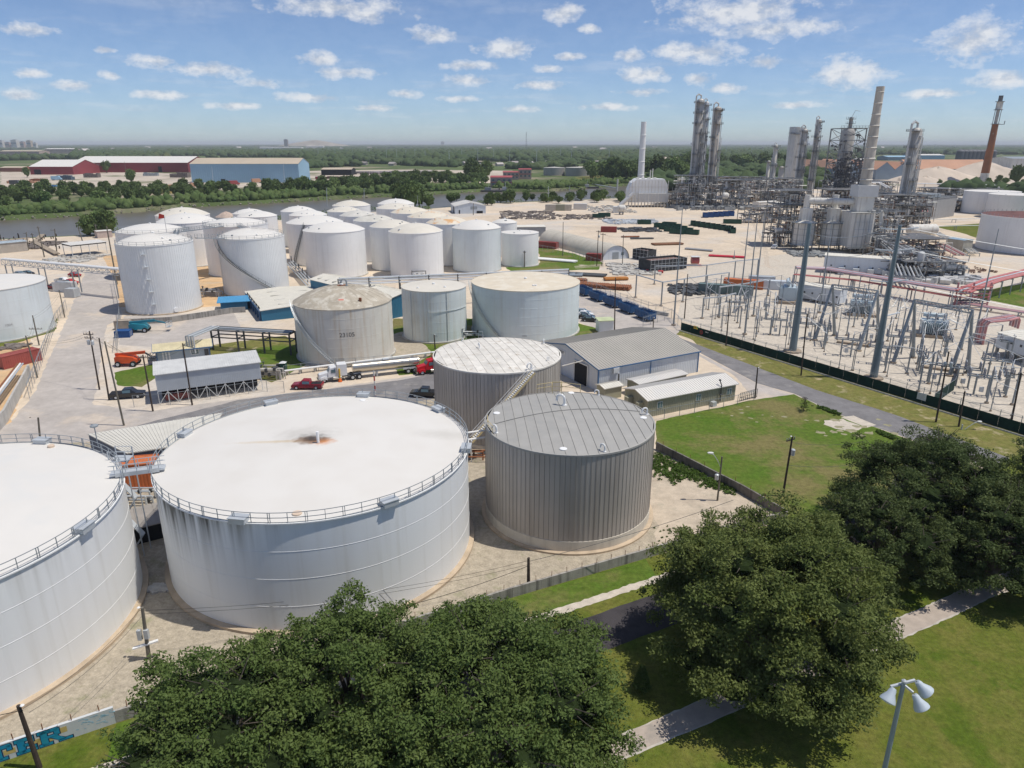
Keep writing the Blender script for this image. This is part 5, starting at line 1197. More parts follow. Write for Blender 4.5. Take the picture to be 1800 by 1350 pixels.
b=MB();b.box(-11,0,-.12,.12,3.14,3.22);b.box(-6.6,-5.4,-.5,.5,3.1,3.3)
b.build('walkway',m_lsteel,tt)
for i in range(2):
 for s in(-.95,.95):wheel(tt,-10.2-1.35*i,s,.52,.5)
p=G(768,652);tractor('red tractor unit peeping out left of the white-roofed panelled tank',(p.x+1,p.y-.4,.03),ang,mat('red_truck_paint',(.50,.01,.02),.3,var=.05))
p=G(704,540);tractor('blue tractor unit parked between the stained tank and the small flat tank',(p.x+1.5,p.y+1,.03),radians(200),m_bluec,1.0)
p=G(232,708)
def boom(label,loc,rot,m,mb,long=True,s=1.0):
 t=thing('boom_lift',label,'boom lift',loc,rot,None,s);b=MB();loft(b,[(-1.9,.9,.85,.7,1.7),(-1.2,1.1,1.0,.65,1.95),(1.2,1.1,.95,.65,1.7),(1.8,.9,.7,.7,1.2)]);b.build('turntable',m,t,smooth=True)
 for x in(-1.3,1.3):
  for sg in(-1,1):wheel(t,x,sg*1.1,.52,.42)
 b=MB();b.bar((-1.7,0,2.0),(3.2,0,2.35),.42,.5);b.bar((-1.6,0,1.5),(-1.7,0,2.3),.5,.5);b.build('boom',mb,t);b=MB();b.bar((3.0,0,2.35),(5.4 if long else 4.0,0,1.7),.24,.26);b.build('jib',mb if long else m_dsteel,t)
 e=6.2 if long else 4.5;b=MB();b.box(e-.7,e+.1,-.8,.8,.9,1.0)
 for hh in(1.4,1.95):
  for sg in(-.8,.8):b.bar((e-.7,sg,hh),(e+.1,sg,hh),.06)
  for x in(e-.7,e+.1):b.bar((x,-.8,hh),(x,.8,hh),.06)
 for x in(e-.7,e+.1):
  for sg in(-.8,.8):b.bar((x,sg,.95),(x,sg,1.95),.06)
 b.build('basket',m_lsteel if long else m_dsteel,t);return t
q=G(226,642);boom('bright orange telescopic boom lift parked beside the control building',(q.x,q.y,.02),radians(6),mat('lift_orange',(.62,.09,.02),.45,var=.1),MATS['lift_orange'],False,1.15)
q=G(247,583);boom('teal articulated boom lift by the bund wall of the ribbed tank',(q.x,q.y,.02),radians(8),mat('lift_teal',(.02,.20,.27),.45,var=.1),MATS['lift_teal'],True,1.15)
q=G(222,590);container('small blue skip bin below the teal boom lift',(q.x,q.y-1.0,.02),radians(10),(3.2,2.2,1.6),m_navy,cat='skip',name='skip_bin')
q=G(218,578);container('rusty beige generator cabin beside the teal boom lift',(q.x,q.y,.02),radians(10),(3.4,2.0,2.2),mat('beige_paint',(.42,.36,.29),.7,var=.15),cat='generator',name='generator')
q=G(36,640);container('faded red shipping container in the fenced lot at the left',(q.x,q.y,.02),radians(62),(7.5,2.5,2.6),mat('faded_container_red',(.36,.09,.075),.6,var=.1,scale=.6))
for px,py,a,L_,m_,lab in((961,436,-28,10,m_contr,'red-brown container at the left end of the quonset hut'),(1044,458,-20,6,m_contr,'short red-brown container in front of the quonset hut'),(1306,506,-22,12,m_conto,'orange-red container behind the lightning masts'),(1275,516,-20,16,mat('slate_green_paint',(.13,.19,.19),.6,var=.1),'long slate green container beside the orange-red one'),
        (1338,500,-15,8,m_lsteel,'pale blue-grey container behind the substation transformers'),(1356,508,-15,8,m_wallw,'white-blue container left of the long white switch house'),(1070,408,-12,8,m_contr,'dark red box container out in the middle of the yard'),
        (968,370,-8,7,mat('buff_paint',(.55,.50,.42),.7),'buff container second in the row near the river trees'),(985,370,-8,6,m_tanw,'olive-tan container third in the row near the river trees'),(998,370,-8,5,MATS['buff_paint'],'small buff container fourth in the row near the river trees'),(1020,368,-10,9,m_roofw,'long white container fifth in the row near the river trees'),(1087,374,-5,7,m_frame,'white cabin beside the white catalyst building')):
 q=G(px,py);container(lab,(q.x,q.y,.02),radians(a),(L_,2.6 if py>400 else 5,2.7 if py>400 else 4.0),m_)
q=G(499,656);t=thing('portable_toilet','dark green portable toilet with a pale roof left of the white lorry','toilet',(q.x,q.y,.02));MB().box(-.6,.6,-.6,.6,.05,2.2).build('cabin',m_green,t);MB().add([(-.65,-.65,2.2),(.65,-.65,2.2),(.65,.65,2.2),(-.65,.65,2.2),(0,0,2.55)],[(0,1,4),(1,2,4),(2,3,4),(3,0,4),(3,2,1,0)]).build('roof',m_frame,t);MB().box(-.35,.35,-.64,-.605,.15,2.0).build('door',mat('door_green',(.02,.10,.07),.5),t)
q=G(598,671);t=thing('gate_post','yellow banded post with an orange base behind the pickup','post',(q.x,q.y,.02));MB().tube((0,0,0),(0,0,2.6),.16,n=10).build('post',mat('safety_yellow',(.65,.42,.03),.5),t);MB().lathe([(.42,0),(.4,.1),(.16,.75)],12).build('cone',mat('cone_orange',(.75,.16,.03),.5),t)
q=G(661,712);t=thing('barber_pole','red and white banded pole standing behind the rear rim of the large front tank','pole',(q.x,q.y,.02))
for i in range(7):MB().tube((0,0,i*.9),(0,0,i*.9+.9),.12+.002*(i%2),n=8).build('band',m_red if i%2 else m_frame,t)
# ------------------------------------------------------------------ utility poles
def upole(label,bx,by,tx,ty,m=None,arms=(),trans=0,r=.17,lampd=None,group='wooden utility poles',name='utility_pole',topw=None):
 q=G(bx,by);tp=at(tx,ty,q.y);Hp=tp.z
 t=thing(name,label,'utility pole',(q.x,q.y,0),0,group);m=m or m_wood
 MB().tube((0,0,0),(tp.x-q.x if abs(tp.x-q.x)<1.2 else 0,0,Hp),r,r*.7,n=8).build('shaft',m,t,smooth=True)
 for z,w,a in arms:
  o=MB().bar((-w/2*cos(a),-w/2*sin(a),Hp-z),(w/2*cos(a),w/2*sin(a),Hp-z),.11,.13).build('crossarm',m,t)
  for f_ in(-.46,-.2,.2,.46):MB().tube((w*f_*cos(a),w*f_*sin(a),Hp-z+.06),(w*f_*cos(a),w*f_*sin(a),Hp-z+.34),.06,n=6).build('insulator',m_insul,o)
 for k in range(trans):
  a=k*2.1+.3;MB().lathe([(.26,0),(.28,.75),(.2,.85)],12).build('transformer',m_lsteel if trans<9 else m_dark,t,loc=(.5*cos(a),.5*sin(a)-.2,Hp-2.6))
 MB().lathe([(r*.8,Hp),(r*.5,Hp+.06)],8).build('cap',m_weld if random.random()<.4 else m,t)
 return t,Vector((q.x,q.y,Hp))
tops={}
UP=[('a','black utility pole with transformers, furthest up the street of the cluster of three',175,685,157,582,m_wood,[(.6,1.8,0),(1.3,1.6,0)],2),
  ('b','black utility pole second in the cluster of three on the street',192,703,174,594,m_wood,[],0),
  ('c','grey-green utility pole leaning nearest in the cluster of three on the street',218,748,184,600,m_wood2,[],0),
  ('d','black utility pole in front of the left end of the loading shed',269,723,251,624,m_wood,[(.4,1.6,.2)],0),
  ('e','black utility pole standing before the middle of the loading shed',338,712,321,604,m_wood,[],0),
  ('f','tall grey pole beside the red container in the left lot',66,664,45,590,m_wood2,[],0),
  ('g','thin pole with a small crossarm by the left fence',69,607,57,554,m_wood2,[(3.2,3.0,0)],0),
  ('h','thin pole on the left kerb beyond the flat white tank',114,558,104,510,m_wood2,[],0),
  ('i','stub pole poking up behind the rim of the left front tank',76,830,67,734,m_wood2,[],0),
  ('j','black pole topped with two lamps in front of the small flat tank',765,614,763,588,m_wood,[],0),
  ('k','black pole before the left side of the tan-roofed tank',861,592,860,540,m_wood,[(.5,.8,0),(1.2,.8,0)],0),
  ('l','black pole with a rusty crossarm before the tan-roofed tank',926,598,925,565,m_wood,[(.8,1.6,0),(3.8,2.2,.3)],0),
  ('m','tall pole between the container row and the tank farm',989,450,990,390,m_wood2,[],0),
  ('n','pole with lamp boxes left of the quonset hut door',1049,468,1052,405,m_wood,[(.4,1.5,0)],1),
  ('o','pole just right of the one with lamp boxes by the quonset hut',1058,468,1060,410,m_wood,[(.5,2.0,0)],0),
  ('p','pole in front of the quonset hut door with a small crossarm',1094,466,1096,413,m_wood2,[(.6,2,.3)],0),
  ('q','black pole next to the guard booth',1080,587,1082,488,m_wood,[],0),
  ('r','black pole at the corner of the substation gate',1203,560,1209,482,m_wood,[],0),
  ('s','black pole on the verge by the yellow sign',1276,608,1283,525,m_wood,[],0),
  ('t','black pole on the verge near the first grey monopole',1408,660,1419,551,m_wood,[],0),
  ('u','black pole on the verge carrying twin black transformers',1645,742,1668,618,m_wood,[(2.4,2.4,.2)],2),
  ('v','shorter black pole with a lamp arm right of the transformer pole',1685,750,1696,688,m_wood,[],0),
  ('w','black pole at the right edge of the substation fence',1776,750,1795,655,m_wood,[(.4,3.4,-.4)],0),
  ('x','black pole standing at the kerb by the office gate',1327,700,1332,646,m_wood,[],0),
  ('y','black pole with a transformer in the middle of the lawn behind the oak',1376,872,1393,767,m_wood,[(.5,1.5,.5)],1),
  ('z','short black pole rising in front of the concrete wall',929,1034,929,981,m_wood,[],0),
  ('aa','pole with grey meter boxes between left tank and the oaks',262,1158,250,1068,m_wood2,[],0),
  ('bb','dark pole in front of the painted mural wall at the bottom left',70,1350,32,1240,m_wood,[],0),
  ('cc','plain grey stub post before the warehouse corner',1086,690,1088,656,m_wood2,[],0),
  ('dd','black pole behind the flat white farm tank',922,470,922,441,m_wood,[(.5,1,0)],0),
  ('ee','pole at the substation corner holding a wire',1147,600,1149,558,m_wood2,[],0)]
for(k,lab,bx,by,tx,ty,m_,arms,tr_)in UP:
 t,tp=upole(lab,bx,by,tx,ty,m_,arms,tr_,r=.19 if by>900 else.16);tops[k]=(t,tp)
t,tp=tops['u']
t,tp=tops['aa'];MB().box(-.45,-.12,-.35,-.05,tp.z-3.2,tp.z-2.2).build('meter_box',m_lsteel,t);MB().box(.12,.5,-.3,-.0,tp.z-3.1,tp.z-2.2).build('meter_box',m_lsteel,t);MB().bar((-1.0,-.4,tp.z-4.0),(1.0,.2,tp.z-3.6),.3,.12).build('bracket',m_weld,t)
wr=thing('power_lines','thin sagging power lines strung between the wooden poles','cables');b=MB()
T=lambda k:tops[k][1]
for a,c,s in(('a','b',.3),('b','d',.6),('d','e',.6),('c','d',.6),('a','f',1.2),('f','g',.8),('g','h',.8),('bb','aa',.7),('z','aa',1.2),('t','s',.8),('s','r',.9),('t','u',1.4),('u','w',.9),('u','v',.4),('n','o',.1),('o','p',.5),('q','ee',.5),('k','l',.4)):
 for o_ in(0,.35):b.wire(T(a)+Vector((o_,0,-.3-o_)),T(c)+Vector((o_,0,-.3-o_)),s,.018)
b.wire(T('z')-Vector((0,0,.4)),Vector((24,68,7)),.4,.03);b.wire(T('z')-Vector((0,0,.9)),Vector((-14,49,6)),.5,.03);b.wire(T('y')-Vector((0,0,.8)),Vector((46,84,7)),.5,.02);b.wire(T('y')-Vector((0,0,4.0)),Vector((46,82,5)),.5,.025)
b.wire(T('bb')-Vector((0,0,.4)),Vector((-60,30,8)),.5,.03);b.wire(T('u')-Vector((0,0,1)),Vector((90,80,9)),.6,.02)
b.build('cable',m_wire,wr)
def street_lamp(label,bx,by,tx,ty,dirx,boxm=True):
 q=G(bx,by);tp=at(tx,ty,q.y);H_=tp.z;t=thing('street_lamp',label,'street lamp',(q.x,q.y,0));MB().tube((0,0,0),(0,0,H_-.6),.13,.1,n=8).build('shaft',m_wood2 if boxm else m_lsteel,t)
 dx=tp.x-q.x;P=[(0,0,H_-2.1),(dx*.35,0,H_-1.1),(dx*.7,0,H_-.35),(dx,0,H_-.1)];MB().path(P,.05,6).build('arm',m_lsteel,t)
 b=MB();b.lathe([(.06,.14),(.2,.08),(.22,0),(.12,-.12),(.01,-.14)],10);o=b.build('lamp_head',m_frame,t,smooth=True,loc=(dx,0,H_-.1));o.scale=(1.9,1,1)
 if boxm:MB().lathe([(.25,0),(.27,.7),(.1,.8)],10).build('transformer',m_lsteel,t,loc=(-.42,-.1,H_*.45))
 return t
street_lamp('street lamp with a curved arm reaching left by the concrete wall corner',1261,880,1249,795,-1)
street_lamp('street lamp with a white arm showing above the right oak',1490,915,1471,866,-1,False)
street_lamp('street lamp with a pale arm reaching right over the verge',1690,755,1722,740,1,False)
fp=at(1588,1203,24.0);t=thing('floodlight_mast','grey floodlight mast with three white lamp heads at the bottom right','floodlight',(fp.x,fp.y,0));Hm=fp.z
MB().tube((0,0,0),(0,0,Hm+.12),.17,.085,n=12).build('mast',mat('blue_grey_steel',(.27,.33,.37),.5,metal=.3,var=.05),t,smooth=True)
MB().bar((-.52,.0,Hm-.12),(.62,.25,Hm),.09,.09).bar((0,0,Hm),(.28,-.3,Hm-.15),.08,.08).build('crossbar',m_lsteel,t);MB().lathe([(.1,Hm+.12),(.1,Hm+.2),(.03,Hm+.26)],10).build('cap',m_lsteel,t)
m_head=mat('lamp_head_enamel',(.50,.56,.60),.4,metal=.1,var=.04)
for(x,y,z,ry,rx)in((-.40,-.05,-.14,.55,.35),(.30,-.36,-.18,-.5,.45),(.68,.2,-.02,-.75,.3)):
 b=MB();b.lathe([(.03,0),(.11,-.02),(.15,-.12),(.17,-.25),(.31,-.52),(.33,-.62),(.31,-.64),(.001,-.58)],20,close=False)
 o=b.build('lamp_head',m_head,t,smooth=True,loc=(x,y,Hm+z));o.rotation_euler=(-rx,ry,0);MB().lathe([(.30,-.60),(.20,-.68),(.01,-.71)],16,close=False).build('lens',mat('frosted_lens',(.62,.66,.68),.2),o)
# ------------------------------------------------------------------ yard clutter
def rolloff(label,loc,rot,m,group,L_=6.5,w=2.4,h=1.8):
 t=thing('roll_off_bin',label,'bin',loc,rot,group);b=MB();b.box(-L_/2,L_/2,-w/2,w/2,.15,.3)
 for s in(-1,1):b.cbox((0,s*(w/2-.05),h/2+.1),(L_,.1,h));b.cbox((s*(L_/2-.05),0,h/2+.1),(.1,w,h))
 b.build('bin_shell',m,t);b=MB()
 for i in range(8):
  x=-L_/2+.4+(L_-.8)*i/7
  for s in(-1,1):b.cbox((x,s*(w/2+.05),h/2+.1),(.14,.1,h))
 for s in(-1,1):b.cbox((0,s*(w/2+.03),h+.1),(L_+.1,.18,.16))
 b.build('bin_ribs',m,t);return t
gb=rolloff('dark green roll-off bin standing in the packed rows out in the sandy yard',(0,0,0),0,m_green,'green roll-off bins',7.5,2.6,2.2);first=True
def rowbins(src,x0,y0,x1,y1,n,rot):
 global first
 a=G(x0,y0);c=G(x1,y1)
 for i in range(n):
  p=a.lerp(c,i/max(1,n-1))if n>1 else a
  if first:src.location=(p.x,p.y,.02);src.rotation_euler=(0,0,rot);first=False
  else:dup(src,(p.x,p.y,.02),rot)
rowbins(gb,1162,400,1190,411,4,radians(-32));rowbins(gb,1176,398,1215,412,5,radians(-32));rowbins(gb,1218,396,1280,405,8,radians(75));rowbins(gb,1284,406,1288,409,2,radians(75));rowbins(gb,1283,393,1291,393,2,radians(-10));rowbins(gb,1052,383,1062,381,2,radians(5));rowbins(gb,1132,394,1132,394,1,0)
first=True;nb_=rolloff('navy blue roll-off bin in the short row at the back of the yard',(0,0,0),0,m_navy,'navy bins at the back of the yard',7.5,3,2.6);rowbins(nb_,1240,382,1285,379,6,radians(80))
bt=thing('tub_trailer','bright blue open tub trailer in the line beside the tan-roofed tank','trailer',(0,0,0),0,'blue tub trailers')
b=MB();b.box(-3.2,3.2,-1.25,1.25,.6,1.0)
for s in(-1,1):b.cbox((0,s*1.2,1.6),(6.4,.12,1.4));b.cbox((s*3.15,0,1.6),(.12,2.5,1.4))
b.build('tub',mat('trailer_blue',(.02,.085,.21),.5,var=.1),bt);b=MB()
for i in range(9):
 x=-3+6*i/8;b.bar((x,-1.3,.7),(x,-1.3,2.5),.1);b.bar((x,1.3,.7),(x,1.3,2.5),.1)
for y in(-1.3,1.3):b.bar((-3.1,y,2.5),(3.1,y,2.5),.1)
for i in range(5):b.bar((-3+1.5*i,-1.3,2.5),(-3+1.5*i,1.3,2.5),.1)
b.build('guard_frame',MATS['trailer_blue'],bt)
for x in(-2,2):
 for s in(-1,1):wheel(bt,x,s*1.0,.4,.3)
a=G(1026,518);c=G(1134,561);rr=math.atan2((c-a).y,(c-a).x)
for i in range(5):
 p=a.lerp(c,i/4)
 if i==0:bt.location=(p.x,p.y,.02);bt.rotation_euler=(0,0,rr)
 else:dup(bt,(p.x,p.y,.02),rr)
def pipe_stack(label,loc,rot,n,L_,r,m,rows=2,cat='pipes'):
 t=thing('pipe_stack',label,cat,loc,rot);me=MB().tube((-L_/2,0,0),(L_/2,0,0),r,n=8).mesh('pipe',m,True)
 for j in range(rows):
  for i in range(n-j):o=put('pipe',me,t,(random.uniform(-.3,.3),(i+j*.5-n/2)*2.05*r,r+j*1.75*r+.12))
 b=MB()
 for x in(-L_*.3,L_*.3):b.cbox((x,0,.06),(.2,n*2*r,.12))
 b.build('timber_bearer',m_wood2,t);return t
for px,py,a,n,L_,r,m_,rows,lab in((1060,506,-112,30,4.5,.3,m_rust,2,'rusty pipe sections stacked in a row behind the blue trailers'),(1082,492,8,3,8,.45,mat('orange_rust',(.42,.17,.04),.8,var=.2),1,'thick orange-rust pipe lying by the grey debris'),(1172,430,12,6,14,.35,mat('brown_rust',(.20,.10,.055),.8,var=.2),1,'flat bundle of long brown pipes in the middle of the yard'),
          (1228,440,-35,4,12,.3,MATS['mid_grey_wall'],1,'bundle of grey pipes right of the brown pipes'),(1108,417,8,4,9,.25,m_rust,1,'small rusty pipe bundle left in the yard'),(1128,420,5,5,11,.25,m_dsteel,1,'dark pipe bundle left in the yard'),(1278,452,-20,4,14,.3,mat('red_pipe_paint',(.55,.03,.06),.5),1,'bright red pipes lying at the edge of the yard'),
          (990,484,-5,8,14,.3,mat('bluish_steel',(.22,.26,.30),.6),1,'bluish steel sections laid flat behind the tan-roofed tank'),(1030,484,-18,7,14,.3,m_dsteel,1,'dark steel beams laid out near the grey debris'),(1012,496,-5,6,7,.3,m_rust,2,'short rusty pipes behind the bluish steel sections'),(968,458,-28,5,22,.35,m_weld,1,'long white wrapped pipes on the grass below the quonset hut')):
 q=G(px,py);pipe_stack(lab,(q.x,q.y,.02),radians(a),n,L_,r,m_,rows)
def shelter(label,px0,py0,px1,py1,depth,h):
 A=G(px0,py0);B=G(px1,py1);d=B-A;L_=d.length;t=thing('scaffold_shelter',label,'shelter',(A.x,A.y,.02),math.atan2(d.y,d.x));b=MB()
 b.box(0,L_,-.05,.05,.3,h);b.box(0,L_,depth-.05,depth+.05,.3,h);b.box(-.05,.05,0,depth,.3,h);b.box(L_-.05,L_+.05,0,depth,.3,h);b.build('dark_screen',mat('black_net',(.05,.055,.06),.9,var=.3,scale=1),t)
 b=MB();n=int(L_/1.6)
 for i in range(n+1):
  for y in(-.15,depth+.15):b.bar((L_*i/n,y,0),(L_*i/n,y,h+.6),.08)
 for z in(h*.33,h*.66,h):b.bar((0,-.15,z),(L_,-.15,z),.08);b.bar((0,depth+.15,z),(L_,depth+.15,z),.08)
 b.build('scaffold',m_lsteel,t);MB().box(.2,L_-.2,.2,depth-.2,h-.8,h-.7).build('deck',mat('brown_deck',(.22,.14,.12),.9),t);return t
shelter('black netted scaffold shelter in the yard, wider of two',1143,479,1206,473,7,4.2);shelter('smaller dark netted frame beside the quonset hut',1112,455,1138,459,5,4)
def heap(label,pts,n,s,m,kind='debris_heap',cat='debris',h=.6):
 P=PX(*pts);x0=min(p.x for p in P);x1=max(p.x for p in P);y0=min(p.y for p in P);y1=max(p.y for p in P);b=MB()
 for i in range(n):
  x=random.uniform(x0,x1);y=random.uniform(y0,y1);e=s*random.uniform(.4,1.6);b.cbox((x,y,e*.2),(e*random.uniform(1,4),e,e*h),random.uniform(0,3.1),random.uniform(-.3,.3))
 o=b.build(kind,m);o['kind']='stuff';tag(o,label,cat);return o
heap('heap of broken grey concrete debris in front of the netted shelter',((1082,484),(1140,464)),420,.7,m_concl)
heap('scattered scrap frames along the back of the yard',((880,386),(970,372)),260,.9,mat('scrap_brown',(.20,.17,.15),.8,var=.3));heap('pale laid-out valves and fittings in the yard',((1068,394),(1148,386)),300,.8,m_lsteel);heap('dark scrap parts near the dark red container',((1092,408),(1150,401)),160,.8,m_dsteel)
heap('scrap parts laid out in the far yard strip',((985,386),(1065,378)),200,.8,MATS['scrap_brown']);heap('machinery and crates by the river-side fence',((1040,374),(1100,362)),180,.9,m_concl)
heap('dark machine parts lying in the left end of the substation',((1185,520),(1225,500)),130,.7,m_dsteel);heap('workshop clutter below the canopy at the left',((60,462),(195,448)),240,.7,m_concl);heap('pallets and drums in the fenced lot by the red container',((0,615),(50,606)),60,.6,MATS['scrap_brown']);heap('dock clutter along the left river shore',((0,438),(120,426)),260,.9,MATS['scrap_brown'])
heap('bags and rubble piled between the two large tanks',((262,1040),(300,1030)),90,.28,m_concl)
q=G(1221,467);t=thing('fire_pump','red and white tank skid with a red base beside the netted shelter','machine',(q.x,q.y,.02));MB().tube((-1.4,0,2.0),(1.4,0,2.0),1.3,n=14).build('drum',mat('dull_red',(.42,.10,.10),.5),t,smooth=True);MB().box(-3.5,2.5,-1,1,0,.4).build('skid',m_red,t);MB().box(-1.6,1.6,-1.4,1.4,3.3,3.5).build('lid',m_frame,t)
q=G(1182,487);
for px,py,lab in((1140,478,'small red drum at the left foot of the netted shelter'),(1161,480,'red drum pair on the sand in front of the netted shelter')):
 q=G(px,py);t=thing('drum',lab,'drum',(q.x,q.y,.02));MB().tube((-.9,0,.5),(.9,0,.5),.5,n=10).build('barrel',m_red,t,smooth=True)
# ------------------------------------------------------------------ substation
m_pole=mat('substation_steel',(.27,.305,.33),.45,metal=.35,var=.06)
m_poleb=mat('blue_grey_monopole',(.17,.225,.265),.4,metal=.4,var=.05)
m_tan=mat('earth_tan',(.36,.29,.22),.9,var=.1)
def tall(label,bx,by,tx,ty,r0,r1,m,name='lightning_mast',cat='mast',group=None,foot=True,arms=()):
 q=G(bx,by);H_=at(tx,ty,q.y).z;t=thing(name,label,cat,(q.x,q.y,0),0,group);MB().tube((0,0,0),(0,0,H_),r0,r1,n=12).build('shaft',m,t,smooth=True)
 if foot:MB().tube((0,0,0),(0,0,.35),r0*2.4,n=10).build('footing',m_tan,t)
 for(z,l,a)in arms:MB().bar((0,0,H_-z),(l*cos(a),l*sin(a),H_-z+.35),.2,.2).build('arm',m_wallw,t)
 return t,Vector((q.x,q.y,H_))
mo1,mt1=tall('thick blue-grey monopole, left of the two that rise from the substation',1393,618,1424,392,.82,.42,m_poleb,'monopole','steel pole')
mo2,mt2=tall('thick blue-grey monopole with pale arms, right of the two in the substation',1535,665,1586,396,.75,.30,m_poleb,'monopole','steel pole',arms=((.8,3.6,.1),(.8,3.6,3.2),(4.6,3.6,.1),(4.6,4.2,3.3),(10.4,3.6,.1),(10.4,4,3.3),(17,4,.4)))
for bx,by,tx,ty,lab in((1184,572,1197,368,'slim lightning mast at the left corner of the substation'),(1300,540,1319,374,'slim lightning mast, furthest back of the tight group of three'),(1309,588,1331,384,'slim lightning mast, nearest of the tight group of three'),(1324,556,1345,372,'slim lightning mast, right one of the tight group of three, on a tall footing'),
       (1440,550,1459,380,'slim lightning mast between the two monopoles'),(1713,595,1757,402,'slim lightning mast at the right by the pink pipes'),(1290,455,1292,440,'short mast at the far corner of the substation')):
 tall(lab,bx,by,tx,ty,.24,.08,m_pole)
def gantry(label,tops,feet):
 """tops: two px; feet: per top two px"""
 O=None;H_=[];F_=[]
 for(tx,ty),ff in zip(tops,feet):
  f=[G(*p)for p in ff];c=(f[0]+f[1])/2;H_.append(at(tx,ty,c.y));F_.append(f)
 O=F_[0][0];t=thing('line_gantry',label,'gantry',(O.x,O.y,0));hh=min(H_[0].z,H_[1].z)
 P=[]
 for f,h in zip(F_,H_):
  c=(f[0]+f[1])/2;p=Vector((c.x,c.y,hh));P.append(p)
  for q in f:MB().tube(q-O,p-O,.42,.26,n=8).build('leg',m_pole,t,smooth=True)
  for q in f:MB().lathe([(.65,0),(.65,.3)],10,c=(q.x-O.x,q.y-O.y)).build('footing',m_tan,t)
 b=MB();d=(P[1]-P[0]).normalized();s=Vector((-d.y,d.x,0))*.35
 for sg in(-1,1):
  for dz in(0,-.7):b.bar(P[0]+s*sg-O+Vector((0,0,dz)),P[1]+s*sg-O+Vector((0,0,dz)),.12)
 n=16
 for i in range(n):
  a=P[0].lerp(P[1],i/n)-O;e=P[0].lerp(P[1],(i+1)/n)-O
  b.bar(a+s,e-s,.07);b.bar(a-s,e-s-Vector((0,0,.7)),.07)
 b.build('beam',m_pole,t)
 for i in range(1,4):p=P[0].lerp(P[1],i/4)-O;MB().lathe([(.07,-.1),(.13,-.15),(.07,-.3),(.13,-.4),(.07,-.55),(.13,-.7),(.05,-1.3)],8,c=(p.x,p.y)).build('insulator',m_insul,t,loc=(0,0,p.z-.7))
 return P
ga=gantry('grey A-frame line gantry nearest the first monopole',[(1465,497),(1543,511)],[[(1432,598),(1467,590)],[(1509,617),(1543,601)]])
gb_=gantry('grey A-frame line gantry in front of the looped bus work at the right',[(1610,526),(1711,544)],[[(1570,638),(1605,629)],[(1669,661),(1701,656)]])
bp=thing('bus_post','grey steel bus support post on a small footing in the substation','post',(0,0,0),0,'bus posts in the substation')
MB().tube((0,0,.2),(0,0,4.6),.16,n=8).build('shaft',m_pole,bp,smooth=True);MB().lathe([(.36,0),(.36,.25)],8).build('footing',m_tan,bp)
o=MB().lathe([(.1,4.6),(.16,4.7),(.1,4.8),(.16,4.95),(.1,5.05),(.16,5.2),(.1,5.3),(.16,5.45),(.07,5.6)],8).build('insulator',m_insul,bp)
posts=[(1264,559),(1296,568),(1300,577),(1330,577),(1353,589),(1358,575),(1447,613),(1452,603),(1555,655),(1594,657),(1612,640),(1632,675),(1634,660),(1734,709),(1767,698),(1779,712),(1773,640),(1752,619),(1614,688),(1404,560),(1418,575),(1380,590),(1488,590),(1500,575),(1520,560),(1560,600),(1585,585),(1640,620),(1660,600),(1690,615),(1700,640),(1725,660),(1740,640),(1265,520),(1285,530),(1320,530),(1345,545),(1245,545),(1370,560),(1400,540),(1430,560),(1470,560),(1540,580),(1575,560),(1600,600),(1680,580),(1720,600),(1790,670)]
n_big=len(posts);rq=random.Random(12)
for i in range(70):x=rq.uniform(1235,1785);y0=522+(x-1235)*.09;y1=566+(x-1197)*.30;posts.append((x,rq.uniform(y0,y1)))
first=True;PW=[]
for ip,(px,py)in enumerate(posts):
 q=G(px,py);s=random.uniform(.8,1.25)if ip<n_big else random.uniform(.6,1.5);k_=1 if ip<n_big else.55
 if first:bp.location=(q.x,q.y,.01);first=False
 else:dup(bp,(q.x,q.y,.01),0,scale=(k_,k_,s))
 PW.append(Vector((q.x,q.y,5.6*s)))
def switch(label,pxs,rot,loc=None,w=5.0,h=3.6):
 q=loc or G(*pxs);t=thing('disconnect_switch',label,'switchgear',(q.x,q.y,.01),rot,'raised switch frames in the substation');b=MB()
 for x in(-1.0,1.0):o=MB().tube((x,0,0),(x,0,h),.17,n=8).build('leg',m_pole,t,smooth=True)
 for y in(-.7,.7):b.bar((-w/2,y,h+.1),(w/2,y,h+.1),.22,.2)
 for x in(-w/2,-1,0,1,w/2):b.bar((x,-.7,h+.12),(x,.7,h+.12),.18,.16)
 b.build('platform',m_pole,t)
 im=MB().lathe([(.09,0),(.17,.15),(.09,.3),(.17,.45),(.09,.6),(.17,.75),(.09,.9),(.16,1.05),(.06,1.3)],8).mesh('insulator',m_insul)
 for x in(-w/2+.2,0,w/2-.2):
  for y in(-.6,.6):put('insulator',im,t,(x,y,h+.2))
  MB().bar((x,-.6,h+1.5),(x,.6,h+1.6),.08).build('blade',m_lsteel,t)
 MB().box(-.35,.35,-.5,-.1,.8,1.7).build('control_box',m_lsteel,t)
 return t
sw=switch('raised switch frame with six insulators on two grey legs',(1486,625),radians(-20));kd=None
for px,py,a in((1362,588,-20),(1422,596,-20),(1546,640,-25),(1640,672,-25),(1722,695,-25),(1765,690,60),(1590,610,-25),(1345,560,70),(1500,560,-20),(1660,625,65),(1775,630,-20),(1310,545,70),(1395,575,-20),(1450,605,70),(1530,600,-20),(1575,620,-20),(1615,655,70),(1690,680,-25),(1290,555,-20),(1745,665,-20)):
 q=G(px,py);dup(sw,(q.x,q.y,.01),radians(a))
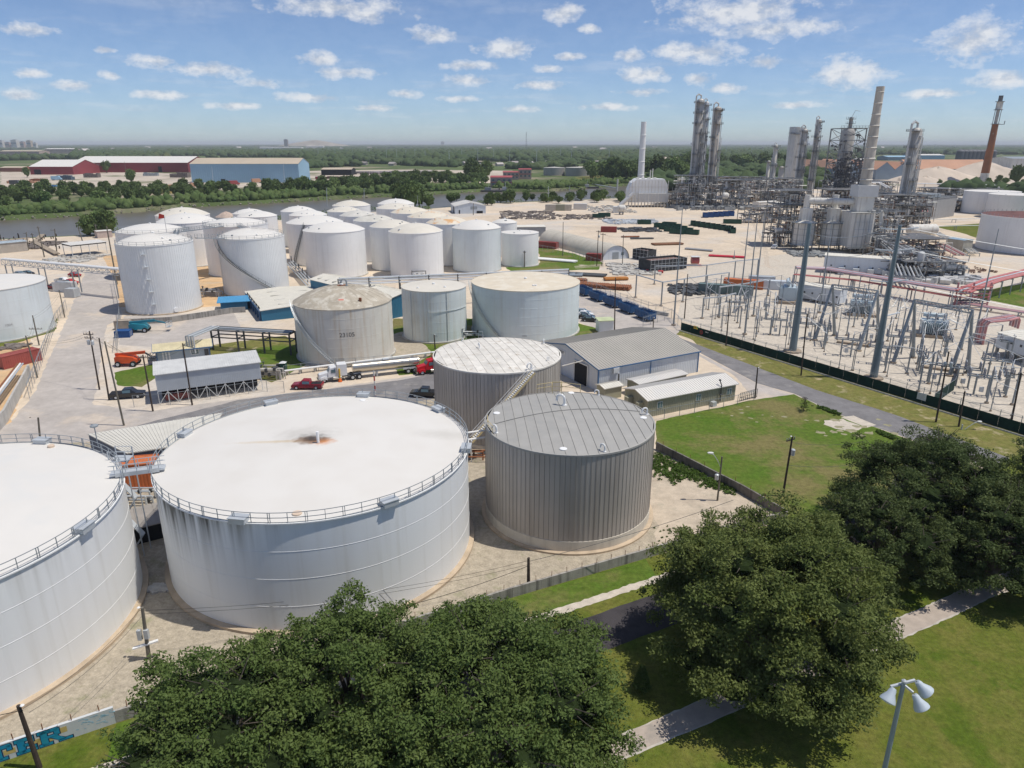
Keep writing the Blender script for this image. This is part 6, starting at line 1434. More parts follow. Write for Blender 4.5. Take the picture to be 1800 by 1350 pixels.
def transformer(label,px,py,rot,s=1.0):
 q=G(px,py);t=thing('power_transformer',label,'transformer',(q.x,q.y,.02),rot,None,s);MB().box(-2.4,2.4,-1.2,1.2,.6,3.4).build('tank_body',mat('pale_blue_enamel',(.46,.55,.60),.4,var=.05),t)
 fm=MB()
 for i in range(12):fm.box(-2.2+i*.38,-2.1+i*.38,-2.0,-1.25,.9,3.1);fm.box(-2.2+i*.38,-2.1+i*.38,1.25,2.0,.9,3.1)
 fm.build('radiators',MATS['pale_blue_enamel'],t,kind='stuff');MB().box(-3.2,3.2,-2.4,2.4,0,.6).build('plinth',m_tan,t)
 MB().tube((-2.2,.4,4.3),(2.0,.4,4.3),.45,n=12).build('conservator',MATS['pale_blue_enamel'],t,smooth=True)
 im=MB().lathe([(.12,0),(.22,.2),(.12,.4),(.22,.6),(.12,.8),(.2,1.0),(.08,1.5)],8).mesh('bushing',m_insul)
 for x in(-1.5,0,1.5):put('bushing',im,t,(x,-.5,3.4));put('bushing',im,t,(x+.5,.2,3.4))
 b=MB();r=random.Random(px)
 for i in range(14):x=r.uniform(-2.4,2.4);y=r.uniform(-2.4,2.4);b.tube((x,y,.6),(x,y,r.uniform(2,4.2)),.07,n=5);b.tube((x,y,3),(x+r.uniform(-1.5,1.5),y+1,3.6),.06,n=5)
 b.build('fittings',m_lsteel,t,kind='stuff');return t
transformer('pale finned transformer, leftmost, left of the long switch house',1385,530,radians(70),1.35);transformer('pale finned transformer in the middle behind the first gantry',1512,553,radians(-20),1.15);transformer('pale finned transformer at the right under the second gantry',1638,590,radians(-20),1.15)
m_sand2=mat('buff_gravel',(.47,.40,.32),.95,var=.1)
bw=thing('bus_conductors','tangle of aluminium bus tubes looping between posts in the substation','cables');b=MB();rr_=random.Random(4)
for c0 in((1512,553),(1638,596),(1600,570),(1560,570),(1470,575)):
 c=G(*c0)
 for i in range(22):
  x=c.x+rr_.uniform(-6,6);y=c.y+rr_.uniform(-4,4);z=rr_.uniform(3,7);e=Vector((x+rr_.uniform(-4,4),y+rr_.uniform(-2.5,2.5),rr_.uniform(3,7.5)));b.wire((x,y,z),e,rr_.uniform(.2,1.0),.05,7)
b.build('flexible_jumpers',m_lsteel,bw,kind='stuff');b=MB()
for i in range(len(PW)):
 ds=sorted(range(len(PW)),key=lambda j:(PW[j]-PW[i]).length)[1:3]
 for j in ds:
  if(PW[j]-PW[i]).length<14:b.tube(PW[i],PW[j],.05,n=5)
b.build('bus_tubes',m_lsteel,bw,kind='stuff');b=MB()
for P in(ga,gb_):
 for u in(.2,.5,.8):
  p=P[0].lerp(P[1],u);b.wire(p,p+Vector((3,14,-5)),.8,.04);b.wire(p,p+Vector((-3,-13,-6)),.8,.04)
for k in(0,3.8,10):b.wire(mt2-Vector((3,0,.8+k)),mt1-Vector((-.3,0,2+k)),1.2,.05);b.wire(mt2-Vector((-3,0,.8+k)),Vector((120,105,24-k)),1.0,.05)
b.build('line_conductors',m_lsteel,bw)
def busframe(label,px_posts,z=None):
 """px_posts: list of (base x, base y); one beam at height z along the row"""
 P=[G(*p)for p in px_posts];O=P[0];t=thing('portal_frame',label,'frame',(O.x,O.y,0));b=MB()
 for p in P:MB().tube(p-O,p-O+Vector((0,0,z)),.2,n=8).build('post',m_pole,t,smooth=True);MB().lathe([(.5,0),(.5,.3)],8,c=(p.x-O.x,p.y-O.y)).build('footing',m_tan,t)
 for a,c in zip(P[:-1],P[1:]):b.bar(a-O+Vector((0,0,z)),c-O+Vector((0,0,z)),.3,.3)
 b.build('beam',m_lsteel,t)
busframe('pale portal bus frame at the left end of the substation, nearest the road',[(1117,523),(1162,538),(1200,531),(1240,524),(1278,518)],6.8)
busframe('pale portal bus frame running further back at the left of the substation',[(1150,500),(1240,498),(1290,490),(1330,486)],6.0)
busframe('pale portal bus frame behind the orange-red container',[(1262,535),(1310,528),(1350,520)],5.0)
busframe('pale portal bus frame along the front left corner of the substation',[(1234,560),(1263,557),(1290,550)],5.4)
for px0,py0,lab in((1500,606,'buff concrete cable trench cover in the middle of the substation'),(1650,650,'buff concrete cable trench cover at the right of the substation')):
 q=G(px0,py0);t=thing('trench_cover',lab,'slab',(q.x,q.y,0.02),radians(-35));MB().box(-3.5,3.5,-.6,.6,0,.45).build('slab',m_tan,t);MB().box(3.0,3.5,-.7,.7,0,1.0).build('end_block',m_tan,t)
def house_on_piers(label,A,B,depth,h,raise_,roof=m_creamroof,wall=m_wallw,spots=5):
 t,Lx=gable('switch_house',label,'building',A,B,depth,h,h+.35,wall,roof,None,roof_ribs=1.0,overhang=.15,wallz0=raise_)
 b=MB()
 for i in range(int(Lx/3)+1):
  for y in(.4,depth-.4):b.box(i*3+.1,i*3+.6,y-.25,y+.25,0,raise_)
 b.build('pier',m_conc,t)
 for i in range(spots):x=Lx*(i+.5)/spots;MB().box(x,x+.5,-.06,-.01,raise_+1.6,raise_+2.1).build('wall_vent',m_dsteel,t)
 return t,Lx
house_on_piers('long white switch house on piers behind the first gantry',G(1404,527),G(1474,539),4.2,4.6,.7)
house_on_piers('white raised switch house with cream roof cut by the right edge',G(1746,622),G(1830,650),9,4.7,1.6)
t,Lx=house_on_piers('long white electrical building in front of the refinery heaters',G(1446,479),G(1568,488),7,6.0,.9)
for i in range(5):MB().box(5+i*4.6,7+i*4.6,-2.2,-.4,.1,2.4).build('air_conditioner',m_lsteel,t)
def pipes_px(label,pts,n,spacing,r,mats_,sup=7.0,name='pipe_rack',cat='pipe rack',stuff_posts=True,legs=True,colr=m_rail):
 P=[Vector((G(px,py,z).x,G(px,py,z).y,z))for px,py,z in pts];t=thing(name,label,cat,(P[0].x,P[0].y,0));O=Vector((P[0].x,P[0].y,0));b=MB()
 for k in range(n):
  Q=[]
  for i,p in enumerate(P):
   a=P[max(0,i-1)];c=P[min(len(P)-1,i+1)];d=(c-a).normalized();s=Vector((-d.y,d.x,0)).normalized();Q.append(p-O+s*(k-(n-1)/2)*spacing)
  MB().path(Q,r*random.uniform(.7,1.2),8).build('pipe',mats_[k%len(mats_)],t,smooth=True)
 for a,c in zip(P[:-1],P[1:]):
  if not legs:break
  m_=max(1,int((c-a).length/sup));d=(c-a).normalized();s=Vector((-d.y,d.x,0)).normalized()*(n*spacing/2+.2)
  for i in range(m_+1):
   p=a.lerp(c,i/m_)-O
   for sg in(-1,1):b.bar((p.x+s.x*sg,p.y+s.y*sg,0),p+s*sg,.22)
   b.bar(p-s-Vector((0,0,.3)),p+s-Vector((0,0,.3)),.2)
 if legs:b.build('rack_frame',colr,t)
 return t
m_pink=mat('faded_pink_paint',(.52,.24,.24),.6,var=.12,scale=.5);m_purple=mat('mauve_pipe',(.40,.30,.33),.5,var=.1);m_redp=mat('faded_red_pipe',(.50,.16,.15),.6,var=.1)
pipes_px('rack of mauve and pink pipes crossing behind the substation',[(1400,470,5),(1452,472,5),(1560,490,5),(1684,510,5)],6,.75,.32,[m_purple,m_pink,m_purple,m_lsteel])
pipes_px('lower row of faded red pipes just in front of the mauve rack',[(1396,482,3.2),(1500,492,3.2),(1600,508,3.2),(1680,522,3.2)],3,.6,.2,[m_redp,m_pink])
pipes_px('red and pink pipe rack leaving to the right past the green patch',[(1690,512,5),(1745,492,5),(1850,466,5)],6,.8,.3,[m_redp,m_pink,m_redp,m_lsteel])
pipes_px('low mauve pipes running right below the green patch',[(1680,530,1.2),(1740,540,1.2),(1850,556,1.2)],5,.5,.2,[m_purple,m_pink])
q=G(1727,606);t=thing('looped_pipes','four pink pipes looping up and over beside the right-hand switch house','pipes',(q.x,q.y,0))
for k in range(4):y=k*.9;MB().path([(0,y,0),(0,y,4.6),(.5,y,5.3),(5,y+.5,5.6+.1*k),(9,y+3,5.6),(9.6,y+3.3,5.0),(9.6,y+3.3,3.0)],.26,8).build('pipe',[m_pink,m_purple][k%2],t,smooth=True)
t=thing('pipe_ladder','ladder-like stack of horizontal pink pipes at the rack junction','pipes',tuple(G(1704,540)));b=MB()
for i in range(6):MB().tube((-4.2,-.2*i,1+i*1.0),(4.6,-.2*i,1+i*1.0),.22,n=7).build('pipe',[m_pink,m_dsteel,m_redp][i%3],t,smooth=True)
for x in(-4.4,0,4.8):b.bar((x,0,0),(x,0,7),.35)
b.build('rack_frame',m_pink,t)
# ------------------------------------------------------------------ refinery
m_ps=mat('plant_steel',(.29,.30,.30),.6,metal=.2,var=.2,scale=.1);m_ps2=mat('plant_steel_dark',(.145,.145,.15),.7,metal=.2,var=.25,scale=.1);m_alu=mat('aluminium_jacket',(.60,.60,.59),.45,metal=.2,var=.08,scale=.2,streak=.3,streak_col=(.25,.2,.16));m_refw=mat('refractory_white',(.68,.66,.61),.7,var=.08,scale=.2,streak=.7,streak_col=(.30,.22,.15));m_colr=mat('dull_column',(.46,.445,.42),.55,metal=.15,var=.1,scale=.15,streak=.7,streak_col=(.20,.14,.10));m_colrust=mat('rust_streaked_column',(.46,.43,.39),.6,var=.1,scale=.1,patch=(.30,.15,.08),patch_scale=.07,patch_at=.54,streak=.8,streak_col=(.25,.11,.05))
m_brown=mat('brown_pipe',(.30,.20,.15),.7,var=.2,scale=.3)
def unit(label,px,py,w,d,h,seed,levels=None,dens=1.0,rot=0.0,light=.5,frame=m_ps):
 """open steel process structure crammed with pipes, drums and valves"""
 r=random.Random(seed);q=G(px,py);t=thing('process_unit',label,'process unit',(q.x,q.y+d/2,.02),rot);b=MB()
 nx=max(2,int(w/6)+1);ny=max(2,int(d/7)+1);lv=levels or[h*(i+1)/max(2,int(h/5))for i in range(max(2,int(h/5)))]
 xs=[-w/2+w*i/(nx-1)for i in range(nx)];ys=[-d/2+d*i/(ny-1)for i in range(ny)]
 for x in xs:
  for y in ys:b.bar((x,y,0),(x,y,h*r.choice([1,1,.8,.6])),.34)
 for z in lv:
  for y in ys:b.bar((xs[0],y,z),(xs[-1],y,z),.3,.35)
  for x in xs:b.bar((x,ys[0],z),(x,ys[-1],z),.3,.35)
 for i in range(nx-1):
  if r.random()<.6:z=r.choice([0]+lv[:-1]);z2=min([u for u in lv if u>z]or[h]);b.bar((xs[i],ys[0],z),(xs[i+1],ys[0],z2),.2)
 b.build('frame',frame,t);b=MB();c=MB();g2=MB()
 for z in lv:
  for i in range(nx-1):
   if r.random()<.6:c.box(xs[i],xs[i+1]-.1,ys[0]-1.2,ys[0]+(ys[-1]-ys[0])*r.choice([.3,.6,1]),z+.1,z+.18)
  for hh in(.55,1.1):g2.bar((xs[0],ys[0]-1.2,z+hh),(xs[-1],ys[0]-1.2,z+hh),.07)
  for i in range(int(w/2)):x=xs[0]+i*2;g2.bar((x,ys[0]-1.2,z),(x,ys[0]-1.2,z+1.1),.07)
 c.build('gratings',m_ps2,t,kind='stuff');g2.build('railings',m_rail,t,kind='stuff')
 groups={'pipes_light':(m_alu,MB()),'pipes_dark':(m_ps2,MB()),'pipes_brown':(m_brown,MB()),'pipes_white':(m_refw,MB())}
 N_=int(w*d*h/20*dens)+60
 for i in range(min(N_,950)):
  k=r.choices(list(groups),[light*3.2,1.3,.6,light*2.2])[0];bb=groups[k][1];x=r.uniform(-w/2,w/2);y=-d/2+(r.random()**1.5)*d-.8;z=r.uniform(.4,h);l=r.uniform(1.5,7);R=r.choice([.08,.12,.18,.18,.26]);ax=r.random()
  if ax<.4:bb.tube((x-l/2,y,z),(x+l/2,y,z),R,n=5,caps=False);bb.tube((x+l/2,y,z),(x+l/2,y,max(0,z-l)),R,n=5,caps=False)if r.random()<.5 else None
  elif ax<.75:bb.tube((x,y,z),(x,y,max(0,z-l)),R,n=5,caps=False)
  else:bb.tube((x,y,z),(x,y+l,z),R,n=5,caps=False)
  if r.random()<.5:s=r.uniform(.3,.9);bb.cbox((x,y,z),(s,s,s*1.2))
 for k,(m_,bb)in groups.items():bb.build('pipework',m_,t,kind='stuff')
 for i in range(int(w/7)+1):
  x=r.uniform(-w/2+1,w/2-1);z=r.choice([1.6]+[u+1.3 for u in lv[:-1]]);R=r.uniform(.7,1.3);l=r.uniform(2,4.5)
  if r.random()<.5:v=MB();v.tube((x-l/2,-d/2+.6,z),(x+l/2,-d/2+.6,z),R,n=12)
  else:v=MB();v.tube((x,-d/2+1,z-1),(x,-d/2+1,z+l),R,n=12);v.lathe([(R,z+l),(R*.7,z+l+.5*R),(.01,z+l+.7*R)],12,c=(x,-d/2+1))
  v.build('drum',r.choice([m_alu,m_refw]),t,smooth=True)
 return t
U=[('steel process block with yellow crane beam left of the rusty column',1218,366,24,16,22,11),('dense pipe-filled process block right of the rusty column',1284,366,26,18,19,12),('low dark process block behind the small twin white columns',1330,356,24,20,17,13),
  ('grey process block below the big twin reactors',1378,366,22,20,20,14),('tall tangled process block at the left of the white heaters',1388,434,13,16,24,15),('process block packed between the two cylindrical heaters',1442,432,7,14,18,16),('process block left of the box heater at the back',1478,415,16,18,22,17),
  ('process block right of the box heater with brown piping',1548,445,15,16,17,18),('low pipe-covered block in front of the round-topped column',1605,462,22,18,9,19),('low tangle of pipes at the right of the electrical building',1640,492,20,12,6,20),('process block behind the horizontal drum',1590,400,26,22,17,21),('low pipe rows at the back right behind the grey cooler house',1650,372,60,40,7,22),('far low process block behind the reactors',1300,334,60,30,12,23),('far low process block right of the box heater stack',1520,352,50,34,14,24),('low pipe rows left of the rusty column beside the white catalyst house',1180,360,22,14,8,25),('pipe-filled low block between the yard and the white heaters',1340,392,22,12,9,26),
  ('steel pipe skid block in front of the box heater',1600,488,16,8,8,27),('distant pipe rows near the right-hand flare',1700,345,60,30,6,28)]
for a in U:unit(*a)
def column(label,bx,by,tx,ty,wpx,m,plats=5,over=0,cat='column',name='distillation_column',taper=1.0,cone=False,top='dome',rails=True,side=1):
 q=G(bx,by);tp=at(tx,ty,q.y);H_=tp.z;dep=q.y*cos(PITCH)+CAM_H*sin(PITCH);R=wpx/2/FPX*dep;t=thing(name,label,cat,(q.x,q.y,0))
 pr=[(R,0),(R*taper,H_-R*.6)]+([(R*.75*taper,H_-R*.25),(R*.35*taper,H_-R*.05),(.01,H_)]if top=='dome' else[(R*taper,H_)])
 MB().lathe(pr,20,close=True).build('shell',m,t,smooth=True)
 if rails and plats:
  for i in range(plats):
   z=H_*(.30+.66*i/max(1,plats-1))if plats>1 else H_*.9
   a0=random.uniform(0,6);a1=a0+random.uniform(3.2,6.2);b=MB();w=1.9;n=14
   P=[(cos(a0+(a1-a0)*j/n),sin(a0+(a1-a0)*j/n))for j in range(n+1)]
   for p,s in zip(P[:-1],P[1:]):
    b.add([(p[0]*R,p[1]*R,z),(s[0]*R,s[1]*R,z),(s[0]*(R+w),s[1]*(R+w),z),(p[0]*(R+w),p[1]*(R+w),z),(p[0]*R,p[1]*R,z+.15),(s[0]*R,s[1]*R,z+.15),(s[0]*(R+w),s[1]*(R+w),z+.15),(p[0]*(R+w),p[1]*(R+w),z+.15)],[(0,1,2,3),(7,6,5,4),(2,3,7,6),(0,1,5,4)])
    for hh in(.6,1.15):b.bar((p[0]*(R+w),p[1]*(R+w),z+hh),(s[0]*(R+w),s[1]*(R+w),z+hh),.09)
    b.bar((p[0]*(R+w),p[1]*(R+w),z),(p[0]*(R+w),p[1]*(R+w),z+1.2),.09)
   b.build('platform',m_ps2,t)
  lad=MB();x=R+.5
  for dy in(-.3,.3):lad.bar((-x if side<0 else x,dy-.5,1),(-x if side<0 else x,dy-.5,H_*.95),.09)
  for i in range(int(H_/1.2)):lad.bar((-x if side<0 else x,-.8,1+i*1.2),(-x if side<0 else x,-.2,1+i*1.2),.07)
  lad.build('ladder',m_ps,t)
 if rails and plats>2:
  pc=MB()
  for k in range(5):
   a=random.uniform(3.4,6.0);rr_=R+random.uniform(.3,1.0);z0=H_*random.uniform(.02,.4);z1=H_*random.uniform(.5,.96);pc.tube((rr_*cos(a),rr_*sin(a),z0),(rr_*cos(a),rr_*sin(a),z1),random.uniform(.15,.32),n=6);pc.tube((rr_*cos(a),rr_*sin(a),z1),(0,0,z1+.3),.2,n=6)
  for k in range(int(H_/2.2)):
   a=random.uniform(3.2,6.2);z=H_*random.uniform(.15,.98);pc.cbox(((R+.4)*cos(a),(R+.4)*sin(a),z),(random.uniform(.5,1.3),)*3,a)
  pc.build('attached_piping',random.choice([m_ps,m_alu]),t,kind='stuff')
 if over:
  r=R*.2;P=[(0,-R*.1,H_-.2),(0,-R*.1,H_+R*.7),(-R*side*.8,-R*.5,H_+R*1.0),(-R*side*1.35,-R*.7,H_+R*.5),(-R*side*1.4,-R*.7,H_*.25)]
  MB().path(P,r,8).build('overhead_line',m_alu,t,smooth=True)
  for k in range(over):x=R*(1.15+.3*k)*side;MB().tube((x,-R*.5,H_*.1),(x,-R*.5,H_*(.9-.2*k)),r*.45,n=6).build('riser',m_alu,t,smooth=True)
 return t,R,H_,q
column('tallest platformed grey column, left of the pair at the yard edge',1217,362,1231,173,13,m_colr,8,2);column('slimmer grey column pressed against the tallest one',1228,358,1240,178,8,m_alu,6,1)
column('rust-streaked column right of the tallest pair',1247,364,1259,187,12.5,m_colrust,6,2)
t,R,H_,q=column('plain white tapered stack rising beside the white catalyst house',1124,352,1131.5,214,12.5,m_weld,0,0,'chimney','white_stack',.72,top='flat',rails=False)
for k in range(5):MB().lathe([(R*(1-.28*(k+1)/6)+.05,H_*(k+1)/6),(R*(1-.28*(k+1)/6)+.3,H_*(k+1)/6+.1),(R*(1-.28*(k+1)/6),H_*(k+1)/6+.35)],18).build('band',m_weld,t)
column('left big pale reactor of the twin pair',1383,342,1397,223,17,m_alu,1,0,'reactor','reactor_vessel',top='flat',rails=True);column('right big pale reactor of the twin pair',1394,345,1407,224,16,m_refw,1,0,'reactor','reactor_vessel',top='flat',rails=True)
column('grey column just right of the twin reactors',1398,362,1414,226,11,m_colr,5,1);column('slim grey column with a lamp arm between reactors and frame tower',1420,362,1436,209,8.5,m_colr,5,1)
column('short slim white column, left of the little twins',1344,352,1347,282,6,m_refw,2,0);column('short slim white column, right of the little twins',1353,354,1357,254,6,m_refw,3,1);column('stubby grey column by the pipe blocks',1368,346,1371,292,9,m_colr,2,0)
column('slim column almost hidden left of the tall heater stack',1516,350,1524,258,9,m_colr,4,1)
column('broad grey column with a round gooseneck top and a red flag',1582,395,1604,224,19,m_colr,5,2)
column('slender pipe column in front of the rusty column top',1270,366,1272,330,4,m_alu,1,0)
q=G(1466,405);t=thing('frame_tower','square dark steel lattice tower enclosing a grey vessel, with a narrow headpiece','tower',(q.x,q.y,0));Ht=at(1484,226,q.y).z;w=6.2;b=MB()
for i in range(9):
 z0=Ht*i/9;z1=Ht*(i+1)/9
 for sx in(-1,1):
  for sy in(-1,1):b.bar((sx*w,sy*w,z0),(sx*w,sy*w,z1),.5)
 for sy in(-1,1):b.bar((-w,sy*w,z1),(w,sy*w,z1),.35);b.bar((-w,sy*w,z0),(w,sy*w,z1),.25);b.bar((w,sy*w,z0),(-w,sy*w,z1),.25)
 for sx in(-1,1):b.bar((sx*w,-w,z1),(sx*w,w,z1),.35);b.bar((sx*w,-w,z0),(sx*w,w,z1),.25)
b.build('lattice',m_ps,t);MB().lathe([(3.4,4),(3.4,Ht-2),(2.3,Ht),(.01,Ht+.6)],18).build('vessel',m_colr,t,smooth=True);b=MB();r=random.Random(9)
for i in range(620):z=r.uniform(2,Ht*(.72 if i%5 else.97));x=r.uniform(-w-.6,w+.6);y=r.choice([-w-.6,-w,w]);l=r.uniform(1,5);b.tube((x,y,z),(min(w+1,x+l),y,z),.16,n=5)if r.random()<.5 else b.tube((x,y,z),(x,y,z-min(l,z-.2)),.16,n=5);s=r.uniform(.4,1.1);b.cbox((x,y,z),(s,s,s))
b.build('pipework',m_ps2,t,kind='stuff');b=MB()
for z in(Ht*.2,Ht*.31,Ht*.42,Ht*.53,Ht*.64,Ht*.74,Ht):b.box(-w-1,w+1,-w-1.2,-w+.3,z,z+.15);[b.bar((-w-1,-w-1.2,z+hh),(w+1,-w-1.2,z+hh),.09)for hh in(.6,1.2)];[b.bar((-w-1+i*1.5,-w-1.2,z),(-w-1+i*1.5,-w-1.2,z+1.2),.09)for i in range(10)]
b.build('platforms',m_ps2,t);b=MB();b.tube((.5,0,Ht),(.5,0,Ht+5.4),.95,n=12);b.build('head_vessel',m_colr,t,smooth=True);b=MB()
for z in(2.2,4.4):b.tube((.5,0,Ht+z),(.5,0,Ht+z+.15),2.3,n=14);[b.bar((.5+2.3*cos(a),2.3*sin(a),Ht+z),(.5+2.3*cos(a),2.3*sin(a),Ht+z+1.2),.09)for a in[k*.6 for k in range(10)]]
b.path([(.5,0,Ht+5),(2,0,Ht+8.5),(4.5,0,Ht+8.2)],.1,5);b.build('head_platform',m_ps,t)
q=G(1510,446);t=thing('box_heater','tall white box heater with a long pale stack rising from it','heater',(q.x,q.y+6,0));hb=at(1510,374,q.y).z;w=4.9
MB().prism([(-w,-5),(-w+1.5,-6.5),(w-1.5,-6.5),(w,-5),(w,6),(-w,6)],2.5,hb).build('fire_box',m_refw,t);b=MB()
for x in(-4,-2,0,2,4):
 b.bar((x,-6.58,0),(x,-6.58,hb),.12);b.bar((x,5,0),(x,5,2.5),.4)
for z in(4,7,10,13):b.bar((-4,-6.56,z),(4,-6.56,z),.08)
b.box(-w-1,w+1,-7.6,-6.8,2.3,2.5);b.box(-w-1,w+1,-7.6,-6.6,hb,hb+.15);[b.bar((-w-1,-7.6,z),(w+1,-7.6,z),.08)for z in(2.9,3.5,hb+.6,hb+1.2)];b.build('buckstays',m_rail,t)
z1=at(1514,347,q.y).z;z2=at(1518,327,q.y).z;ba=MB();ba.box(-3.4+1,3.4+1,-3,3,hb+.1,z1);ba.build('convection_box',m_refw,t);ba=MB();ba.box(-4.2+1,4.2+1,-3.6,3.6,z1,z2);ba.build('upper_box',mat('pale_box',(.60,.60,.59),.6,var=.05),t)
zt=at(1549,152,q.y+6).z;MB().lathe([(2.35,z2),(2.1,z2+(zt-z2)*.25),(1.95,z2+(zt-z2)*.55),(1.62,z2+(zt-z2)*.72),(1.55,zt)],20,c=(1,0)).build('stack',mat('scorched_stack',(.52,.48,.42),.7,var=.15,scale=.12,streak=.8,streak_col=(.28,.24,.2)),t,smooth=True)
for k in range(9):z=z2+(zt-z2)*(k+.5)/9;rr2=2.35-.8*(k+.5)/9-(.15 if k>5 else 0);MB().lathe([(rr2,z),(rr2+.28,z+.1),(rr2,z+.3)],20,c=(1,0)).build('band',m_refw,t)
for(px,py,wp,yt,yt2,lab)in((1415,441,35,391,366,'left white cylindrical heater with a square convection box'),(1464,441,34,392,366,'right white cylindrical heater with a square convection box')):
 q2=G(px,py);dep=q2.y*cos(PITCH)+CAM_H*sin(PITCH);R=wp/2/FPX*dep;t=thing('cylindrical_heater',lab,'heater',(q2.x,q2.y+R,0));h1=at(px,yt,q2.y+R).z;h2=at(px,yt2,q2.y+R).z
 MB().lathe([(R,2.2),(R,h1),(R*.6,h1+1.0)],26).build('shell',m_refw,t,smooth=True);MB().box(-2.1,2.1,-1.8,1.8,h1+.5,h2).build('convection_box',m_refw,t);b=MB()
 for k in range(10):a=k*.63;b.bar(((R+.1)*cos(a),(R+.1)*sin(a),0),((R+.1)*cos(a),(R+.1)*sin(a),h1),.2)
 for z in(4,6.5,9,11.5):b.lathe([(R,z),(R+.12,z),(R+.12,z+.12),(R,z+.12)],26,close=False)
 for z in(2.2,h1):b.lathe([(R,z),(R+1.2,z),(R+1.2,z+.12),(R,z+.12)],26,close=False);b.lathe([(R+1.2,z+1.1),(R+1.26,z+1.1),(R+1.26,z+1.2),(R+1.2,z+1.2)],26,close=False)
 b.build('platform',m_ps,t)
 MB().tube((0,0,h2),(0,0,h2+5.5),1.2,n=14).build('breeching',m_refw,t,smooth=True)
q2=G(1415,441);a=at(1428,353,q2.y+4);e=at(1508,352,q.y+6);a=Vector((q2.x,q2.y+4.5,a.z));e=Vector((q.x,q.y+6,a.z));t=thing('flue_duct','fat pale flue duct joining both cylindrical heaters to the big stack','duct');MB().path([a-Vector((0,0,4)),a,e],1.35,14).build('duct',m_refw,t,smooth=True);b=MB()
for i in range(8):p=a.lerp(e,i/8);b.tube(p,p+(e-a).normalized()*.3,1.5,n=14)
b.build('duct_band',m_refw,t)
q=G(1728,322);t=thing('flare_stack','rust-orange leaning-looking flare stack with a white tip far right','flare',(q.x,q.y,0));H_=at(1757,168,q.y).z;b=MB();MB().lathe([(8.5*.55,0),(4.4,H_*.12)],16).build('base',m_refw,t,smooth=True)
MB().tube((0,0,H_*.12),(0,0,H_*.68),4.3,3.2,n=14).build('stack',mat('orange_rust_stack',(.33,.13,.055),.75,var=.25,scale=.05,patch=(.45,.40,.35),patch_scale=.05,patch_at=.6),t,smooth=True);MB().tube((0,0,H_*.68),(0,0,H_*.84),1.7,n=12).build('upper_stack',m_colr,t,smooth=True);MB().tube((0,0,H_*.84),(0,0,H_*.93),3.1,n=14).build('molecular_seal',m_refw,t,smooth=True);MB().tube((0,0,H_*.93),(0,0,H_),2.2,n=12).build('tip',m_ps2,t,smooth=True);b=MB()
for z in(.68,.84,.93):b.tube((0,0,H_*z),(0,0,H_*z+.6),4.6,n=14)
b.bar((0,0,H_*.68),(10,0,H_*.68),.6);b.bar((10,0,H_*.68),(10,0,H_*.72),.6);b.bar((3,0,0),(3.6,0,H_*.93),.5);b.bar((-3.8,0,H_*.4),(-3.2,0,H_*.93),.5);b.build('platform',m_ps,t)
q=G(1138,364);t=thing('catalyst_house','white hump-shouldered catalyst recovery building beside the white stack','building',(q.x,q.y+7,0));hb=at(1138,314,q.y+7).z;w=14.0
MB().extr([(-w,3.5),(w,3.5),(w,hb*.55),(w*.97,hb*.8),(w*.8,hb),(-w*.62,hb),(-w*.86,hb*.86),(-w,hb*.6)],-7,7).build('hood',m_weld,t);b=MB()
for i in range(13):x=-w+2*w*i/12;b.bar((x,-7.15,0),(x,-7.15,hb*.95),.32);b.bar((x,-9.4,0),(x,-9.4,hb*.5),.3)
for z in(3.5,hb*.3,hb*.5,hb*.72):b.bar((-w,-7.2,z),(w,-7.2,z),.25)
b.build('ribs',m_refw,t);MB().box(-w*.5,w,-9.3,-7.3,3.6,hb*.5).build('front_bay',mat('off_white_sheet',(.60,.60,.59),.6,var=.06),t);b=MB();n=24
for i in range(n):x=-w*.5+w*1.5*i/n;b.box(x,x+.06,-9.36,-9.31,3.6,hb*.5)
b.build('front_bay_seams',m_ps,t,kind='stuff');MB().tube((-w-6,-9,1.5),(-w+3,-8,hb*.48),1.5,n=14).build('duct',m_alu,t,smooth=True);b=MB()
for k in range(4):b.box(-8+k*4.2,-6.3+k*4.2,-3,3,hb+.05,hb+.7)
b.tube((2,0,hb),(2,0,hb+6),.35,n=6);b.tube((3.6,0,hb),(3.6,0,hb+7),.35,n=6);b.build('roof_vents',m_refw,t)
def drum_h(label,px0,py0,px1,py1,R,z,m=m_refw):
 a=G(px0,py0,z);e=G(px1,py1,z);t=thing('horizontal_drum',label,'vessel',(a.x,a.y,0));d=e-a;n=d.normalized();b=MB();b.tube((0,0,z),d+Vector((0,0,z)),R,n=18)
 for s,p in((-1,Vector((0,0,z))),(1,d+Vector((0,0,z)))):b.tube(p,p+n*s*R*.35,R,R*.75,n=18);b.tube(p+n*s*R*.35,p+n*s*R*.5,R*.75,R*.3,n=18)
 b.build('shell',m,t,smooth=True);b=MB()
 for u in(.2,.8):p=d*u;b.bar((p.x,p.y,0),(p.x,p.y,z),.8,1.2)
 b.build('saddle',m_conc,t);b=MB();b.bar((d*.05)+Vector((0,-R,z-R)),(d*.95)+Vector((0,-R,z-R)),.2);b.build('walk',m_ps,t)
drum_h('large white horizontal drum right of the tangled pipes',1600,404,1643,403,2.4,6.5);drum_h('cream horizontal drum left of the round-topped column',1545,356,1566,360,3.0,9,m_refw);drum_h('small round-ended white drum in the dense block',1272,344,1278,344,2.2,9);drum_h('white horizontal tank in the yard beside the white stack',1088,366,1097,366,2.2,4)
